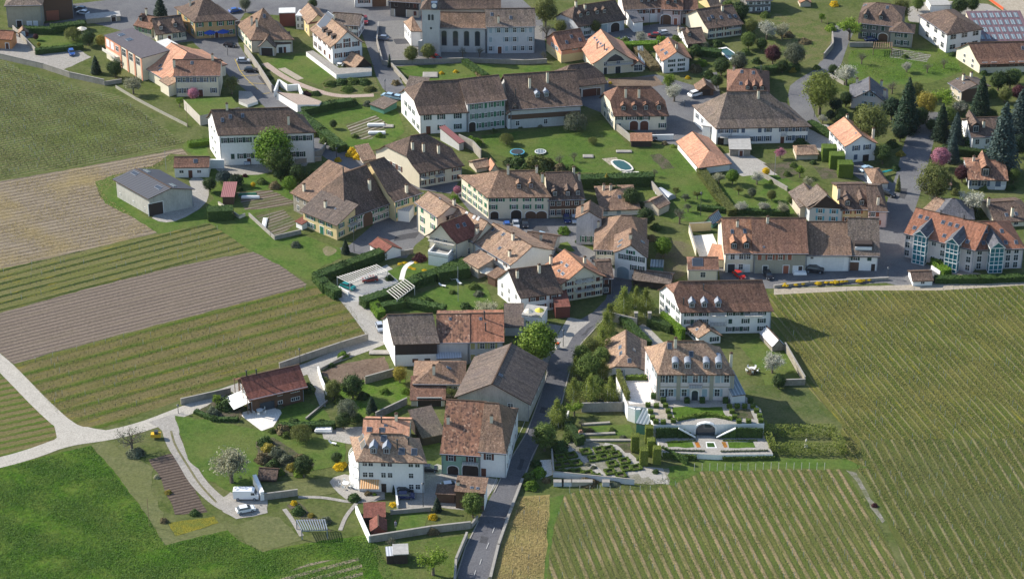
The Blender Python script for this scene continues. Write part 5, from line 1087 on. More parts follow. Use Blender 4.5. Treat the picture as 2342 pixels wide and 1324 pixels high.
gt = flatpoly([(-h79a.D/2 if False else -5.2, 0), (5.2, 0), (0, 3.6)], -.07, .02).build('gable_boards', WALL['dark'], h79a.root); gt.matrix_local = h79a.fm('f', h79a.frame('f')[2]*.5, h79a.hw-.1)
H('house', 'beige house with dormers and white chimneys joined to the half timbered gable', (716, 576), (965, 572), 700, r1=(560, 362), roof='dark', wall='yellow', sh='red', f=([.2, .6], 2), dm=[(765, 548, 1.5), (890, 542, 1.5)], ch=[(540, 400, 2.0), (683, 475, 2.8)], D=16, slope=.5)
H('house', 'pinkish end house with red shutters and hipped roof by the road junction', (962, 588), (1122, 590), 738, r1=(880, 368), ends='gh', roof='dark', wall='pink', sh='red', f=([.2, .45], 2), ch=[(1035, 535, 2.2)], D=16, slope=.5, inset=(0, 4))
H('annex', 'beige rear wing with fibre cement roof at the orchard wall', (245, 425), (345, 560), 520, r1=None, rise=2.2, D=8, slope=.35, roof='grey', wall='beige', ov=.3)
H('garage', 'small white garage with light hipped roof beside the teal kayak', (992, 345), (1124, 337), 410, r1=(985, 225), r2=(1000, 225), D=9, ends='hh', roof='brown', wall='white', ov=.4, inset=(3, 3), slope=.4)
h81 = H('apartment_house', 'modern apartment house with orange roof and two glazed bays, left block', (1285, 785), (1893, 932), 1000, r1=(1372, 565), roof='rust', wall='rose', D=15, slope=.5, f=([.04, .42, .55, .93], 3, dict(w=1.1, h=1.6)), sk=[(1412, 645, .9, 1.2), (1470, 660, .9, 1.2), (1614, 695, .9, 1.2), (1677, 712, .9, 1.2), (1738, 727, .9, 1.2), (1360, 745, .9, 1.2), (1625, 815, .9, 1.2), (1833, 868, .9, 1.2)], ch=[(1593, 625, 1.2, 1), (1800, 670, 1.2, 1)], ov=.6, fl=.05)
h81b = H('apartment_house', 'right block of the modern apartment house with one glazed bay', (1893, 932), (2335, 915), 1120, r1=(1915, 690), r2=(2205, 690), ends='gh', roof='rust', wall='rose', D=15, slope=.5, f=([.12, .7, .86], 3, dict(w=1.1, h=1.6)), sk=[(1997, 775, .9, 1.2), (2137, 772, .9, 1.2), (2173, 875, .9, 1.2), (2265, 872, .9, 1.2), (1975, 878, .9, 1.2)], ch=[(1930, 885, 1.8, 1)], ov=.6, fl=.05, inset=(0, 6))
def bay(h, u, W, hb, out=2.2):
    M_ = h.fm('f', u*h.frame('f')[2], 0); a = W/2
    m = MB(); m.box(-a+.08, -out+.08, 0, a-.08, 0, hb); m.face([(-a+.08, -out+.08, hb), (a-.08, -out+.08, hb), (0, -out+.08, hb+a*.85)])
    t = m.build('glass_bay', [TEALG], h.root); t.matrix_local = M_
    f = MB()
    for i in range(4): x = -a+W*i/3; f.box(x-.07, -out, 0, x+.07, -out+.12, hb)
    for s_ in (-1, 1): f.box(s_*a-.07, -out+.13, 0, s_*a+.07, -out+.25, hb); f.box(s_*a-.06, -.2, 0, s_*a+.06, 0, hb)
    for i in range(4):
        z = hb*i/3
        f.box(-a, -out-.03, z-.12, a, -out+.13, z+.12)
        if i < 3: f.box(-a, -out-.02, z+.95, a, -out+.1, z+1.05)
        for s_ in (-1, 1): f.box(s_*a-.08, -out+.1, z-.1, s_*a+.08, 0, z+.1)
    f.build('bay_frame', [WHITE], t)
    r = MB(); L_ = out+6
    for s_ in (-1, 1):
        P_ = [(s_*(a+.3), -out-.35, hb-.1), (s_*(a+.3), L_-out, hb-.1), (0, L_-out, hb+a*.95), (0, -out-.35, hb+a*.95)]; Q_ = [(p[0], p[1], p[2]+.25) for p in P_]
        if s_ == -1: P_, Q_ = P_[::-1], Q_[::-1]
        r.face(Q_, 0); r.face(P_[::-1], 1)
        for i in range(4): j = (i+1) % 4; r.face([P_[i], P_[j], Q_[j], Q_[i]], 1)
    r.build('bay_roof', [ROOF['slate'], WHITE], t)
bay(h81, .25, 3.3, h81.hw+1.1); bay(h81, .72, 3.3, h81.hw+1.1); bay(h81b, .42, 3.5, h81b.hw+1.1)
H('house', 'house with dark grey roof and lit rear slope behind the orange apartments', (1560, 640), (1880, 655), 720, r1=(1640, 480), r2=(1750, 478), ends='hh', roof='slate', wall='beige', D=14, inset=(4, 6), ch=[(1413, 560, 1.2)] if False else ())
H('house', 'low house with lit roof peeping out left of the dark grey roof', (1440, 585), (1560, 640), 650, r1=(1600, 490), D=12, roof='lit', wall='cream', slope=.4)
H('house', 'cream gabled house with dark roof and two white chimneys behind the right apartments', (2085, 688), (2390, 668), 745, r1=(1988, 522), ends='gt', roof='dark', wall='cream', D=13, ch=[(2018, 535, 1.8), (2228, 640, 2.6)], sk=[(2180, 630), (2265, 620)], f=([.6], 1, dict(w=1.1)))
H('house', 'red roofed house with a single big dormer right of the purple tree', (1852, 305), (2182, 312), 400, r1=(1836, 140), ends='tt', th=.5, roof='mottle', wall='blue', sh='navy', D=13, slope=.55, dm=[(1992, 282, 2.3)], ch=[(1888, 150, 1.4)], f=([.15, .4, .78], 1, dict(w=1.5)), doors=[('f', .85, 2.4, 1.2, 'white')])
H('shed', 'small brown roofed shed half hidden behind the great willow', (1560, 350), (1690, 358), 395, r1=(1590, 275), roof='brown', wall='beige', ov=.3, ends='hh')
H('shed', 'white fronted store with dark tiled roof beside the vineyard track', (1350, 1212), (1522, 1206), 1262, r1=(1325, 1135), roof='dark', wall='white', ov=.35, f=([.5], 1, dict(w=.9, h=.7)), slope=.4)
H('shed', 'garden house with light brown roof among vegetable plots', (310, 90), (500, 85), 140, r1=(315, 20), ends='hh', roof='lit', wall='beige', ov=.4, slope=.4)
T(1, 2)
h86 = H('barn', 'grey roofed barn with bright white gable and dark boarded front, left in its row', (1255, 482), (1640, 472), 692, r1=(1207, 232), roof='grey', wall='white', slope=.6, clad=('dark', 3.2, None, 'f'), l=([.3, .6], 1, dict(top=3.6, w=.4, h=.5)), doors=[('f', .47, 1.4, 1.0, 'brown', 0, 1.0), ('f', .75, 1.4, 1.0, 'dark', 0, 1.0)], ov=.5, bl=(1150, 265))
H('barn', 'middle part of the long row with speckled orange and brown roof', (1640, 470), (1912, 468), 672, r1=(1610, 228), roof='mottle', wall='grey', D=15, slope=.6, sk=[(1750, 270, .6, .8)], ov=.5)
H('house', 'right part of the long row with plain orange roof and yellow shutters', (1914, 466), (2218, 463), 665, r1=(1867, 222), roof='rust', wall='grey', sh='yel', D=15, slope=.6, f=([.12, .4, .7], 2), sk=[(2020, 268, .7, .8)], ch=[(2055, 270, 2.0, 1), (2065, 375, 2.0, 1)], ov=.5)
H('canopy', 'lean-to with pale metal roof in front of the orange and brown roof', (1635, 628), (1845, 618), 716, kind='mono', D=6.5, rise=1.0, roof='metal', wall='grey', ov=.2)
H('shed', 'low grey roofed link between the orange row and the terrace garage', (2235, 345), (2400, 345), 420, kind='mono', D=9, rise=1.5, roof='purple', wall='grey', ov=.2)
h87 = H('house', 'beige hip roofed house in front of the long row', (1437, 835), (1860, 838), 960, r1=(1530, 650), r2=(1775, 650), ends='hh', roof='brown', wall='beige', sh='white', f=([.2, .5, .85], 1, dict(w=.8)), ch=[(1605, 755, 2.2)], sk=[(1738, 705)], D=15, inset=(5.5, 5.5), slope=.55)
H('annex', 'open lean-to with red tiled roof below the beige hip roofed house', (1402, 990), (1700, 990), 1045, kind='mono', D=6.5, rise=2.2, roof='red', wall='beige', ov=.3, doors=[('f', .55, 5.5, 2.2, 'dark')])
h88 = H('barn', 'huge barn with grey roof slope and dark ribbed roof beside the main road', (1815, 950), (2445, 1010), 1120, X=(2130, 835), back=(2290, 495), roof='purple', wall='concrete', f=([.4, .75], 1, dict(w=1.2, h=1.2, bot=2)), sk=[(2200, 770, 1.0, 1.0)], ov=.7, fl=0, r=([.1, .25, .4, .6, .8], 1, dict(w=.6, h=1.0)))
h89c = H('barn', 'open barn with greyish pink mono pitch roof behind the green house', (1510, 1330), (1700, 1290), 1400, kind='mono', D=9, rise=2.0, roof='purple', wall='dark', ov=.3)
T(1, 3)
h89a = H('house', 'pale green house with brown shutters and two arched doors', (1672, 195), (2010, 218), 385, r1=(1758, -275), roof='mottle', ends='gg', wall='green', sh='brown', D=21, slope=.55, f=([.25, .78], 2), doors=[('f', .3, 2.4, 2.3, 'dark', 1), ('f', .76, 3.6, 3.2, 'dark', 1)], ch=[(1733, -70, 1.6)], ov=.45, balc=[('f', .56, .98, 3.6)], blank=[(0, .25)])
h89b = H('house', 'white house with brown shutters and outside stairs beside the pale green house', (2012, 178), (2246, 196), 405, r1=(2030, -250), ends='gh', roof='brown', wall='white', sh='brown', D=19, f=([.35], 2), r=([.15, .35, .55, .8], 2, dict(w=.7, h=1.0)), ch=[(2118, -80, 1.6)], ov=.45, inset=(0, 6), slope=.55, doors=[('f', .15, 1.1, 2.1, 'brown')])
h90 = H('house', 'large white hip roofed house with striped awning and round balconies', (930, 248), (1516, 262), 542, r1=(1085, 30), r2=(1372, 42), ends='hh', roof='lit', wall='white', f=([.1, .19, .38, .48, .8, .9], 3, dict(w=.95, h=1.2)), dm=[(1068, 205, 1.5), (1185, 208, 1.5)], sk=[(1157, 70, 1.3, 1.4), (1318, 185, 1.3, 1.6), (1430, 190, 1.3, 1.6), (960, 65, 1.6, 1.6), (975, 125, 2.4, 1.6)], ch=[(1125, 45, 1.8, 1), (1280, 160, 2.2, 1), (1380, 120, 1.6, 1)], dt='zincg', fl=.25, bl=(880, 55), doors=[('f', .38, 1.1, 2.2, 'dark')], ov=.7)
lw, lu = h90.frame('f')[2], .1
# round balconies with white rails on the left end
for k_, z_ in enumerate((.3, 3.1, 5.9)):
    m_ = MB(); n_ = 14; P_ = [(2.6*math.cos(R(180+a)) , 4.6+4.2*math.sin(R(180+a))) for a in np.linspace(-90, 90, n_)]
    P_ = [(-abs(p[0]), p[1]) for p in P_]
    m_.prism(P_, z_-.2, z_, 0, 0)
    for a, b in zip(P_[:-1], P_[1:]):
        m_.bar((a[0], a[1], z_+1.0), (b[0], b[1], z_+1.0), .08); m_.bar((a[0], a[1], z_+.5), (b[0], b[1], z_+.5), .05); m_.box(a[0]-.04, a[1]-.04, z_, a[0]+.04, a[1]+.04, z_+1)
    m_.build('balcony', [WHITE], h90.root)
aw = MB(); L0 = .01*lw; P_ = [(.3, -2.4, 2.3), (4.6, -2.4, 2.3), (4.6, -.05, 3.3), (.3, -.05, 3.3)]
aw.face(P_, 0, [(p[0], p[1]) for p in P_]); aw.face([(p[0], p[1], p[2]-.05) for p in P_[::-1]], 0, [(p[0], p[1]) for p in P_[::-1]]); aw.build('awning', [WALL['awn']], h90.root)
H('house', 'rear orange roofed wing behind the large white hip roofed house', (975, 60), (1372, 70), 200, r1=(975, -105), roof='salmon', wall='white', D=14, slope=.5, sk=[(1030, -10, 1.2, 1.2), (1145, -5, 1.2, 1.2), (1175, -45, .8, .5)], ch=[(1138, -70, 1.6, 1), (1270, -95, 1.6)], ov=.4)
h92 = H('house', 'small outbuilding with brown tiled roof and white side beside the road', (1798, 540), (2052, 560), 690, kind='mono', D=4.2, rise=.9, roof='brown', wall='wood', ov=.3, ch=[(1820, 480, .8)], sk=[(1943, 510, .7, .7), (1995, 515, .7, .7)], clad=('white', 0, None, 'r'), doors=[('f', .25, 1.2, 2.2, 'wood')])
H('annex', 'lower wing with cream awning beside the small outbuilding', (1628, 565), (1788, 575), 640, kind='mono', D=3, rise=.3, roof='dark', wall='wood', ov=.25)
H('shed', 'garden store with dull red roof inside the white walled garden', (990, 775), (1165, 770), 830, kind='mono', D=4.5, rise=.5, roof='maroon', wall='dark', ov=.3)
H('hut', 'tiny red hut with brown pitched roof at the garden wall corner', (1045, 890), (1178, 885), 938, X=(1110, 848), D=4, roof='maroon', wall='red', ov=.3)
H('shed', 'little open shelter with grey felt roof on the lowest lawn', (1250, 1105), (1370, 1100), 1190, kind='flat', D=3.4, ov=.25, roof='gravelroof', wall='dark')
H('shed', 'lower lean-to with pale blue sheet roof joined to the open shelter', (1185, 1122), (1248, 1118), 1190, kind='mono', D=3, rise=.2, roof='metal', wall='dark', ov=.1)
H('hut', 'dark timber hut behind the rail beside the white van', (45, 420), (195, 430), 450, r1=(30, 330), roof='dark', wall='dark', ov=.4)
T(0, 2)
h93 = H('chalet', 'dark timber chalet with maroon roof, posts and white awning', (2232, 962), (2700, 855), 1110, r1=(2135, 795), roof='maroon', wall='wood', f=([.55, .8, .88], 2, dict(w=1.0, h=.8)), l=([.25, .5, .75], 2, dict(w=1.1, h=1.4)), D=9, slope=.5, ov=1.0, ch=[(2195, 775, 1.3, 1), (2283, 765, 1.3, 1)], doors=[('f', .3, 3.5, 2.2, 'glass')])
aw = MB(); P_ = [(-4.2, .2, 2.0), (-.1, .2, 3.0), (-.1, 6.2, 3.0), (-4.2, 6.2, 2.0)]; aw.face(P_); aw.face([(p[0], p[1], p[2]-.04) for p in P_[::-1]]); aw.build('awning', [WHITE], h93.root)
aw = MB()
for y_ in (0, 3, 6, 9): aw.box(-.95, y_-.08, 0, -.8, y_+.08, h93.hw+.6)
aw.build('post', [WOODM], h93.root)
T(2, 2)
h65 = H('house', 'white gabled house with dark mottled roof above the umbrella terrace', (122, 72), (482, 28), 222, r1=(30, -170), roof='dark', wall='white', f=([.3, .52, .82], 2, dict(sh='brown')), l=([.2, .5, .8], 2, dict(w=.7)), ch=[(90, -105, 1.8), (285, -150, 2.0)], bl=(-85, -95), slope=.55, ov=.4)
H('garage', 'white garage with terrace railing and umbrellas on top', (128, 238), (308, 262), 355, kind='flat', D=5.5, ov=.05, roof='gravelroof', wall='white', par=.0, f=([.3, .75], 1, dict(w=.8, h=.8)))
H('shed', 'red brown box shed with flat sheet roof beside the umbrella terrace', (430, 172), (560, 165), 265, kind='mono', D=7.5, rise=.5, roof='maroon', wall='red', ov=.1)
T(2, 1)
h67 = H('house', 'cream house with bright orange roof slope, brown shutters and balcony', (492, 1225), (850, 1165), 1405, X=(697, 1082), back=(520, 942), roof='orange', wall='cream', sh='brown', f=([.17, .42, .66, .88], 3), sk=[(485, 1052, .9, .6), (530, 1080, 1.2, .8), (462, 1127, 1.0, .7), (495, 1152, 1.2, .8)], ch=[(390, 1075, 2.6), (690, 1060, 1.8), (895, 1110, 1.6)][:2], ov=.8, balc=[('f', .3, .75, 2.7), ('f', .3, .75, 5.4)])
H('house', 'dark timber wing with brown roof right of the bright orange roof', (830, 1190), (935, 1185), 1340, D=10, roof='dark', wall='dark', slope=.4, f=([.5], 2, dict(sh='brown')), ov=.5)
H('house', 'grey roofed building along the lane between orange roofs', (150, 985), (315, 905), 1080, D=7, roof='dark', wall='grey', slope=.45, ch=[(130, 850, 1.4), (50, 870, 1.8)][:0], ov=.4)
T(2, 2)
h95 = H('apartment_house', 'big white apartment house with zinc dormers and dark green shutters', (1550, 195), (2352, 182), 405, r1=(1500, -62), roof='red', wall='white', sh='dgreen', bl=(1356, 10), ends='tg', th=.62, slope=.6, f=([.08, .17, .26, .55, .63, .72, .9], 3, dict(w=.9)), l=([.12, .4, .62, .85], 3, dict(w=.9)), dm=[(1645, 170, 1.35), (1755, 168, 1.35), (1878, 168, 1.35)], dt='zincg', ch=[(1570, 140, 1.6, 1), (1748, 10, 1.4, 1)], balc=[('f', .32, .5, 2.8), ('f', .32, .5, 5.6), ('f', .7, .9, 5.4)], ov=.5)
H('house', 'small white wing with lit gabled roof at the foot of the apartment house', (1707, 430), (1900, 412), 500, X=(1805, 366), back=(1642, 212), roof='lit', wall='white', sh='dgreen', l=([.2, .45, .7], 1), f=([.72], 1), sk=[(1600, 282, .8, .7), (1645, 322, .8, .7), (1690, 362, .8, .7)], ch=[(1778, 350, 1.6, 1)], ov=.4)
h98 = H('manor_house', 'grand manor with four zinc dormers, grey pilasters and pale blue shutters', (1347, 748), (2010, 748), 992, r1=(1408, 468), r2=(1880, 468), ends='hh', roof='lit', wall='rose', sh='blue', z0=4.0, bl=(1232, 515), f=([.055, .175, .355, .5, .63, .8, .92], 2, dict(w=1.15, h=1.85)), l=([.2, .4, .6, .8], 2, dict(w=.8, h=1.6)), dm=[(1497, 712, 1.45), (1607, 712, 1.45), (1773, 712, 1.45), (1883, 712, 1.45)], dt='arc', sk=[(1445, 510, 1.0, 1.5), (1637, 582, 1.0, 1.5), (1893, 582, 1.0, 1.5)], ch=[(1497, 515, 2.2), (1990, 665, 3.6), (1935, 490, 2.0)], balc=[('f', .41, .59, 3.9)], doors=[('f', .5, 1.5, 2.6, 'glass', 1)], ov=.5, fl=.2, inset=(3.4, 5.2))
for u in (.005, .275, .72, .995):
    m_ = MB().box(-.45, -.12, 0, .45, 0, h98.hw-.05).build('pilaster', [WALL['olive']], h98.root); m_.matrix_local = h98.fm('f', u*h98.W, 0)
m_ = MB().box(0, -.2, h98.hw-.5, h98.W, -.005, h98.hw-.12).build('cornice', [WALL['olive']], h98.root); m_ = MB().box(0, -.1, 3.5, h98.W, -.005, 3.7).build('string_course', [WALL['olive']], h98.root)
h99 = H('coach_house', 'coach house with half hipped tiled roof left of the manor', (885, 715), (1228, 722), 792, back=(1080, 446), D=14, rise=2.7, ends='tg', th=.4, roof='lit', wall='white', ov=.5, sk=[(1005, 522, 1.6, .8), (1012, 575, 1.6, .8), (1088, 640, .9, 1.2), (1130, 545, 1.2, .8)], f=([.38], 1, dict(w=.8, h=1.8, sh='blue')), fl=.3)
H('greenhouse', 'dark glazed conservatory on the right side of the manor', (2008, 960), (2120, 945), 1010, kind='mono', D=9, rise=1.3, roof='glassr', wall='blue', z0=4, hw=2.6, ov=.1)
H('greenhouse', 'narrow glass lean-to against the white retaining wall', (1150, 1200), (1250, 1220), 1285, kind='mono', D=5.5, rise=1.0, roof='glassr', wall='teal', ov=.1)
T(3, 2)
H('greenhouse', 'long glasshouse with white slatted roof on low stone walls', (95, 515), (204, 502), 560, X=(150, 455), back=(42, 335), roof='metal', wall='stone', ov=.15)
# ---------------------------------------------------------------- terraces, walls, small things
FULL()
ZG = .05
TERR([(420, 228), (457, 265), (548, 245), (530, 222)], 3.2, 'raised lawn on a pale concrete store beside the pink blossom tree', LAWN, 'tan')
TERR([(700, 119), (769, 171), (850, 164), (850, 154), (775, 156), (716, 116)], 1.5, 'white walled paved terrace of the large white house', GRAV, 'white')
TERR([(632, 211), (690, 216), (735, 232), (730, 240), (680, 240), (634, 210)], 2.6, 'pink paved platform with white walls beside the street bend', PINKP, 'white')
WL([(628, 222), (638, 196), (658, 209), (683, 207), (692, 226)], 1.9, 'angled white concrete wall behind the pink platform', 'white', .4)
TERR([(546, 208), (574, 210), (590, 232), (566, 240), (546, 232)], .9, 'small grey terrace with white parapet left of the long white house', GRAV, 'white')
TERR([(1409, 861), (1486, 868), (1502, 905), (1700, 902), (1740, 935), (1748, 968), (1640, 970), (1495, 972), (1480, 932), (1436, 927)], 4.0, 'manor terrace held up by tall white retaining walls', PALE, 'white')
TERR([(1500, 1000), (1748, 996), (1768, 1038), (1640, 1040), (1515, 1033)], 1.3, 'sunken flower garden terrace below the manor', PALE, 'white')
GP('terrace_paving', [(1413, 863), (1484, 870), (1498, 922), (1440, 924)], WHITEP, z=4.01)
FINE = turf('fine_manor_lawn', (.05, .10, .014), (.085, .15, .022), (.07, .12, .02), .3, 2)
GP('lawn', [(1537, 931), (1652, 930), (1662, 954), (1545, 958)], FINE, z=4.02)
GP('planted_bed', [(1495, 935), (1525, 933), (1530, 955), (1500, 957)], SAND, z=4.03)
GP('planted_bed', [(1678, 935), (1715, 935), (1725, 958), (1685, 956)], BEDM, z=4.03)
GP('lawn', [(1525, 1009), (1583, 1010), (1588, 1022), (1528, 1022)], FINE, z=1.32)
GP('lawn', [(1664, 1010), (1722, 1009), (1728, 1023), (1668, 1024)], FINE, z=1.32)
for q, l in (([(1588, 1010), (1597, 1010), (1603, 1022), (1594, 1023)], 'w'), ([(1650, 1010), (1659, 1010), (1664, 1022), (1656, 1023)], 'e')):
    GP('flower_bed', q, turf('orange_flowers', (.30, .10, .02), (.5, .2, .04), (.2, .12, .03), 2, 4), z=1.33)
GP('pond', [(1616, 1012), (1632, 1012), (1636, 1022), (1618, 1022)], turf('pond_green', (.03, .07, .02), (.05, .10, .03), (.04, .08, .02), 2, 4), z=1.36)
for q in ([(1614, 1010), (1634, 1010), (1640, 1024), (1616, 1024)],): GP('pond_rim', q, WHITE, z=1.34)
P_ = flatpoly(arch_pts(4.4, 3.0), -.25, .3).build('arched_gateway', [PANE, WHITE]); g_ = G((1613, 994), 1.3); P_.location = g_
tag(P_, 'dark arched gateway in the white retaining wall below the manor', 'gateway')
fr = flatpoly([(x*1.17, z*1.1) for x, z in arch_pts(4.4, 3.0)], -.18, .6).build('arch_surround', WHITE, P_)
for sd_, xs in (('left', (1502, 1551, 1565, 1578, 1590)), ('right', (1742, 1681, 1665, 1652, 1638))):
    for k, hh_ in enumerate((2.6, 2.0, 1.3, .6)): HG([(xs[k], 1001), (xs[k+1], 1000)], .4, hh_, f"{('tall', 'second', 'third', 'lowest')[k]} step of the green wall on the {sd_} of the arched gateway", 'hedge', z0=1.31, dens=22, ls=.12)
    a_, b_ = G((xs[1], 1000), 1.3), G((xs[4], 1000), 1.3); m_ = MB(); m_.bar((0, -.45, 2.75), (b_.x-a_.x, b_.y-a_.y-.45, .35), .5, .22); tag(m_.build('ramp_coping', [WHITE], None, a_), f'white sloping coping on the {sd_} of the arched gateway', 'coping')
HG([(1516, 1036), (1570, 1062)], .6, 1.8, 'green wall under the lower left corner of the flower terrace', 'hedge')
HG([(1552, 961), (1590, 953), (1614, 949), (1640, 953), (1672, 960)], .8, .7, 'curved clipped box edging above the arched gateway', 'boxhedge', z0=4)
n_ = 0
for x, y in ((1482, 929), (1501, 931), (1522, 930), (1488, 944), (1528, 943), (1492, 958), (1532, 956), (1500, 967), (1517, 968), (1540, 965), (1668, 932), (1686, 932), (1703, 932), (1722, 932), (1674, 944), (1730, 942), (1680, 956), (1737, 954), (1690, 966), (1712, 966), (1740, 965)):
    n_ += 1; BX(x, y, 1.15, 1.0, .9, z0=4, group='clipped box cubes round the manor parterres', label='small clipped green box cube edging the manor parterre beds')
for x, y in ((1517, 920), (1571, 920), (1606, 920), (1659, 920), (1678, 920), (1716, 920), (1495, 910)): BX(x, y, 1.2, 1.1, 1.2, 'hedge', z0=4, group='dark box cubes at the foot of the manor', label='dark clipped box cube standing against the manor front')
HG([(1414, 862), (1436, 914)], .8, 2.2, 'thin green hedge along the top of the white terrace wall', 'olive', z0=4)
HG([(1434, 868), (1476, 868)], .9, 1.2, 'low clipped balls behind the white patio', 'boxhedge', z0=4)
WL([(1330, 942), (1432, 940)], 2.4, 'grey stone wall below the birch grove')
WL([(1436, 960), (1452, 966), (1462, 966)], 3.6, 'tall white wall corner of the patio terrace', 'white', .5)
HG([(1518, 1046), (1590, 1052)], .5, 1.3, 'ivy wall under the left front of the flower terrace', 'mid', dens=20); HG([(1655, 1052), (1768, 1050)], .5, .9, 'low planting under the right front of the flower terrace', 'mid', dens=20)
HG([(1528, 1030), (1610, 1032)], .4, .35, 'grey lavender edging on the left of the flower terrace', 'grey', z0=1.31, dens=30, ls=.1); HG([(1650, 1033), (1755, 1031)], .4, .35, 'grey lavender edging on the right of the flower terrace', 'grey', z0=1.31, dens=30, ls=.1)
HG([(1524, 1012), (1590, 1008)], .3, .3, 'thin box line behind the left flower bed', 'boxhedge', z0=1.31, dens=30, ls=.1); HG([(1655, 1008), (1730, 1008)], .3, .3, 'thin box line behind the right flower bed', 'boxhedge', z0=1.31, dens=30, ls=.1)
# parterre kitchen garden
GP('garden_paths', [(1268, 1015), (1300, 1005), (1400, 1015), (1455, 1072), (1530, 1070), (1531, 1106), (1470, 1106), (1268, 1088)], turf('parterre_ground', (.13, .13, .08), (.22, .21, .165), (.27, .255, .21), 1.2, 3))
ST('path', [(1380, 1018), (1415, 1025), (1465, 1070), (1480, 1090)], 2.6, PALE)
ST('path', [(1290, 1018), (1325, 1045), (1345, 1055)], 1.8, PALE); ST('path', [(1352, 1062), (1385, 1092), (1470, 1075)], 1.6, PALE)
ST('path', [(1330, 1040), (1372, 1020)], 1.4, PALE)
GP('path', [(1455, 1065), (1516, 1070), (1531, 1107), (1500, 1105)], PALE)
GP('vegetable_plot', [(1405, 1013), (1445, 1012), (1455, 1035), (1430, 1035)], BEDM)
def sqh(cx, cy, w_, d_, lab, leaf='boxhedge'):
    a = w_/2; b = d_/2; HG([(cx-a+.6*b, cy+b+1.5), (cx+a+.6*b, cy+b-1.5), (cx+a-.6*b, cy-b-1.5), (cx-a-.6*b, cy-b+1.5)], .45, .5, lab, leaf, close=True, dens=30, ls=.1, group='clipped squares of the kitchen garden')
k_ = 0
for cx, cy in ((1282, 1047), (1307, 1042), (1296, 1062), (1283, 1082), (1320, 1080), (1340, 1034), (1370, 1030), (1392, 1028), (1382, 1046), (1408, 1040), (1400, 1062), (1428, 1055), (1395, 1080), (1432, 1072), (1455, 1070), (1277, 1065), (1302, 1082), (1345, 1084), (1364, 1092), (1420, 1088), (1318, 1060), (1358, 1050)):
    k_ += 1; GP('planted_bed', [(cx-9+3, cy+6), (cx+9+3, cy+3), (cx+9-3, cy-6), (cx-9-3, cy-3)], BEDM); sqh(cx, cy, 19, 10, 'low clipped box square enclosing a bed of the walled kitchen garden')
for i, (x, y, d) in enumerate(((1345, 1062, 12), (1358, 1068, 14), (1350, 1050, 10), (1385, 1046, 9), (1412, 1042, 9))): TR('lowbush', x, y, d, 'grey green herb clump in the middle of the kitchen garden', 'grey', group='herb clumps of the kitchen garden')
WL([(1265, 1090), (1450, 1108)], 1.4, 'long pale wall along the bottom of the kitchen garden', 'blue', .2)
WL([(1262, 1040), (1266, 1090)], 1.6, 'short white and yellow wall at the left of the kitchen garden', 'yellow')
GP('patio', [(1232, 1052), (1261, 1050), (1264, 1085), (1236, 1095)], WHITEP)
for i, (x, w_, m_) in enumerate(((1271, 2.2, 'blue'), (1290, 2.2, 'blue'), (1312, 4.6, 'olive'), (1382, 1.6, 'grey'))):
    b_ = MB().box(0, -1.1, 0, w_, 0, 1.1, 0).box(-.05, -1.15, 1.1, w_+.05, .05, 1.18, 1).build('compost_bin', [WALL[m_], CAP], None, G((x-5, 1106), 0)); tag(b_, ['pale blue compost bin left end of the pale garden wall', 'second pale blue compost bin on the pale garden wall', 'long dull olive storage bin against the pale garden wall', 'single grey bin near the brown heap'][i], 'bin')
TR('lowbush', 1345, 1102, 42, 'heap of brown brushwood against the pale garden wall', 'tan', hs=.7, name='brushwood_heap', cat='heap')
TR('lowbush', 1405, 1103, 30, 'mixed shrubs beside the grey bin at the garden wall', 'grey', hs=.6)
# columnar hedges and hornbeam enclosure
for i, (x, y) in enumerate(((1452, 1030), (1472, 1062), (1484, 1010), (1502, 1058), (1488, 1040))): BX(x, y, 1.8, 1.8, 4.2, 'birch', label='tall narrow clipped hornbeam pillar by the kitchen garden gate', group='clipped hornbeam pillars', name='hornbeam_pillar', dens=30)
HG([(1765, 1035), (1925, 1038)], 1.5, 2.6, 'front row of the clipped hornbeam enclosure', 'birch', dens=11, ls=.15, core=False)
HG([(1752, 995), (1900, 995)], 1.5, 2.6, 'back row of the clipped hornbeam enclosure', 'birch', dens=11, ls=.15, core=False)
HG([(1928, 1035), (1905, 998)], 1.5, 2.6, 'right row of the clipped hornbeam enclosure', 'birch', dens=11, ls=.15, core=False)
HG([(1765, 1032), (1745, 985)], 1.5, 2.6, 'left row of the clipped hornbeam enclosure', 'birch', dens=11, ls=.15, core=False)
st_ = MB(); st_.cyl(0, 0, 0, .8, .45, .35); st_.cyl(0, 0, .8, 1.9, .16, .22); st_.cyl(0, 0, 1.9, 2.2, .16, .1); tag(st_.build('statue', [CONC], None, G((1843, 1022), 0)), 'pale stone statue standing inside the hornbeam enclosure', 'statue')
for i, (x, y) in enumerate(((1454, 745), (1485, 745))):
    m_ = MB().box(-.4, -.4, 0, .4, .4, 3.6).box(-.5, -.5, 3.6, .5, .5, 3.85, 1); tag(m_.build('gate_pillar', [WALL['stone'], CAP], None, G((x, y), 0)), ['left stone pillar of the manor lane gate', 'right stone pillar of the manor lane gate'][i], 'pillar')
WL([(1400, 735), (1455, 748)], 2.4, 'pale stone wall leading to the left gate pillar', 'tan')
HG([(1428, 742), (1478, 795)], 2.2, 2.2, 'wide clipped hedge beside the manor lane', 'hedge'); HG([(1490, 745), (1530, 758)], 2.2, 2.2, 'dark hedge right of the gate pillars', 'dark')
HG([(1516, 738), (1560, 775)], 1.2, 3, 'green climbers at the foot of the white apartment house', 'fresh')
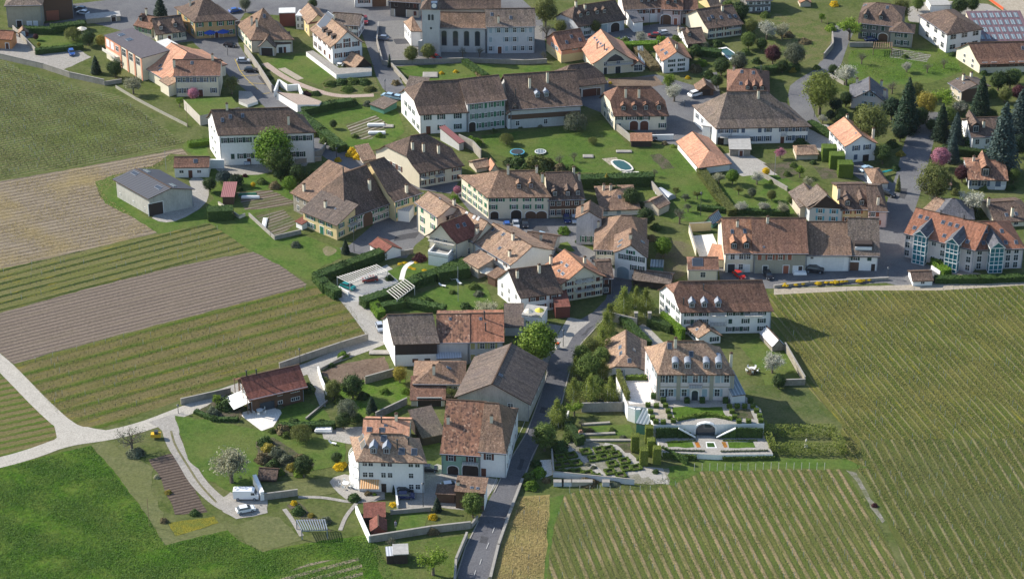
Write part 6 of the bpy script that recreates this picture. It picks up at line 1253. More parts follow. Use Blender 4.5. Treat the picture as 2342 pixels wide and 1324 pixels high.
# long walls
WL([(0, 135), (100, 158), (160, 178), (238, 195)], 1.8, 'pale garden wall between car park and west vineyard', 'oldwall')
WL([(238, 196), (278, 190)], 1.2, 'low wall end with white pillar at the vineyard corner', 'concrete')
WL([(30, 68), (86, 125)], 1.3, 'stone wall between access road and hedged garden', 'oldwall')
WL([(265, 202), (312, 230), (365, 258), (428, 290)], .8, 'low fence line of weathered rails along the vineyard edge', 'olive', .15)
WL([(528, 900), (415, 925)], 1.6, 'grey stone wall with rounded top above the chalet lane', 'oldwall')
WL([(842, 778), (780, 797), (700, 824), (640, 845)], 1.8, 'long pale retaining wall under the grassy vineyard', 'oldwall')
WL([(728, 850), (735, 875), (748, 905)], 1.4, 'white wall beside the garden lane', 'white'); WL([(732, 848), (800, 812)], .7, 'low stone kerb of the dug plot', 'stone')
WL([(835, 878), (900, 860)], 2.0, 'rough stone wall between dug plot and wild garden', 'stone')
WL([(700, 960), (748, 920)], .5, 'narrow kerb beside the shaded lawn', 'stone')
WL([(860, 958), (930, 925)], 1.8, 'ivy covered wall at the back of the wild garden', 'darkstone')
WL([(815, 1172), (845, 1240)], 1.7, 'white wall on the left of the walled garden', 'white', .4); WL([(847, 1240), (985, 1218), (1075, 1208)], 1.7, 'grey wall along the bottom of the walled garden', 'concrete', .4)
WL([(1078, 1208), (1092, 1190)], 1.2, 'short wall end with a small yellow sign beside the road', 'concrete')
WL([(1068, 1230), (1043, 1290), (1040, 1340)], 1.5, 'stone wall on the left edge of the main road', 'concrete', .4)
WL([(1195, 1100), (1170, 1165), (1140, 1250), (1122, 1324)], .7, 'low rubble wall on the right edge of the main road', 'stone', .5)
WL([(893, 1176), (985, 1168)], 1.0, 'low wall below the dark blue cars', 'concrete'); WL([(905, 1125), (910, 1165)], 1.2, 'white wall beside the dark blue cars', 'white', .3)
WL([(583, 1105), (600, 1143)], 2.2, 'sloping white wall in front of the white van', 'white', .8); WL([(602, 1143), (680, 1133)], 1.6, 'stepped grey retaining wall under the mown lawn', 'concrete')
WL([(895, 155), (935, 200), (955, 195)], 1.6, 'rough wall falling from the square to the farmhouse', 'stone'); WL([(895, 148), (1060, 143), (1200, 148), (1250, 145)], 1.4, 'churchyard parapet wall in front of the church', 'concrete')
WL([(866, 60), (862, 100), (875, 148), (893, 152)], 1.4, 'curved wall between sloping street and village square', 'concrete')
WL([(560, 120), (592, 165), (622, 212)], 2.4, 'tall retaining wall beside the yellow parking bays', 'oldwall')
WL([(1903, 85), (1905, 110), (1884, 135)], 1.8, 'dark bank wall left of the grey lane', 'stone'); WL([(1942, 108), (1995, 108)], 1.5, 'grey wall at the top of the green meadow', 'concrete')
WL([(1895, 175), (1930, 195)], 1, 'low wall below the blossoming magnolia', 'concrete')
WL([(1540, 320), (1450, 322)], 1.6, 'white garden wall beside the orange shelter', 'white'); WL([(1383, 265), (1412, 300), (1442, 325)], 2.0, 'pale wall running down from the cream gabled house', 'oldwall')
WL([(1050, 330), (1082, 345), (1100, 365)], 3, 'tall pale wall behind the half hipped house', 'concrete'); WL([(1490, 430), (1530, 478)], 2.0, 'orchard wall leading to the brown roofed shed', 'oldwall')
WL([(1735, 400), (1800, 437)], 1.2, 'wall between orchard lawn and vegetable plots', 'oldwall')
WL([(1576, 530), (1625, 527)], 2.4, 'warm beige courtyard wall beside the lit row house', 'yellow'); WL([(1576, 532), (1592, 585)], 2.0, 'courtyard side wall facing the bare garden', 'cream')
GP('patio', [(1580, 540), (1630, 535), (1650, 580), (1600, 588)], WHITEP)
WL([(1770, 658), (1850, 650), (2030, 640)], .7, 'low wall with yellow flowers along the vineyard', 'concrete', .5)
WL([(2130, 615), (2150, 628)], .9, 'white kerb beside the apartment hedge', 'white')
WL([(1795, 800), (1840, 878)], 2.0, 'rough stone wall closing the glasshouse garden', 'stone'); WL([(1770, 882), (1840, 880)], 1.6, 'garden wall end above the shady bank', 'stone')
WL([(675, 368), (735, 355), (745, 340)], 1.6, 'stone wall with curved end behind the chestnut', 'concrete'); WL([(675, 375), (735, 368)], 1.3, 'second lower wall behind the chestnut', 'concrete')
WL([(570, 495), (628, 548)], .9, 'kerb wall of the lower kitchen garden', 'concrete'); WL([(628, 549), (688, 535)], 1.2, 'front wall of the lower kitchen garden', 'concrete')
WL([(500, 468), (548, 500), (560, 495)], .8, 'low wall beside the red roofed garden shed', 'cream'); WL([(478, 385), (512, 385)], 2.6, 'white wall joining the small cottage to the long white house', 'white', .5)
WL([(945, 580), (918, 585)], 1.3, 'yard wall right of the small garage', 'stone')
WL([(775, 665), (797, 677)], 1.2, 'white wall corner beside the teal car', 'white')
WL([(1300, 950), (1292, 975), (1300, 985)], 1.2, 'short white wall near the orange capped pillar', 'white')
for q, l in (([(1330, 972), (1393, 968)], 'upper grey raised bed wall of the terraced garden'), ([(1330, 995), (1405, 992)], 'middle grey raised bed wall of the terraced garden'), ([(1340, 1008), (1442, 1008)], 'lower grey raised bed wall of the terraced garden')): WL(q, .4, l, 'oldwall', .7, cap=False)
GP('lawn', [(1345, 975), (1440, 970), (1455, 998), (1410, 996), (1350, 985)], LAWN)
# hedges
HG([(125, 75), (188, 68)], 3.0, 2.6, 'tall dark clipped hedge behind the blossoming willow', 'hedge'); HG([(60, 75), (125, 77)], 2.0, 2.0, 'dark hedge left of the tall clipped hedge', 'hedge')
HG([(86, 124), (186, 113)], 1.6, 1.7, 'dark hedge between small lawn and car park', 'hedge')
HG([(437, 335), (475, 330)], 2, 1.5, 'small green hedge beside the vineyard lawn', 'fresh')
HG([(700, 262), (760, 248), (798, 243)], 2.5, 2.2, 'dark loose hedge at the top of the vegetable lawn', 'hedge'); HG([(690, 275), (735, 310), (780, 345)], 3, 2.2, 'bushy hedge along the street bank', 'hedge')
HG([(1065, 148), (1110, 180)], 2.0, 1.6, 'clipped hedge crossing the church lawn', 'hedge'); HG([(1072, 145), (1098, 180)], 1.0, 1.0, 'brown low hedge beside the clipped church hedge', 'tan')
HG([(1330, 428), (1484, 422)], 3.2, 3.2, 'big dark clipped hedge in front of the swimming pool', 'hedge')
HG([(1605, 400), (1640, 450), (1672, 490)], 2.6, 1.8, 'long pale green hedge dividing the orchard lawns', 'olive')
HG([(1600, 480), (1670, 487), (1800, 492)], 1.6, 1.4, 'low hedge behind the lit row house', 'hedge')
for i, (x, y) in enumerate(((1895, 365), (1913, 382), (1932, 402))): BX(x, y, 4.2, 3.2, 4.2, 'boxhedge', label=['largest of three clipped green blocks beside the lane, farthest up', 'middle one of three clipped green blocks beside the lane', 'nearest of three clipped green blocks beside the lane'][i], name='clipped_block', dens=14)
GP('patio', [(2160, 612), (2190, 618), (2240, 625), (2260, 636), (2165, 638)], PINKP)
HG([(2145, 645), (2240, 645), (2360, 640)], 2.2, 1.6, 'dark clipped hedge below the orange apartments', 'hedge')
HG([(2135, 598), (2145, 615), (2162, 628)], 2.4, 1.8, 'curved bright hedge in front of the glazed bays', 'fresh')
HG([(730, 645), (790, 622), (870, 592)], 3.0, 2.6, 'dark hedge behind the slatted car port', 'hedge'); HG([(728, 645), (745, 665), (768, 680)], 2.6, 2.4, 'hedge end at the left of the car port', 'hedge')
HG([(838, 700), (900, 680), (960, 650), (1005, 635), (1060, 612)], 3.0, 2.4, 'long dark hedge winding below the car port', 'hedge'); HG([(870, 712), (930, 700), (1010, 715)], 2.4, 2.0, 'curved hedge above the long row', 'hedge')
HG([(1010, 640), (1062, 632)], 3, 3, 'dark hedge block below the curved balconies', 'hedge'); HG([(850, 698), (870, 725)], 2.4, 2, 'short hedge beside the garden lane', 'fresh')
HG([(640, 983), (760, 978)], 1.8, 1.6, 'clipped hedge behind the round bushes', 'hedge'); HG([(488, 500), (522, 498)], 3.6, 3.0, 'square clipped hedge block below the garden shed', 'hedge')
HG([(450, 945), (490, 962), (540, 962)], 1.2, .9, 'row of low shrubs below the chalet bed', 'hedge'); HG([(1300, 985), (1325, 1015)], 2.0, 2.2, 'yew hedge beside the orange capped pillar', 'dark')
HG([(2160, 350), (2260, 362)], 2, 2.2, 'dark hedge behind the red roofed house', 'dark'); HG([(1855, 292), (1900, 315)], 2.2, 2, 'hedge curving along the lane beside the huge farmhouse', 'hedge')
HG([(1640, 285), (1600, 240)], .1, .1, 'x', 'hedge') if False else None
HG([(1460, 120), (1495, 160)], 3, 1.8, 'hedge beside the long glass roof', 'tan'); HG([(1420, 115), (1500, 112)], 3, 2.4, 'shrub hedge above the compact white house', 'fresh')
HG([(1590, 125), (1640, 130)], 3, 2.2, 'dark hedge left of the small pool', 'hedge'); HG([(1730, 170), (1820, 160)], 2.4, 2, 'hedge above the lower lane', 'hedge')
HG([(2130, 118), (2342, 198)], .1, .1, 'x') if False else None
# pools and round garden things
def disc(name, label, cat, x, y, d, mats, h=.8, rim=None):
    m_ = MB(); r_ = d/2; m_.cyl(0, 0, h-.12, h, r_, n=24, mi=0); m_.cyl(0, 0, h+.003, h+.03, r_*.84, n=24, mi=1)
    for i in range(6): a = i*math.pi/3; m_.box(r_*.9*math.cos(a)-.05, r_*.9*math.sin(a)-.05, 0, r_*.9*math.cos(a)+.05, r_*.9*math.sin(a)+.05, h-.12, 0)
    return tag(m_.build(name, mats, None, G((x, y), 0)), label, cat)
disc('trampoline', 'round dark blue trampoline on the central lawn', 'trampoline', 1183, 353, 4.2, [SHUT['sky'], STEEL]); disc('paddling_pool', 'round pale paddling pool on the central lawn', 'pool', 1236, 350, 3.3, [ROOF['white'], ROOF['glassr']], .5)
def POOL(name, label, pts, rim=1.2, smooth=0):
    P = [G(p, .3) for p in pts]
    for _ in range(smooth):
        Q = []
        for i in range(len(P)): a, b = P[i], P[(i+1) % len(P)]; Q += [a*.75+b*.25, a*.25+b*.75]
        P = Q
    c = sum(P, Vector())/len(P); t = thing(name, label, 'pool', (c.x, c.y, 0))
    q = [((p-c)) for p in P]; o_ = [p+p.normalized()*rim for p in q]
    m_ = MB(); m_.prism([(p.x, p.y) for p in o_], 0, .34); m_.build('coping', [WHITE if smooth == 0 else CONC], t); m_ = MB(); m_.prism([(p.x, p.y) for p in q], 0, .36); m_.build('water', [WATER], t)
POOL('swimming_pool', 'green water swimming pool with white curved rim and blue cover roll on the lawn', [(1398, 368), (1423, 367), (1440, 378), (1447, 388), (1425, 390), (1408, 380)], .6, 1)
GP('patio', [(1376, 363), (1410, 360), (1420, 372), (1395, 378)], SAND); GP('patio', [(1422, 393), (1460, 392), (1463, 397), (1424, 400)], CONC)
POOL('swimming_pool', 'small rectangular green pool with pale rim in the upper garden', [(1645, 114), (1662, 111), (1685, 127), (1668, 134)], 1.0)
def tun():
    P = G((1508, 440), 0); Q = G((1528, 452), 0); d = Q-P; m_ = MB(); n_ = 10
    M_ = Matrix.Translation(P) @ Matrix.Rotation(math.atan2(d.y, d.x), 4, 'Z'); L_ = 5.5
    for i in range(n_):
        a, b = math.pi*i/n_, math.pi*(i+1)/n_; f_ = lambda t, x: tuple(Vector((x, 1.5*math.cos(t), 1.5*math.sin(t))))
        m_.face([f_(a, 0), f_(a, L_), f_(b, L_), f_(b, 0)][::-1])
    m_.face([(0, 1.5*math.cos(math.pi*i/n_), 1.5*math.sin(math.pi*i/n_)) for i in range(n_+1)]); m_.face([(L_, 1.5*math.cos(math.pi*i/n_), 1.5*math.sin(math.pi*i/n_)) for i in range(n_+1)][::-1])
    o_ = m_.build('polytunnel', [ROOF['metal']]); o_.matrix_world = M_; tag(o_, 'white rounded polytunnel on the orchard lawn', 'greenhouse')
tun()
# cars
def car_meshes():
    prof = [(-2.1, .35), (-2.12, .75), (-1.95, .95), (-1.2, 1.0), (1.0, .95), (1.85, .82), (2.1, .62), (2.1, .35)]
    b = MB(); n = len(prof); W = .85
    for i in range(n):
        a, c = prof[i], prof[(i+1) % n]; b.face([(a[0], -W, a[1]), (a[0], W, a[1]), (c[0], W, c[1]), (c[0], -W, c[1])])
    b.face([(p[0], -W, p[1]) for p in prof][::-1]); b.face([(p[0], W, p[1]) for p in prof])
    b.box(-1.35, -.66, 1.38, .35, .66, 1.45, 0)
    g = MB(); B0 = [(-1.85, -.8, .96), (1.15, -.8, .94), (1.15, .8, .94), (-1.85, .8, .96)]; T0 = [(-1.35, -.64, 1.39), (.35, -.64, 1.39), (.35, .64, 1.39), (-1.35, .64, 1.39)]
    g.face(T0)
    for i in range(4): j = (i+1) % 4; g.face([B0[i], B0[j], T0[j], T0[i]])
    w_ = MB(); w_.cyl(0, 0, -.1, .1, .32, n=14, mi=0); w_.cyl(0, 0, .101, .12, .19, n=10, mi=1); w_.cyl(0, 0, -.12, -.101, .19, n=10, mi=1)
    hl = MB().box(0, -.16, -.07, .04, .16, .07)
    return b, g.mesh('windows', [PANE]), w_.mesh('wheel', [STEEL, ZINC]), hl.mesh('headlight', [WHITE]), hl.mesh('tail_light', [SHUT['red']])
CB, CGL, CWH, CHL, CTL = car_meshes(); CBM = {}
PAINT = {k: glassy('car_paint_'+k, c, .25) for k, c in dict(white=(.75, .76, .78), silver=(.42, .45, .50), blue=(.03, .10, .35), dark=(.015, .017, .025), navy=(.015, .03, .12), red=(.5, .02, .015), teal=(.01, .25, .24), grey=(.16, .19, .25), maroon=(.22, .02, .02), light=(.35, .50, .62), orange=(.55, .08, .03)).items()}
def CAR(x, y, dx, dy, col, label, s=1, name='parked_car', cat='car', hs=1, z0=ZG):
    P = G((x, y+1.0), z0); Q = G((x+dx, y+dy), z0); a = math.atan2(Q.y-P.y, Q.x-P.x)
    P = G((x, y+4), z0)
    t = thing(name, label, cat, P, a, 'cars parked about the village'); t.scale = (s, s, s*hs)
    if col not in CBM: CBM[col] = CB.mesh('body', [PAINT[col]])
    link('body', CBM[col], t); link('windows', CGL, t)
    for wx in (-1.3, 1.3):
        for wy in (-.8, .8):
            w_ = link('wheel', CWH, t, (wx, wy, .32)); w_.rotation_euler = (math.pi/2, 0, 0)
    for wy in (-.6, .6): link('headlight', CHL, t, (2.09, wy, .62)); link('tail_light', CTL, t, (-2.14, wy, .72))
for c in (
 (185, 20, -10, -1, 'grey', 'grey car parked behind the white one near the top left barn'), (190, 29, -10, -1, 'white', 'white car parked beside the low stone outbuildings'),
 (164, 120, 3, 8, 'blue', 'blue car alone on the gravel car park'), (538, 24, 10, -1, 'blue', 'blue van like car at the top street'), (527, 103, 10, 2, 'dark', 'dark car in the shade before the inn'),
 (557, 139, 10, 1, 'silver', 'silver car in the upper yellow parking bay'), (574, 160, 10, 1, 'dark', 'black car in the lower yellow parking bay'), (874, 87, -10, 0, 'grey', 'blue grey car on the village square'),
 (999, 133, 6, 4, 'red', 'small red car under the young trees by the church'), (888, 219, -10, -1, 'light', 'left pale blue car behind the farmhouse wall'), (906, 223, -10, -1, 'light', 'right pale blue car behind the farmhouse wall'),
 (1434, 93, 8, 4, 'silver', 'silver car half hidden by shrubs near the rosy row'), (1496, 81, -8, 1, 'maroon', 'dark red car in the rosy courtyard'), (1515, 76, -8, 2, 'silver', 'silver car in the rosy courtyard'),
 (1495, 314, 2, 8, 'dark', 'black car beside the cream house with arched doors'), (1992, 91, 10, 0, 'navy', 'dark car in front of the grey stone farmhouse'), (2261, 34, 8, 4, 'blue', 'bright blue car near the building site'),
 (1980, 386, 10, -3, 'light', 'pale blue car beside the small white garage'), (2032, 443, 6, 3, 'dark', 'black car in the shade of the small white garage'), (1757, 629, 5, 8, 'dark', 'black car facing out before the second row house'),
 (1160, 517, 2, 8, 'blue', 'blue car in the town house shade'), (1180, 513, 1, 8, 'silver', 'silver car in front of the town house arch'), (1201, 511, 1, 8, 'dark', 'black car in front of the town house arch'),
 (1296, 501, 2, 8, 'navy', 'dark blue car at the end of the shaded yard'), (1314, 502, 2, 8, 'silver', 'silver car next to the tall blank gable'), (1225, 547, 10, 4, 'orange', 'orange red car in the sunny yard'),
 (1242, 540, 10, 4, 'light', 'light blue car beside the orange red one'), (1690, 629, 5, 5, 'red', 'bright red car before the lit row house'), (1365, 597, 5, 5, 'dark', 'black car between the cream houses'),
 (565, 369, 1, 8, 'silver', 'silver car beside the chestnut tree'), (846, 639, -10, 2, 'maroon', 'dark red car under the slatted car port'), (796, 655, 9, 4, 'teal', 'teal car at the left of the car port'),
 (925, 1121, 10, 1, 'dark', 'black car behind the dark blue one'), (927, 1134, 10, 1, 'navy', 'dark blue car on the pale yard below the white house'), (1029, 1110, 10, 0, 'white', 'white car behind the small outbuilding'),
 (981, 1072, 10, 1, 'dark', 'black car in the deep shade of the passage'), (562, 1165, 10, -1, 'white', 'white car on the gravel drive'), (869, 748, 3, 8, 'silver', 'silver car beside the bright white barn gable'), (1178, 636, 3, 3, 'dark', 'dark car x') ):
    if c[5].endswith(' x'): continue
    CAR(*c)
CAR(1863, 618, 10, 2, 'dark', 'large black off road car before the white garage door', 1.15, hs=1.1)
CAR(1591, 216, 10, -2, 'white', 'white people carrier by the brown timber garage', 1.15, hs=1.1); CAR(834, 48, 1, 8, 'maroon', 'dark red van beside the grey white house', 1.15, hs=1.15)
def van():
    P = G((563, 1139), ZG); a = G((590, 1139), ZG)-P
    t = thing('parked_van', 'long white panel van beside the sloping white wall', 'van', P, math.atan2(a.y, a.x))
    m_ = MB(); pr = [(-2.7, .4), (-2.75, 2.3), (-2.6, 2.45), (1.4, 2.45), (1.9, 2.2), (2.35, 1.35), (2.8, 1.1), (2.85, .4)]; W = .98
    for i in range(8): p, q = pr[i], pr[(i+1) % 8]; m_.face([(p[0], -W, p[1]), (p[0], W, p[1]), (q[0], W, q[1]), (q[0], -W, q[1])])
    m_.face([(p[0], -W, p[1]) for p in pr][::-1]); m_.face([(p[0], W, p[1]) for p in pr]); m_.build('body', [PAINT['white']], t)
    g_ = MB(); g_.box(1.2, -1.0, 1.4, 2.0, 1.0, 2.0); g_.face([(1.95, -.9, 2.15), (2.38, -.9, 1.38), (2.38, .9, 1.38), (1.95, .9, 2.15)]); g_.build('windows', [PANE], t)
    for wx in (-1.7, 1.9):
        for wy in (-.95, .95): w_ = link('wheel', CWH, t, (wx, wy, .36)); w_.rotation_euler = (math.pi/2, 0, 0); w_.scale = (1.15,)*3
    for wy in (-.7, .7): link('headlight', CHL, t, (2.84, wy, .8)); link('tail_light', CTL, t, (-2.78, wy, .9))
van()
def LAMP(xb, yb, yt, label, name='street_lamp', mat=STEEL, head=True, arm=0):
    z = bis(lambda z_: proj(Vector((*G((xb, yb), 0).xy, z_)))[1]-(OY+yt/K), .5, 30); m_ = MB(); m_.cyl(0, 0, 0, z-.5, .09 if head else .06, .06 if head else .05, n=6)
    t = thing(name, label, 'lamp post' if head else 'pole', G((xb, yb), 0)); m_.build('pole', [mat], t)
    if head:
        h_ = MB(); h_.cyl(0, 0, z-.5, z-.1, .16, .3, n=8); h_.cyl(0, 0, z-.1, z+.12, .34, .05, n=8, mi=1); h_.build('lamp_head', [ZINC, STEEL], t)
    else: m_ = MB().cyl(0, 0, z-.5, z, .07, .06, n=6).build('pole_top', [mat], t)
    return t
for a in ((881, 212, 183, 'lamp post at the bend above the long farmhouse'), (686.6, 834, 797, 'black lamp post beside the vineyard retaining wall'), (968, 1159, 1104, 'tall lamp post on the edge of the pale yard'), (1288, 792, 754, 'lamp post on the pale traffic island'), (810, 576, 527, 'lamp post beside the small fir by the yard'), (2030, 636, 611, 'lamp post at the vineyard end of the side road'), (521, 128, 106, 'lamp post before the inn'), (1602, 494, 440, 'tall grey lamp post in the orchard'), (1485, 62, 22, 'pale lamp post in front of the rosy row'), (1565, 245, 230, 'lamp post beside the yard of the cream gabled house'), (770, 364, 338, 'street lamp beside the yellow forsythia'), (1862, 268, 240, 'lamp post under the round willow'), (408, 945, 925, 'small white sign post with a green bin at the lane')): LAMP(*a)
for a in ((341.6, 1203, 1140, 'wooden pole at the edge of the lush meadow'), (380, 389, 345, 'dark pole beside the small white cottage'), (618.5, 541, 480, 'thin pole in the lower kitchen garden'), (1771.5, 404, 352, 'white pole between the vegetable plots'), (1048, 690, 610, 'tall pale pole in the garden of the long hedge'), (1892, 64, 40, 'slim pole beside the grey lane'), (429, 292, 238, 'dark pole at the vineyard rail')): LAMP(*a[:4], name='pole', mat=ZINC if 'pale' in a[3] or 'white' in a[3] else WOODM, head=False)
# slatted car port
def slats(pts, n_, h, label, mat=None, z0=0, th=.12, solid=False):
    P = [G(p, h) for p in pts]; c = P[0]; t = thing('pergola', label, 'pergola', (c.x, c.y, 0)); m_ = MB()
    for i in range(n_): u = i/(n_-1); a = P[0].lerp(P[1], u)-c; b = P[3].lerp(P[2], u)-c; m_.bar((a.x, a.y, h), (b.x, b.y, h), th*1.6, th)
    m_.build('slats', [mat or CONC], t)
    for p in P: q = p-c; MB().box(q.x-.1, q.y-.1, 0, q.x+.1, q.y+.1, h).build('post', [mat or CONC], t)
    m_ = MB()
    for a, b in ((0, 1), (3, 2)): p, q = P[a]-c, P[b]-c; m_.bar((p.x, p.y, h-.2), (q.x, q.y, h-.2), .15)
    m_.build('beam', [mat or CONC], t)
slats([(771, 633), (860, 605), (886, 620), (800, 647)], 16, 2.6, 'long slatted white roof over the parked red car')
slats([(885, 665), (925, 638), (948, 655), (908, 684)], 9, 2.6, 'lower slatted white roof at the right of the car port')
slats([(678, 1188), (742, 1187), (748, 1210), (690, 1212)], 12, 2.4, 'grey slatted pergola with gravel seat on the meadow edge', ZINC)
slats([(2000, 97), (2040, 97), (2040, 110), (1998, 110)], 9, 2.4, 'weathered timber pergola before the stone farmhouse', WOODM)
# umbrellas
def UMB(x, y, mat, label, d=3.0, z0=0):
    P = G((x, y), z0); t = thing('parasol', label, 'parasol', P); m_ = MB(); m_.cyl(0, 0, 2.0, 2.75, d/2, .05, n=8); m_.build('canopy', [mat], t); MB().cyl(0, 0, 0, 2.1, .04, n=6).build('pole', [WHITE], t)
BLU = plain('blue_cloth', (.03, .10, .45), .8); YEL = plain('yellow_cloth', (.65, .55, .08), .8); CRM = plain('cream_cloth', (.70, .64, .52), .8)
UMB(481, 88, BLU, 'left blue parasol before the ochre inn', 4.2); UMB(511, 86, BLU, 'right blue parasol before the ochre inn', 4.2)
P_z = 3.4
UMB(1209, 728, CRM, 'cream square parasol on the garage terrace', 2.6, 3.2); UMB(1234, 726, YEL, 'yellow round parasol on the garage terrace', 2.5, 3.2); UMB(1113, 634, CRM, 'large cream parasol below the white row', 4.2); UMB(188, 80, CRM, 'white parasol beside the blossoming willow', 3.4)
# garden furniture, boat, person, small things
def TABLE(x, y, label, z0=0):
    P = G((x, y), z0+.2); t = thing('garden_table', label, 'table', P); MB().cyl(0, 0, .7, .76, .8, n=12).build('tabletop', [WHITE], t); MB().cyl(0, 0, 0, .7, .08, n=6).build('leg', [WHITE], t)
CH_ = MB(); CH_.box(-.25, -.25, .4, .25, .25, .45); CH_.box(-.25, .2, .45, .25, .25, .95)
for sx in (-.22, .18):
    for sy in (-.22, .18): CH_.box(sx, sy, 0, sx+.05, sy+.05, .4)
CHM = CH_.mesh('garden_chair', [WHITE])
for x, y, l in ((594, 943, 'on the chalet patio'), (791, 1110, 'on the round patio of the white house'), (777, 150, 'on the paved terrace of the large white house'), (1720, 848, 'in the glasshouse garden'), (1187, 278, 'under the long farmhouse gallery')):
    TABLE(x, y, 'white garden table '+l)
    for k in range(5): c_ = link('garden_chair', CHM, None, G((x, y), .2)+Vector((1.35*math.cos(k*1.26+x), 1.35*math.sin(k*1.26+x), 0)), k*1.26+x-math.pi/2); tag(c_, 'white garden chair '+l, 'chair', 'white chairs '+l)
def LOUNGER(x, y, a, l):
    m_ = MB(); m_.box(-.3, -.9, .3, .3, .5, .36); m_.face([(-.3, .5, .36), (.3, .5, .36), (.3, 1.0, .85), (-.3, 1.0, .85)]); m_.face([(-.3, .5, .30), (-.3, 1.0, .80), (.3, 1.0, .80), (.3, .5, .30)])
    for sx in (-.28, .22):
        for sy in (-.85, .4): m_.box(sx, sy, 0, sx+.06, sy+.06, .3)
    tag(link('sun_lounger', m_.mesh('sun_lounger', [WHITE]), None, G((x, y), .2), a), l, 'sun lounger')
LOUNGER(761, 1015, 1.2, 'white sun lounger on the lawn beside the pale yard'); LOUNGER(1037, 640, 1.8, 'upper white lounger below the dark hedge block'); LOUNGER(1012, 655, 1.2, 'left white lounger below the dark hedge block'); LOUNGER(1050, 648, .6, 'right white lounger below the dark hedge block')
kb = MB(); prK = [(-2.6, 0, .1), (-1.6, .38, .05), (0, .48, 0), (1.6, .38, .05), (2.6, 0, .1)]
for i in range(4):
    a, b = prK[i], prK[i+1]
    for s_ in (-1, 1): kb.face([(a[0], 0, .05), (b[0], 0, .05), (b[0], s_*b[1], .5), (a[0], s_*a[1], .5)]); kb.face([(a[0], 0, .62), (b[0], 0, .62), (b[0], s_*b[1], .5), (a[0], s_*a[1], .5)])
tag(link('kayak', kb.mesh('kayak', [PAINT['teal']]), None, G((2024, 396), .6), .5), 'long teal covered boat lying behind the small white garage', 'boat')
for x, y, w_, d_, lab in ((567, 447, 5, .9, 'upper green cloche tunnel in the kitchen garden'), (573, 453, 5, .9, 'white cloche tunnel below the green one'), (605, 510, 1.2, 5.5, 'pale glass frame in the lower kitchen garden'), (860, 288, 5, 1.2, 'long cream fleece tunnel on the vegetable plot'), (862, 306, 5, 1.2, 'lower white fleece tunnel on the vegetable plot'), (888, 289, 3, 2, 'pale boards stacked beside the fleece'), (1829, 626, 3.4, 2, 'white box trailer before the third row house'), (740, 985, 4, 1.8, 'grey flat trailer at the garden hedge'), (1345, 358, 3, 2, 'pale playhouse platform on the central lawn'), (1427, 347, 4.5, 1.6, 'pale slab on the central lawn'), (984, 172, 4.6, 4, 'pale square sandpit on the church lawn'), (868, 806, 5, 2, 'pile of pale stone slabs beside the bright barn gable')):
    h_ = .7 if 'tunnel' in lab or 'trailer' in lab else .25; nm_ = 'cloche' if 'tunnel' in lab or 'frame' in lab else 'trailer' if 'trailer' in lab else 'slab'
    m_ = MB().box(-w_/2, -d_/2, 0, w_/2, d_/2, h_*.6).box(-w_/2+.1, -d_/2+.1, h_*.6, w_/2-.1, d_/2-.1, h_, taper=.15)
    tag(m_.build(nm_, [SHUT['green'] if 'green cloche' in lab else CAP if nm_ == 'slab' else WHITE], None, G((x, y), .2)), lab, nm_)
def PERSON():
    P = G((905, 1206), .24); bm = bpy.data.meshes.new('body'); V = [(0, 0, .95), (0, 0, 1.2), (0, 0, 1.45), (0, 0, 1.56), (0, 0, 1.72), (.18, 0, 1.42), (.24, -.05, 1.15), (.22, -.2, .95), (-.18, 0, 1.42), (-.24, -.04, 1.15), (-.22, -.18, .95), (.1, 0, .9), (.11, .02, .5), (.11, .05, .08), (.11, -.1, .03), (-.1, 0, .9), (-.11, -.03, .5), (-.11, 0, .08), (-.11, -.15, .03)]
    E = [(0, 1), (1, 2), (2, 3), (3, 4), (2, 5), (5, 6), (6, 7), (2, 8), (8, 9), (9, 10), (0, 11), (11, 12), (12, 13), (13, 14), (0, 15), (15, 16), (16, 17), (17, 18)]
    rad = [.15, .14, .15, .06, .11, .07, .05, .035, .07, .05, .035, .09, .065, .045, .04, .09, .065, .045, .04]
    bm.from_pydata(V, E, []); o_ = bpy.data.objects.new('person', bm); COL.objects.link(o_); o_.location = P
    md = o_.modifiers.new('skin', 'SKIN'); o_.modifiers.new('sub', 'SUBSURF').levels = 1
    for i, r_ in enumerate(rad): bm.skin_vertices[0].data[i].radius = (r_, r_)
    m1 = plain('pale_top_and_jeans', (.35, .32, .38), .9); bm.materials.append(m1)
    h_ = MB().cyl(0, .01, 1.66, 1.86, .12, .07, n=8).build('hair', [SHUT['brown']], o_)
    tag(o_, 'person in pale top and blue trousers standing on the walled garden lawn', 'person')
PERSON()
for i, (x, y, l) in enumerate(((1275, 795, 'orange topped litter container beside the bright green tree'),)):
    m_ = MB().cyl(0, 0, 0, 1.1, .55, n=10).cyl(0, 0, 1.1, 1.4, .58, .4, n=10, mi=1); tag(m_.build('container', [WHITE, plain('orange_plastic', (.6, .1, .03))], None, G((x, y), .2)), l, 'container')
m_ = MB().box(-.4, -.4, 0, .4, .4, 2.4).box(-.55, -.55, 2.4, .55, .55, 2.9, 1, taper=.3); tag(m_.build('pillar', [WALL['white'], ROOF['orange']], None, G((1328, 1008), 0)), 'small pillar with orange cap in the terraced garden', 'pillar')
m_ = MB().box(-1.1, -.6, .3, 1.1, .6, 1.1, 0).box(-.3, -.5, 1.1, .5, .5, 1.8, 1); tag(m_.build('mini_digger', [plain('machine_yellow', (.7, .42, .03)), STEEL], None, G((357, 1000), .2)), 'small yellow machine parked under the bare tree', 'digger')
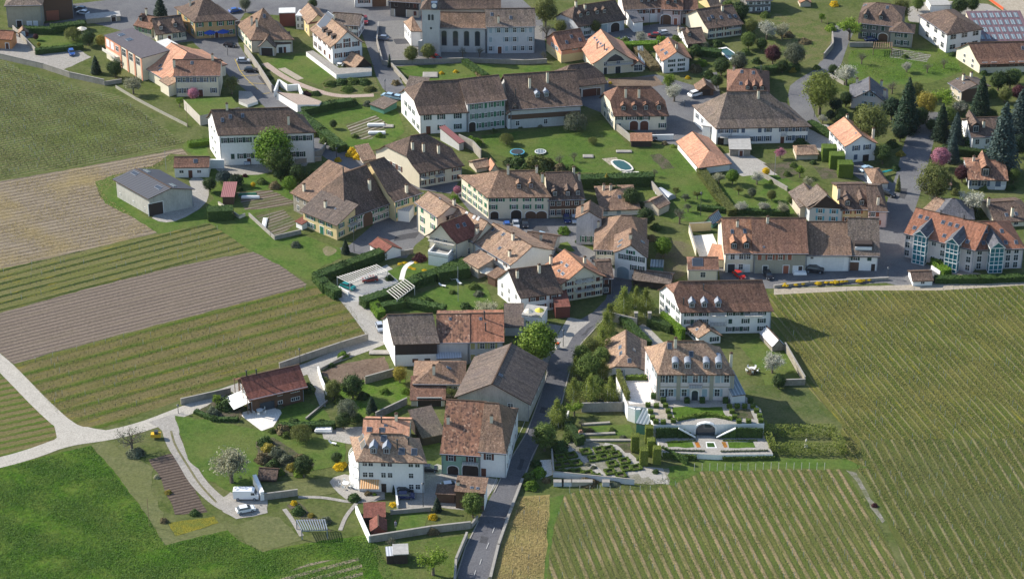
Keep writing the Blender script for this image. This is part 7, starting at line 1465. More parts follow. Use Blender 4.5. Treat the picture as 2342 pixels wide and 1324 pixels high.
for i in range(9):
    a = G((2262+i*3.8, 1+i*2.7), 0); m_ = MB().box(-.42, -.04, 0, .42, .04, .9); o_ = m_.build('barrier', [plain('orange_barrier_net', (.75, .13, .05))], None, a); o_.rotation_euler = (0, 0, -1.0); tag(o_, 'orange barrier panel of the building site fence', 'barrier', 'orange site barriers')
# vine stakes and stumps
def VSTK(poly, p1, p2, period, step, label, hh=(.7, 1.1), name='vines', stk=.1):
    P = [G(p) for p in poly]; a, b = G(p1), G(p2); d = (b-a).normalized(); n = Vector((-d.y, d.x, 0)); m_ = MB(); xs = [p.dot(n) for p in P]
    def inside(q):
        c = False; j = len(P)-1
        for i in range(len(P)):
            if (P[i].y > q.y) != (P[j].y > q.y) and q.x < (P[j].x-P[i].x)*(q.y-P[i].y)/(P[j].y-P[i].y)+P[i].x: c = not c
            j = i
        return c
    V2 = []; ts = [p.dot(d) for p in P]; k0 = a.dot(n); u = math.floor((min(xs)-k0)/period)*period+k0; V = []
    while u < max(xs):
        t = min(ts)
        while t < max(ts):
            q = n*(u+random.uniform(-.08, .08))+d*(t+random.uniform(-.2, .2)); x_, y_ = proj(q)
            if -30 < x_ < 2372 and -20 < y_ < 1350 and inside(q) and random.random() < .9:
                if random.random() < stk: V2 += [(q.x-.045, q.y, 0), (q.x+.045, q.y, 0), (q.x+.045, q.y, 1.6), (q.x-.045, q.y, 1.6)]
                h_ = random.uniform(*hh)*.8; w_ = .025
                V += [(q.x-w_, q.y, 0), (q.x+w_, q.y, 0), (q.x+w_*.8+random.uniform(-.1, .1), q.y, h_), (q.x-w_*.8, q.y, h_)]
                s_ = random.uniform(.1, .24); V += [(q.x-s_, q.y-s_, h_*.55), (q.x+s_*.3, q.y+.02, h_*.7), (q.x+s_, q.y+s_, h_*.6), (q.x, q.y-.02, h_*.5)]
            t += step
        u += period
    tag(link(name, qmesh(name, np.array(V), plain('vine_wood', (.22, .19, .14), .9))), label, 'vines', None, 'stuff')
    tag(link('vine_stakes', qmesh('vine_stakes', np.array(V2), CONC)), label.replace('bare', 'thin pale stakes among the', 1), 'stakes', None, 'stuff')
VSTK([(1290, 1140), (1330, 1122), (1560, 1085), (1925, 1075), (2000, 1180), (2085, 1345), (1240, 1345), (1266, 1200)], (1300, 1125), (1383, 1324), 2.15, 1.1, 'bare knee high vines in the lower vineyard')
VSTK([(1770, 680), (2342, 655), (2380, 655), (2380, 1345), (2100, 1324), (1960, 1070), (1925, 970), (1795, 770)], (1922, 700), (2166, 980), 1.9, 1.3, 'bare vines in the upper and right vineyard')
VSTK([(-20, 140), (180, 205), (300, 240), (410, 330), (180, 378), (-20, 412)], (0, 270), (250, 222), 1.5, 1.4, 'bare vines in the west vineyard')
VSTK([(0, 618), (480, 515), (570, 572), (0, 710)], (0, 640), (490, 515), 3.3, 1.3, 'bare vines between the green rows')
VSTK([(40, 838), (700, 660), (845, 765), (410, 912), (170, 975)], (60, 860), (700, 690), 2.6, 1.5, 'bare vines in the grassy vineyard')
VSTK([(1190, 1140), (1255, 1140), (1240, 1340), (1130, 1340)], (1200, 1140), (1190, 1324), 1.6, 1.4, 'bare vines on the straw coloured bank')
def TUFT(poly, n, leaf, label, sz=.16, hh=.25, name='grass', clump=3.0):
    P = [G(p) for p in poly]; rs = np.random.default_rng(len(label)); X = np.array([[p.x, p.y] for p in P]); out = []
    while sum(map(len, out)) < n:
        q = rs.uniform(X.min(0), X.max(0), (n, 2)); ins = np.zeros(n, bool); j = len(X)-1
        for i in range(len(X)):
            c = (X[i, 1] > q[:, 1]) != (X[j, 1] > q[:, 1]); t = (X[j, 0]-X[i, 0])*(q[:, 1]-X[i, 1])/(X[j, 1]-X[i, 1]+1e-9)+X[i, 0]; ins ^= c & (q[:, 0] < t); j = i
        f = np.sin(q[:, 0]/clump+np.sin(q[:, 1]/clump*.7)*2)+np.cos(q[:, 1]/clump*1.3+q[:, 0]/clump*.6)
        out.append(q[ins & (f > rs.uniform(-2.2, 1.2, n))])
    q = np.vstack(out)[:n]; C_ = np.column_stack([q, rs.uniform(.05, hh, len(q))]); N_ = rs.normal(size=(len(q), 3))*.42+np.array([-.25, 0, 1.0]); N_ /= np.linalg.norm(N_, axis=1)[:, None]
    tag(link(name, qmesh(name, quads(C_, N_, sz*rs.uniform(.5, 1.3, len(q)), rs), LEAF[leaf])), label, 'grass', None, 'stuff')
LEAF['sward'] = leafy('meadow_blades', (.03, .082, .008), (.092, .18, .02), .2); LEAF['weed'] = leafy('vineyard_weeds', (.06, .10, .02), (.22, .20, .06), .2); LEAF['strawy'] = leafy('straw_blades', (.22, .17, .07), (.38, .30, .13), .2)
TUFT([(-10, 1072), (208, 1020), (330, 1172), (378, 1247), (520, 1212), (600, 1262), (850, 1224), (905, 1330), (560, 1336), (-10, 1336)], 60000, 'sward', 'long grass blades of the lush meadow', .085, .2)
TUFT([(1770, 680), (2350, 658), (2350, 1340), (2130, 1336), (1960, 1070), (1925, 970), (1795, 770)], 60000, 'weed', 'weeds and dandelions of the upper and right vineyard', .085, .12)
TUFT([(1290, 1140), (1560, 1085), (1925, 1075), (2000, 1180), (2085, 1340), (1250, 1340), (1266, 1200)], 30000, 'weed', 'weeds between the rows of the lower vineyard', .07, .1)
TUFT([(-10, 150), (180, 207), (300, 242), (420, 328), (180, 378), (-10, 412)], 26000, 'weed', 'weeds of the west vineyard', .085, .12)
TUFT([(40, 838), (700, 660), (800, 700), (845, 765), (410, 912), (240, 976), (130, 945)], 15000, 'weed', 'weeds of the grassy vineyard', .08, .12)
TUFT([(1190, 1138), (1255, 1134), (1243, 1336), (1125, 1336)], 9000, 'strawy', 'dry straw blades on the bank beside the road', .08, .15)
TUFT([(1100, 312), (1380, 280), (1540, 332), (1690, 478), (1480, 478), (1330, 395), (1120, 350)], 14000, 'mid', 'grass tufts of the central lawn', .06, .08)
TUFT([(400, 955), (600, 985), (790, 1000), (760, 1080), (600, 1090), (540, 1130), (430, 1050)], 10000, 'mid', 'grass tufts of the bottom garden lawn', .055, .08)
TUFT([(1945, 117), (2180, 112), (2200, 165), (1930, 198)], 8000, 'fresh', 'long grass of the upper green meadow', .09, .15)
TUFT([(0, 420), (400, 350), (430, 352), (230, 440), (355, 530), (0, 610)], 9000, 'strawy', 'straw litter on the stubble field', .1, .08)
for i in range(27):
    x = 1588+i*17.5 if i < 18 else 1303+(i-18)*23; y = (1078+(-2 if i < 9 else -4)) if i < 18 else 1127
    m_ = MB().box(-.05, -.05, 0, .05, .05, 1.9); tag(m_.build('vine_post', [CONC], None, G((x, y), 0)), 'pale end post of a vine row on the upper edge of the lower vineyard', 'post', 'end posts of the vine rows')
FULL()
for q in ([(1100, 1225), (1118, 1228), (1113, 1243), (1096, 1240)], [(1190, 1048), (1200, 1050), (1192, 1075), (1182, 1072)], [(1238, 930), (1252, 932), (1247, 946), (1233, 943)], [(1345, 750), (1362, 742), (1340, 765), (1328, 768)], [(2060, 430), (2076, 432), (2070, 455), (2055, 452)], [(905, 540), (960, 530), (950, 545), (900, 552)], [(590, 175), (604, 176), (618, 195), (606, 196)], [(900, 90), (935, 88), (940, 100), (906, 102)], [(1215, 520), (1250, 518), (1256, 530), (1222, 532)]): GP('tarmac_patch', q, turf('repair_tarmac', (.065, .065, .07), (.085, .085, .09), (.075, .075, .08), .4, 3, .2, .03))
for a, b in (((1042, 1324), (1065, 1250)), ((1065, 1250), (1095, 1190)), ((1130, 1125), (1160, 1062)), ((1160, 1062), (1205, 988)), ((1205, 988), (1236, 905)), ((1236, 905), (1252, 850)), ((1188, 1118), (1218, 1042)), ((1218, 1042), (1250, 978)), ((1250, 978), (1285, 920)), ((1285, 920), (1302, 850)), ((1302, 850), (1330, 784)), ((1330, 784), (1402, 706))): ST('kerb', [a, b], .28, CAP, .13, sm=0)
ST('road_marking', [(1120, 1128), (1150, 1062), (1190, 990), (1215, 925)], .1, PAINTW, .15, sm=1)
GTR = turf('grass_crown_of_track', (.10, .11, .045), (.17, .16, .08), (.20, .18, .12), .8, 3)
for q in ([(391, 985), (400, 1018), (428, 1062), (456, 1107), (495, 1148)],): ST('track_crown', q, .5, GTR, sm=2)
GP('lawn', [(1262, 562), (1298, 553), (1316, 574), (1276, 581)], LAWN)
WL([(1258, 566), (1300, 588)], .9, 'low wall of the tiny lawn at the end of the sunny yard')
# ---------------------------------------------------------------- trees and shrubs
FULL()
for a in (
 ('round', 624, 338, 92, 'great fresh green chestnut before the long white house'), ('roundd', 636, 362, 74, 'dark evergreen standing in front of the fresh green chestnut', 'mid'), ('round', 1229, 780, 96, 'bright green round tree beside the main road', 'bright'),
 ('olive', 1878, 205, 86, 'round willowy olive tree beside the upper lane', 'birch'), ('olive', 1992, 278, 88, 'drooping olive willow behind the orange roofed house'), ('loose', 1945, 52, 62, 'pale green birch like tree left of the stone farmhouse'),
 ('tallcone', 2077, 235, 72, 'tallest dark conifer behind the pink house'), ('olive', 2120, 235, 54, 'golden tree beside the tallest conifer', 'gold'), ('loose', 2160, 215, 62, 'bright green open tree right of the golden one'),
 ('tallcone', 2245, 225, 66, 'dark spruce right of the brick cottage'), ('tallcone', 2188, 290, 44, 'narrow conifer left of the dark roofed house', 'bluecon'), ('tallcone', 2155, 275, 50, 'dark conifer above the side road'),
 ('tallcone', 2296, 310, 96, 'big blue conifer in front of the dark roofed house', 'bluecon'), ('tallcone', 2335, 255, 66, 'dark conifer at the right edge', 'bluecon'), ('tallcone', 2180, 335, 40, 'small blue conifer beside the side road', 'bluecon'),
 ('bare', 2138, 415, 92, 'great leafless willow beside the side road'), ('olive', 2138, 412, 84, 'thin olive veil tree standing with the great willow'), ('round', 2152, 358, 46, 'pink blossoming tree behind the great willow', 'pink'), ('round', 2202, 395, 38, 'dark purple tree before the red roofed house', 'purple'),
 ('blossom', 2228, 450, 68, 'white blossom tree behind the orange apartments'), ('blossom', 1937, 160, 60, 'magnolia in pale blossom above the lane'), ('roundd', 2312, 178, 44, 'dark green tree below the gabled workshop'), ('roundd', 2285, 182, 44, 'dark bush like tree under the right workshop'), ('round', 2330, 210, 34, 'dull purple tree at the right edge', 'purple'),
 ('round', 1768, 122, 40, 'dark purple tree on the rough slope', 'purple'), ('olive', 1818, 122, 54, 'grey green tree on the rough slope', 'grey'), ('blossom', 1755, 60, 52, 'grey white blossom tree above the rough slope'), ('blossom', 1790, 62, 46, 'pale tree next to the grey white blossom', 'pale'), ('roundd', 1690, 25, 50, 'dark tree before the pale stone house'), ('olive', 1718, 58, 34, 'green shrub tree left of the rough slope', 'olive'),
 ('blossom', 1543, 203, 50, 'white blossom tree beside the yard of the cream gabled house'), ('loose', 1530, 178, 44, 'green shrubby tree below the compact white house'), ('blossom', 1466, 80, 36, 'blossom tree in the rosy courtyard'), ('olive', 1362, 60, 30, 'small willow before the four dormers', 'olive'), ('loose', 1405, 92, 40, 'green tree between the lit roof and the rosy row'), ('bare', 1250, 60, 50, 'leafless trees beside the parsonage'), ('olive', 1248, 22, 62, 'olive tree behind the parsonage'), ('olive', 1282, 60, 32, 'small olive tree beside the salmon gable'),
 ('round', 940, 122, 36, 'left young lime tree on the square', 'olive'), ('round', 979, 117, 36, 'right young lime tree on the square', 'olive'), ('bare', 1058, 112, 30, 'left pollarded bare tree before the nave'), ('bare', 1097, 112, 30, 'right pollarded bare tree before the nave'), ('bare', 1245, 120, 26, 'bare pollard beside the orange house'),
 ('cone', 218, 147, 32, 'small dark conifer on the corner lawn'), ('roundd', 262, 155, 40, 'dark apple tree before the pink workshop'), ('blossom', 303, 186, 50, 'blossoming fruit tree at the vineyard fence', 'pale'), ('weep', 166, 78, 36, 'weeping tree with white blossom in the hedged garden', 'olive'), ('round', 230, 92, 26, 'yellow green tree left of the pink workshop', 'gold'), ('roundd', 200, 85, 34, 'dark tree behind the garden pergola'),
 ('cone', 366, 18, 46, 'broad dark conifer behind the terrace wing'), ('round', 442, 213, 28, 'pink blossoming shrub tree before the cream house', 'pink'), ('loose', 410, 227, 28, 'green shrub tree left of the pink one'), ('loose', 529, 185, 48, 'thin olive tree beside the street', 'olive'), ('round', 82, 84, 14, 'small dark red shrub tree in the hedged garden', 'purple'), ('round', 89, 102, 10, 'little yellow green shrub on the small lawn', 'gold'), ('roundd', 715, 8, 24, 'dark tree at the top edge between the roofs'), ('olive', 560, 8, 30, 'pale tree right of the inn', 'grey'),
 ('weep', 1316, 278, 50, 'weeping leafless willow on the farmhouse lawn', 'grey'), ('weep', 1355, 322, 20, 'small weeping tree on the central lawn'), ('weep', 1158, 318, 30, 'pale weeping tree at the farmhouse lawn'), ('bush', 1083, 326, 36, 'green shrubs behind the half hipped house', 'fresh'), ('bare', 1279, 358, 34, 'left bare fruit tree beside the playhouse'), ('bare', 1313, 352, 28, 'right bare fruit tree beside the playhouse'),
 ('cone', 1387, 412, 26, 'golden conifer behind the big clipped hedge', 'gold'), ('roundd', 1478, 494, 44, 'dark ivy tree behind the hip roofed house'), ('bare', 1555, 482, 50, 'dull leafless tree in the bare garden'), ('roundd', 1445, 450, 46, 'dark shrub mass behind the swept roof'), ('roundd', 1410, 440, 36, 'dark shrub left of the mass behind the swept roof'), ('round', 1517, 562, 44, 'fresh green small tree in the bare garden', 'fresh'), ('bush', 1225, 378, 60, 'brown green shrubs behind the town house', 'olive'), ('bush', 1185, 372, 44, 'dark shrubs left behind the town house'),
 ('bare', 1498, 390, 24, 'tiny bare fruit tree beside the long salmon barn'), ('loose', 1546, 432, 26, 'small orchard tree nearest the polytunnel', 'olive'), ('loose', 1568, 446, 24, 'small orchard tree in the middle of the lawn', 'grey'), ('loose', 1595, 440, 26, 'small orchard tree near the pale hedge', 'olive'), ('loose', 1574, 470, 24, 'lowest orchard tree above the lamp post', 'grey'),
 ('blossom', 1645, 402, 32, 'pale blossom tree at the head of the dividing hedge', 'pale'), ('round', 1676, 402, 32, 'green shrub tree below the long salmon barn', 'fresh'), ('blossom', 1732, 400, 38, 'white fruit tree at the gravel lane'), ('blossom', 1695, 468, 34, 'left round blossom tree on the orchard lawn'), ('blossom', 1748, 468, 32, 'middle blossom tree on the orchard lawn'), ('blossom', 1790, 470, 36, 'right blossom tree at the orchard wall', 'pale'), ('round', 1752, 392, 20, 'yellow forsythia at the lane corner', 'yellow'), ('loose', 1690, 430, 26, 'thin green orchard tree left on the lawn', 'olive'),
 ('loose', 1830, 385, 34, 'pale green shrub tree in the vegetable garden', 'bright'), ('loose', 1850, 410, 34, 'blossoming shrub beside the clipped blocks', 'pale'), ('blossom', 1785, 345, 30, 'dull red blossom tree before the huge farmhouse', 'pink'), ('bush', 1830, 325, 26, 'round clipped bush below the huge farmhouse', 'hedge'),
 ('cone', 790, 563, 26, 'little dark fir beside the lamp post'), ('bush', 676, 560, 22, 'grey leafless bush on the lawn', 'grey'), ('bush', 960, 590, 30, 'large maroon clipped shrub on the flower lawn', 'purple'), ('bush', 988, 590, 12, 'small maroon round shrub on the flower lawn', 'purple'), ('roundd', 680, 395, 46, 'dark tree in the shade right of the chestnut'), ('round', 662, 420, 36, 'light green shrub tree below the chestnut', 'fresh'), ('roundd', 640, 395, 34, 'dark shrub under the chestnut'), ('round', 1046, 434, 20, 'pink blossom beside the town house', 'pink'), ('bush', 1040, 455, 24, 'green shrub under the pink blossom', 'fresh'),
 ('bush', 806, 350, 30, 'bright yellow forsythia beside the street', 'yellow'), ('bush', 820, 358, 24, 'second yellow forsythia beside the street', 'yellow'), ('bush', 773, 366, 16, 'low yellow flowers on the wall end', 'yellow'), ('roundd', 479, 420, 34, 'dark clipped ball tree beside the concrete barn'), ('weep', 512, 405, 34, 'left weeping cedar beside the cottage yard', 'bluecon'), ('weep', 540, 412, 32, 'right weeping cedar beside the cottage yard', 'conifer'), ('bush', 560, 402, 12, 'dark red shrub in the cottage yard', 'purple'), ('round', 579, 422, 12, 'small yellow forsythia in the cottage garden', 'yellow'),
 ('round', 762, 283, 19, 'dark clipped ball on the vegetable lawn', 'dark'), ('bush', 1009.5, 167.5, 11, 'left yellow clipped ball on the church lawn', 'yellow'), ('bush', 1042, 164, 11, 'right yellow clipped ball on the church lawn', 'yellow'), ('cypress', 891, 138, 12, 'dark narrow yew at the wall corner below the square'),
 ('blossom', 1116, 700, 62, 'cream blossom tree beside the white gabled house', 'pale'), ('roundd', 806, 880, 56, 'dark dense tree in the wild garden'), ('olive', 762, 888, 44, 'olive thicket tree in the wild garden'), ('olive', 794, 935, 52, 'grey green thicket at the wild garden wall', 'grey'), ('roundd', 785, 960, 40, 'dark thicket above the pale yard'), ('cone', 850, 925, 34, 'dark spreading juniper in the wild garden'), ('olive', 914, 853, 36, 'yellow olive tree at the corner of the beige house', 'gold'), ('loose', 1033, 890, 40, 'thin green tree before the huge barn', 'olive'), ('bush', 928, 895, 20, 'fresh green bush at the beige house', 'fresh'), ('bush', 785, 812, 24, 'green bush at the dug plot kerb', 'fresh'), ('bush', 758, 835, 16, 'small green bush at the dug plot corner', 'hedge'), ('bush', 957, 952, 22, 'green bush before the open lean-to', 'fresh'),
 ('weep', 688, 990, 46, 'weeping clipped ball tree on the bottom lawn', 'olive'), ('bush', 647, 982, 34, 'brown green clipped ball beside the weeping one', 'tan'), ('bush', 672, 965, 26, 'dark shrub behind the clipped balls'), ('bush', 718, 976, 22, 'reddish shrub at the hedge', 'tan'), ('bush', 703, 888, 34, 'dark shrub at the chalet corner', 'hedge'), ('bush', 640, 930, 16, 'grey shrub on the chalet patio', 'grey'),
 ('bare', 298, 985, 84, 'wide bare fruit tree at the track junction'), ('blossom', 526, 1046, 104, 'wide cream blossom tree on the sloping lawn', 'pale'), ('loose', 495, 907, 36, 'small pale green tree before the chalet', 'bright'), ('bush', 517, 925, 44, 'dark low shrubs in the chalet bed'), ('bush', 486, 942, 30, 'grey shrubs at the tip of the chalet bed', 'grey'),
 ('pine', 1081, 1152, 54, 'dark dense pine beside the small outbuilding'), ('cone', 1000, 1152, 28, 'dark thuja left of the cream awning'), ('cypress', 900, 1118, 9, 'thin dark cypress before the blue cars'), ('bush', 990, 1182, 21, 'round yellow forsythia on the walled lawn', 'yellow'), ('bush', 898, 1153, 16, 'yellow forsythia left of the blue cars', 'yellow'), ('loose', 990, 1268, 80, 'spreading bright green tree on the lowest lawn', 'bright'), ('bare', 897, 1232, 46, 'bare shrub tree at the grey garden wall'), ('bush', 776, 1066, 26, 'brilliant yellow forsythia left of the white house', 'yellow'), ('bush', 785, 1062, 18, 'second yellow forsythia by the round balconies', 'yellow'), ('bush', 810, 1138, 28, 'dark round shrub on the small island of grass', 'hedge'), ('bush', 842, 1128, 16, 'reddish shrub before the striped awning', 'tan'), ('bush', 857, 1130, 10, 'little green shrub before the white house', 'fresh'), ('bush', 990, 1212, 30, 'brown bush on the walled lawn', 'tan'), ('round', 770, 1045, 28, 'dark rounded shrub arch on the lawn', 'dark'),
 ('bush', 606, 1010, 35, 'dark shrub at the head of the flower bank'), ('bush', 613, 1023, 29, 'yellow shrub on the flower bank', 'gold'), ('bush', 633, 1035, 35, 'grey lavender clump on the flower bank', 'grey'), ('bush', 655, 1050, 35, 'blue grey shrub on the flower bank', 'grey'), ('bush', 668, 1068, 27, 'gold shrub low on the flower bank', 'gold'), ('round', 694, 1062, 51, 'dark conifer bush at the foot of the flower bank', 'dark'), ('bush', 683, 1082, 24, 'bright green shrub at the foot of the flower bank', 'bright'), ('bush', 600, 1048, 35, 'heather coloured shrub left on the flower bank', 'tan'), ('bush', 640, 1080, 22, 'green shrub behind the dark timber hut', 'fresh'), ('bush', 686, 1046, 24, 'copper shrub high on the flower bank', 'tan'), ('bush', 625, 1062, 32, 'dark heath clump on the flower bank'),
 ('bush', 672, 1150, 16, 'yellow shrub at the rock bed steps', 'yellow'), ('bush', 682, 1168, 30, 'green mixed shrubs of the rock bed'), ('bush', 712, 1178, 16, 'yellow shrub above the grey pergola', 'gold'), ('bush', 745, 1190, 26, 'grey shrubs beside the grey pergola', 'grey'), ('bush', 445, 1172, 22, 'green kale clump at the end of the furrows', 'hedge'), ('bush', 375, 1190, 18, 'brown weeds beside the wooden pole', 'tan'), ('bush', 385, 1125, 16, 'yellow green weeds beside the furrows', 'gold'), ('bush', 358, 1090, 14, 'pale weeds left of the furrows', 'pale'), ('lowbush', 310, 1035, 40, 'dark rubbish heap under the bare fruit tree', 'grey'),
 ('birch', 1427, 700, 50, 'left birch clump at the top of the grove'), ('birch', 1476, 700, 44, 'right birch clump before the apartment house'), ('birch', 1386, 752, 46, 'birch leaning over the road bend'), ('birch', 1376, 785, 42, 'birch below the leaning one'), ('olive', 1350, 790, 42, 'pale olive tree at the grove edge'), ('pine', 1346, 838, 62, 'dark bushy pine in the middle of the grove'), ('pine', 1376, 815, 44, 'dark pine left of the coach house'), ('pine', 1364, 880, 44, 'lower dark pine in the grove'), ('birch', 1350, 900, 50, 'birch among the grove rocks'), ('birch', 1312, 900, 42, 'slim birch at the grove road edge'), ('birch', 1396, 900, 42, 'birch beside the white retaining wall'), ('birch', 1316, 845, 34, 'birch above the pale verge'), ('birch', 1380, 850, 34, 'birch before the coach house'), ('loose', 1314, 925, 44, 'bright green young tree at the grove foot', 'bright'), ('birch', 1274, 950, 44, 'birch below the grove at the road'), ('pine', 1246, 995, 60, 'dark pine bush above the white patio'), ('bare', 1330, 962, 28, 'small copper tree in the terraced garden'), ('bush', 1232, 1080, 34, 'bright shrubs between road and white patio', 'fresh'), ('bush', 1215, 1110, 34, 'lower green shrubs between road and patio', 'fresh'), ('bush', 1250, 1098, 18, 'copper shrub at the white patio', 'tan'), ('birch', 1290, 960, 30, 'thin birch below the grove wall'), ('bush', 1280, 1020, 40, 'dark shrubs at the head of the kitchen garden'), ('birch', 1392, 722, 30, 'smallest birch at the road bend'), ('birch', 1455, 685, 34, 'birch at the apartment house wall'),
 ('blossom', 1768, 820, 58, 'white blossom tree before the glasshouse'), ('roundd', 1782, 870, 36, 'dark tree at the wall end above the bank'), ('bush', 1720, 850, 20, 'low red and green plants in the glasshouse garden', 'tan'),
 ('bush', 2000, 1155, 14, 'dark spot shrub beside the stony patch', 'purple'), ('roundd', 1400, 702, 20, 'dark evergreen behind the birches'), ('olive', 1690, 140, 46, 'pale blossom tree beside the small pool', 'grey'), ('roundd', 1650, 150, 40, 'dark shrub tree left of the small pool'), ('roundd', 1718, 178, 44, 'dark tree behind the brown dormer house'), ('roundd', 1640, 185, 30, 'dark green tree beside the timber garage'), ('roundd', 1905, 158, 24, 'dark narrow evergreen at the lane corner'), ('roundd', 1790, 150, 30, 'dark shrub at the lower end of the rough slope'), ('bush', 1812, 160, 20, 'yellow bush at the lane end', 'gold'), ('roundd', 1912, 238, 34, 'dark evergreen left of the pink house', 'conifer'), ('blossom', 1882, 268, 26, 'white blossom shrub under the round willow'), ('roundd', 1925, 262, 34, 'dark shrub below the pink house'), ('bare', 2042, 190, 40, 'leafless brown tree behind the pink house'), ('bare', 1972, 125, 36, 'left bare fruit tree in the green meadow'), ('blossom', 2075, 148, 30, 'middle blossoming fruit tree in the green meadow'), ('bare', 2122, 148, 30, 'right bare fruit tree in the green meadow'), ('bare', 2160, 138, 30, 'farthest bare fruit tree in the green meadow'), ('blossom', 2195, 240, 44, 'pale blossom tree between the conifers'), ('roundd', 2330, 62, 20, 'x'), ('bush', 2225, 320, 40, 'dark shrubs before the dark roofed house', 'hedge'), ('olive', 2060, 20, 50, 'olive trees above the stone farmhouse', 'olive'), ('roundd', 2195, 12, 40, 'dark shrubs behind the concrete cube'), ('bush', 1908, 10, 20, 'yellow forsythia at the top lane', 'yellow'), ('bush', 1900, 65, 24, 'pale green bush beside the top lane', 'bright'), ('loose', 1880, 35, 26, 'small green tree at the top of the rough slope', 'fresh'), ('roundd', 1575, 130, 30, 'dark shrubs behind the compact white house'), ('bush', 1605, 145, 26, 'yellow green shrub below the dark roofed cottage', 'fresh'), ('bush', 1573, 178, 12, 'yellow forsythia beside the compact white house', 'yellow'), ('bush', 1396, 190, 8, 'tiny yellow shrub before the lit gabled house', 'yellow'), ('roundd', 1220, 320, 1, 'x'), ('bush', 1540, 335, 12, 'yellow green shrub at the long salmon barn', 'bright'), ('bush', 1520, 328, 14, 'red brown shrub at the white wall', 'tan'), ('cypress', 2055, 418, 16, 'narrow green cypress beside the small garage drive', 'olive'), ('bush', 2060, 352, 20, 'gold round bush above the garage lawn', 'gold'), ('roundd', 2020, 350, 44, 'dark shaded shrubs behind the orange roofed house'), ('bush', 2235, 490, 34, 'dark evergreen shrubs behind the apartments', 'dark'), ('bush', 2310, 390, 24, 'dark round bush right of the red roofed house', 'dark'), ('bush', 2280, 600, 1, 'x'), ('bush', 2228, 610, 18, 'green bush beside the glazed bay terrace', 'fresh'), ('bush', 1150, 1168, 1, 'x'),
 ):
    if a[4] == 'x': continue
    TR(*a)
LN = dict(d=('dark', 'dark green'), h=('hedge', 'deep green'), f=('fresh', 'fresh green'), o=('olive', 'olive'), g=('grey', 'grey green'), t=('tan', 'brown'), m=('mid', 'mid green'), w=('white', 'white blossoming'), y=('gold', 'golden'), r=('purple', 'reddish'), c=('conifer', 'blackish'))
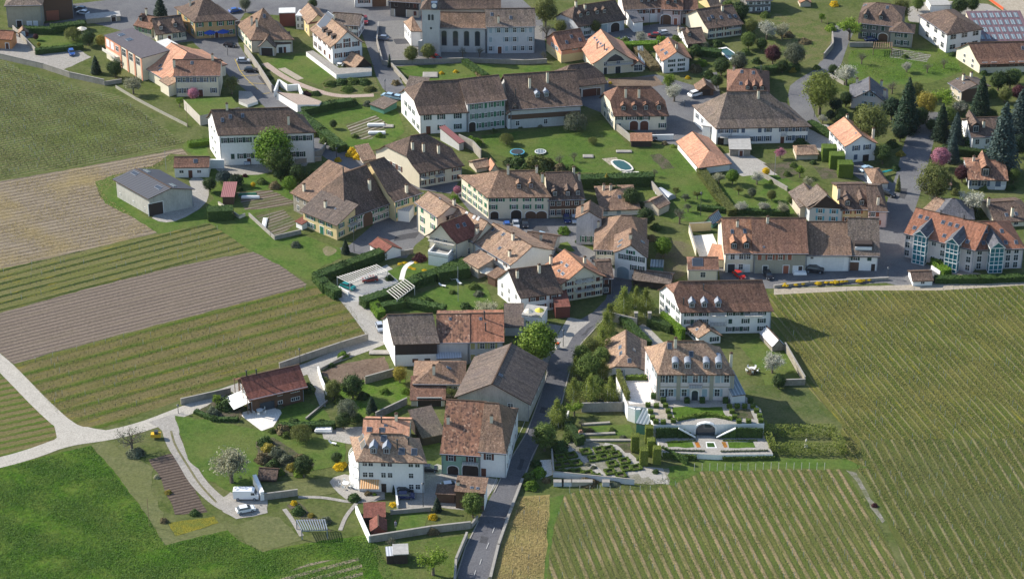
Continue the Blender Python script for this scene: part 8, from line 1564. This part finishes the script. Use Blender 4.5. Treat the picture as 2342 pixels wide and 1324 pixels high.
for kd, x, y, d, lf, wh in (
 ('b', 705, 290, 22, 'm', 'at the top of the street bank'), ('b', 722, 306, 24, 'o', 'high on the street bank'), ('b', 745, 322, 24, 'm', 'in the middle of the street bank'), ('b', 766, 338, 22, 'h', 'low on the street bank'), ('b', 700, 312, 18, 'd', 'below the long white house corner'),
 ('r', 655, 385, 34, 'd', 'in the deep shade of the chestnut'), ('b', 700, 402, 24, 'h', 'beside the shaded garden walls'), ('b', 722, 395, 22, 'm', 'under the second stone wall'), ('b', 598, 415, 20, 'm', 'on the cottage garden lawn'), ('b', 628, 425, 24, 't', 'above the kitchen garden'), ('b', 545, 432, 18, 'h', 'beside the cloche tunnels'),
 ('l', 755, 192, 26, 'm', 'on the left of the planted slope'), ('l', 780, 188, 28, 'h', 'in the middle of the planted slope'), ('l', 806, 186, 28, 'm', 'right of the middle of the planted slope'), ('l', 832, 188, 26, 'h', 'at the right end of the planted slope'), ('l', 795, 204, 28, 'm', 'at the foot of the planted slope'), ('l', 846, 204, 24, 'o', 'at the lower right corner of the planted slope'),
 ('l', 604, 160, 18, 'm', 'behind the parking bay wall'), ('l', 614, 178, 18, 'h', 'lower behind the parking bay wall'), ('l', 700, 215, 20, 'r', 'beside the pink platform'), ('l', 722, 214, 20, 'h', 'right of the pink platform'),
 ('b', 905, 190, 18, 't', 'on the rough bank under the square'), ('b', 925, 178, 16, 'h', 'at the left of the church lawn'), ('b', 805, 236, 24, 'h', 'above the green shed'), ('b', 840, 238, 18, 'g', 'left of the green shed'), ('b', 868, 310, 16, 'f', 'in the kitchen garden rows'), ('b', 812, 312, 14, 'm', 'left in the kitchen garden rows'),
 ('b', 1165, 372, 26, 'd', 'behind the town house chimneys'), ('b', 1250, 372, 30, 'o', 'behind the twin dormers'), ('b', 1280, 384, 26, 't', 'behind the timber balcony house'), ('b', 1205, 384, 30, 'h', 'between the shrubs behind the town house'), ('b', 1310, 385, 20, 'm', 'at the end of the shrubs behind the town house'), ('b', 1130, 300, 14, 'm', 'on the farmhouse terrace'), ('b', 1190, 290, 12, 'h', 'under the gallery of the farmhouse'), ('b', 1235, 288, 12, 'g', 'at the gallery foot'),
 ('b', 1290, 528, 26, 'f', 'at the end of the sunny yard'), ('b', 1322, 552, 12, 'h', 'by the tall blank gable'), ('b', 1430, 470, 24, 'm', 'beside the swept hipped roof'), ('b', 1462, 472, 26, 'd', 'below the dark shrub mass'), ('b', 1500, 520, 22, 'h', 'behind the hay coloured roof'), ('b', 1490, 545, 20, 't', 'on the shaded garden edge'),
 ('b', 1430, 95, 24, 'm', 'above the narrow lit wing'), ('b', 1380, 95, 20, 'f', 'behind the lit gabled house'), ('b', 1512, 92, 24, 'f', 'left of the compact white house'), ('b', 1545, 88, 18, 'm', 'behind the compact orange roof'), ('r', 1592, 115, 26, 'h', 'before the smaller dark roof'), ('b', 1612, 105, 22, 'g', 'at the glazed corner of the smaller dark roof'), ('b', 1640, 100, 24, 'h', 'below the five skylights'), ('b', 1590, 158, 26, 't', 'in the brown border below the pool'), ('b', 1620, 172, 26, 'h', 'behind the timber garage'), ('b', 1705, 120, 22, 'm', 'right of the small pool'), ('b', 1730, 140, 20, 'h', 'below the purple tree'), ('r', 1712, 90, 34, 'm', 'above the small pool'), ('r', 1742, 100, 26, 'h', 'left of the rough slope'), ('b', 1700, 165, 24, 'o', 'at the lawn below the pool'), ('r', 1750, 165, 26, 'd', 'beside the lower lane hedge'),
 ('r', 1665, 15, 28, 'm', 'at the top edge by the conifer'), ('b', 1690, 48, 24, 'h', 'under the pale stone house'), ('b', 1750, 35, 20, 'm', 'on top of the rough slope'), ('l', 1800, 80, 26, 't', 'on the rough slope'), ('l', 1840, 95, 26, 't', 'on the right of the rough slope'), ('b', 1868, 155, 16, 'm', 'at the corner of the lanes'),
 ('r', 1935, 225, 30, 'd', 'left of the pink house wall'), ('r', 1900, 262, 22, 'c', 'under the round willow'), ('r', 1950, 330, 30, 'm', 'behind the white chimney'), ('r', 1968, 255, 30, 'm', 'in front of the pink house'), ('r', 2040, 245, 44, 'c', 'left of the tallest conifer'), ('r', 2105, 265, 40, 'd', 'right of the tallest conifer'), ('r', 2095, 205, 34, 'o', 'behind the golden tree'), ('r', 2130, 285, 26, 'd', 'at the head of the side road'), ('r', 2060, 300, 36, 'c', 'above the side road'), ('b', 2040, 330, 26, 'h', 'at the left kerb of the side road'), ('b', 2048, 385, 18, 'h', 'beside the long garage lawn'),
 ('r', 2200, 245, 30, 'g', 'between spruce and cottage'), ('r', 2205, 200, 30, 'w', 'beside the brick cottage'), ('r', 2170, 262, 34, 'm', 'above the narrow conifers'), ('r', 2265, 265, 34, 'd', 'right of the dark spruce'), ('b', 2270, 215, 26, 'm', 'on the lawn right of the spruce'), ('r', 2300, 215, 30, 'o', 'near the right edge under the workshop'), ('r', 2322, 172, 30, 'm', 'at the right edge below the workshop'), ('r', 2330, 330, 44, 'c', 'at the far right edge'), ('r', 2240, 300, 26, 'c', 'before the dark roofed house wall'), ('b', 2180, 352, 20, 'h', 'beside the pink blossoming tree'), ('r', 2320, 400, 28, 'm', 'right of the red roofed house'), ('b', 2310, 430, 22, 'h', 'below the red roofed house lawn'), ('b', 2175, 415, 18, 'm', 'behind the small brown shed'), ('b', 2185, 440, 20, 'o', 'left of the white blossom'), ('b', 2250, 430, 18, 'm', 'before the single big dormer'),
 ('b', 2070, 130, 14, 'm', 'on the stone farmhouse terrace'), ('b', 2150, 105, 16, 'g', 'below the grey stone wing'), ('b', 2178, 125, 14, 'h', 'at the white workshop foot'), ('r', 2225, 8, 30, 'd', 'before the building site'), ('r', 2100, 8, 26, 'm', 'at the top edge beside the cube'), ('b', 2250, 168, 16, 'h', 'at the gable of the right workshop'),
 ('b', 1815, 378, 16, 'm', 'by the garden house plots'), ('b', 1860, 372, 14, 'h', 'left of the clipped blocks'), ('b', 1800, 398, 16, 'm', 'between the vegetable plots'), ('b', 1842, 345, 18, 'h', 'beside the garden house'), ('b', 1765, 415, 14, 'f', 'at the orchard wall foot'), ('r', 1720, 440, 20, 'g', 'in the middle of the orchard lawn'), ('r', 1765, 445, 22, 'o', 'near the orchard wall'), ('r', 1810, 455, 22, 'm', 'behind the half timbered house'), ('b', 1640, 470, 14, 'm', 'along the dividing hedge'),
 ('b', 1085, 655, 22, 'm', 'below the canopy roof'), ('b', 1095, 672, 20, 'g', 'above the cream blossom tree'), ('b', 1065, 700, 22, 'h', 'left of the cream blossom tree'), ('b', 1148, 712, 26, 'm', 'beside the white gable'), ('b', 1165, 722, 18, 't', 'at the foot of the white gable'), ('b', 1035, 668, 14, 'm', 'on the garden terrace'), ('b', 980, 688, 20, 'h', 'in the long hedge garden'), ('b', 890, 636, 18, 'h', 'between the two slatted roofs'), ('b', 1070, 622, 18, 'f', 'behind the dark hedge block'), ('b', 880, 735, 22, 'm', 'above the bright barn gable'),
 ('b', 760, 905, 26, 'o', 'in the wild garden thicket'), ('b', 778, 915, 26, 'm', 'lower in the wild garden thicket'), ('b', 830, 905, 26, 'd', 'in the middle of the wild garden'), ('b', 815, 955, 26, 'h', 'at the foot of the wild garden'), ('b', 855, 950, 20, 'm', 'on the ivy wall'), ('b', 745, 870, 18, 'o', 'at the lane side of the wild garden'), ('b', 880, 895, 20, 'f', 'on the wild garden grass'), ('b', 655, 995, 20, 'm', 'before the brown green ball'), ('b', 622, 985, 16, 'm', 'at the patio edge'), ('b', 735, 965, 18, 'h', 'at the end of the clipped hedge'),
 ('b', 1210, 1090, 26, 'm', 'above the road wall'), ('b', 1225, 1060, 24, 'h', 'between pine and white patio'), ('b', 1300, 1000, 26, 'm', 'under the yew hedge'), ('b', 1350, 985, 16, 't', 'in the upper raised bed'), ('b', 1400, 982, 14, 'm', 'in the middle raised bed'), ('b', 1425, 1000, 14, 'g', 'in the lower raised bed'), ('b', 1465, 1048, 16, 'm', 'among the hornbeam pillars'), ('b', 1500, 1078, 14, 'h', 'at the lawn steps'), ('l', 1365, 920, 34, 'g', 'among the grove rocks'), ('l', 1330, 880, 30, 'm', 'under the grove pines'), ('l', 1405, 925, 30, 'g', 'at the white retaining wall foot'), ('b', 1405, 860, 18, 'm', 'before the coach house wall'), ('p', 1330, 810, 40, 'm', 'at the upper grove edge'), ('p', 1405, 770, 26, 'm', 'above the coach house'),
 ('r', 30, 45, 1, 'd', 'x')):
    if wh != 'x': TR({'b': 'bush', 'l': 'lowbush', 'r': 'round', 'p': 'pine'}[kd], x, y, d*1.1, f"{LN[lf][1]} {'shrub' if kd == 'b' else 'ground shrub' if kd == 'l' else 'leafy tree'} {wh}", LN[lf][0])
for i, (x, y) in enumerate(((1795, 651), (1820, 650), (1836, 648), (1872, 647), (1890, 645), (1903, 645), (1912, 644), (1925, 643), (1934, 642), (1965, 641), (1975, 640), (1988, 639))):
    TR('lowbush', x, y, 11 if i % 3 else 16, 'yellow flower cushion on the low vineyard wall', 'yellow', hs=.6, group='yellow cushions along the vineyard wall', z0=.5)
for i, (x, y) in enumerate(((915, 603), (925, 600), (938, 612), (946, 615), (970, 618), (978, 625), (985, 622), (968, 628), (1010, 632), (952, 600))): TR('lowbush', x, y, 12, 'clump of yellow tulips on the flower lawn', 'yellow', hs=.5, group='yellow flower clumps on the lawn')
# ---------------------------------------------------------------- the air
FULL()
hz = MB().box(-450, -560, -1, 450, 1500, 312)
m, N, L, B = nodes('haze_air'); N.remove(B)
v = N.new('ShaderNodeVolumePrincipled'); v.inputs['Color'].default_value = (.80, .88, 1, 1); v.inputs['Density'].default_value = .000015; v.inputs['Anisotropy'].default_value = .3
L.new(v.outputs[0], N['Material Output'].inputs['Volume'])
tag(hz.build('haze', [m]), kind='stuff')
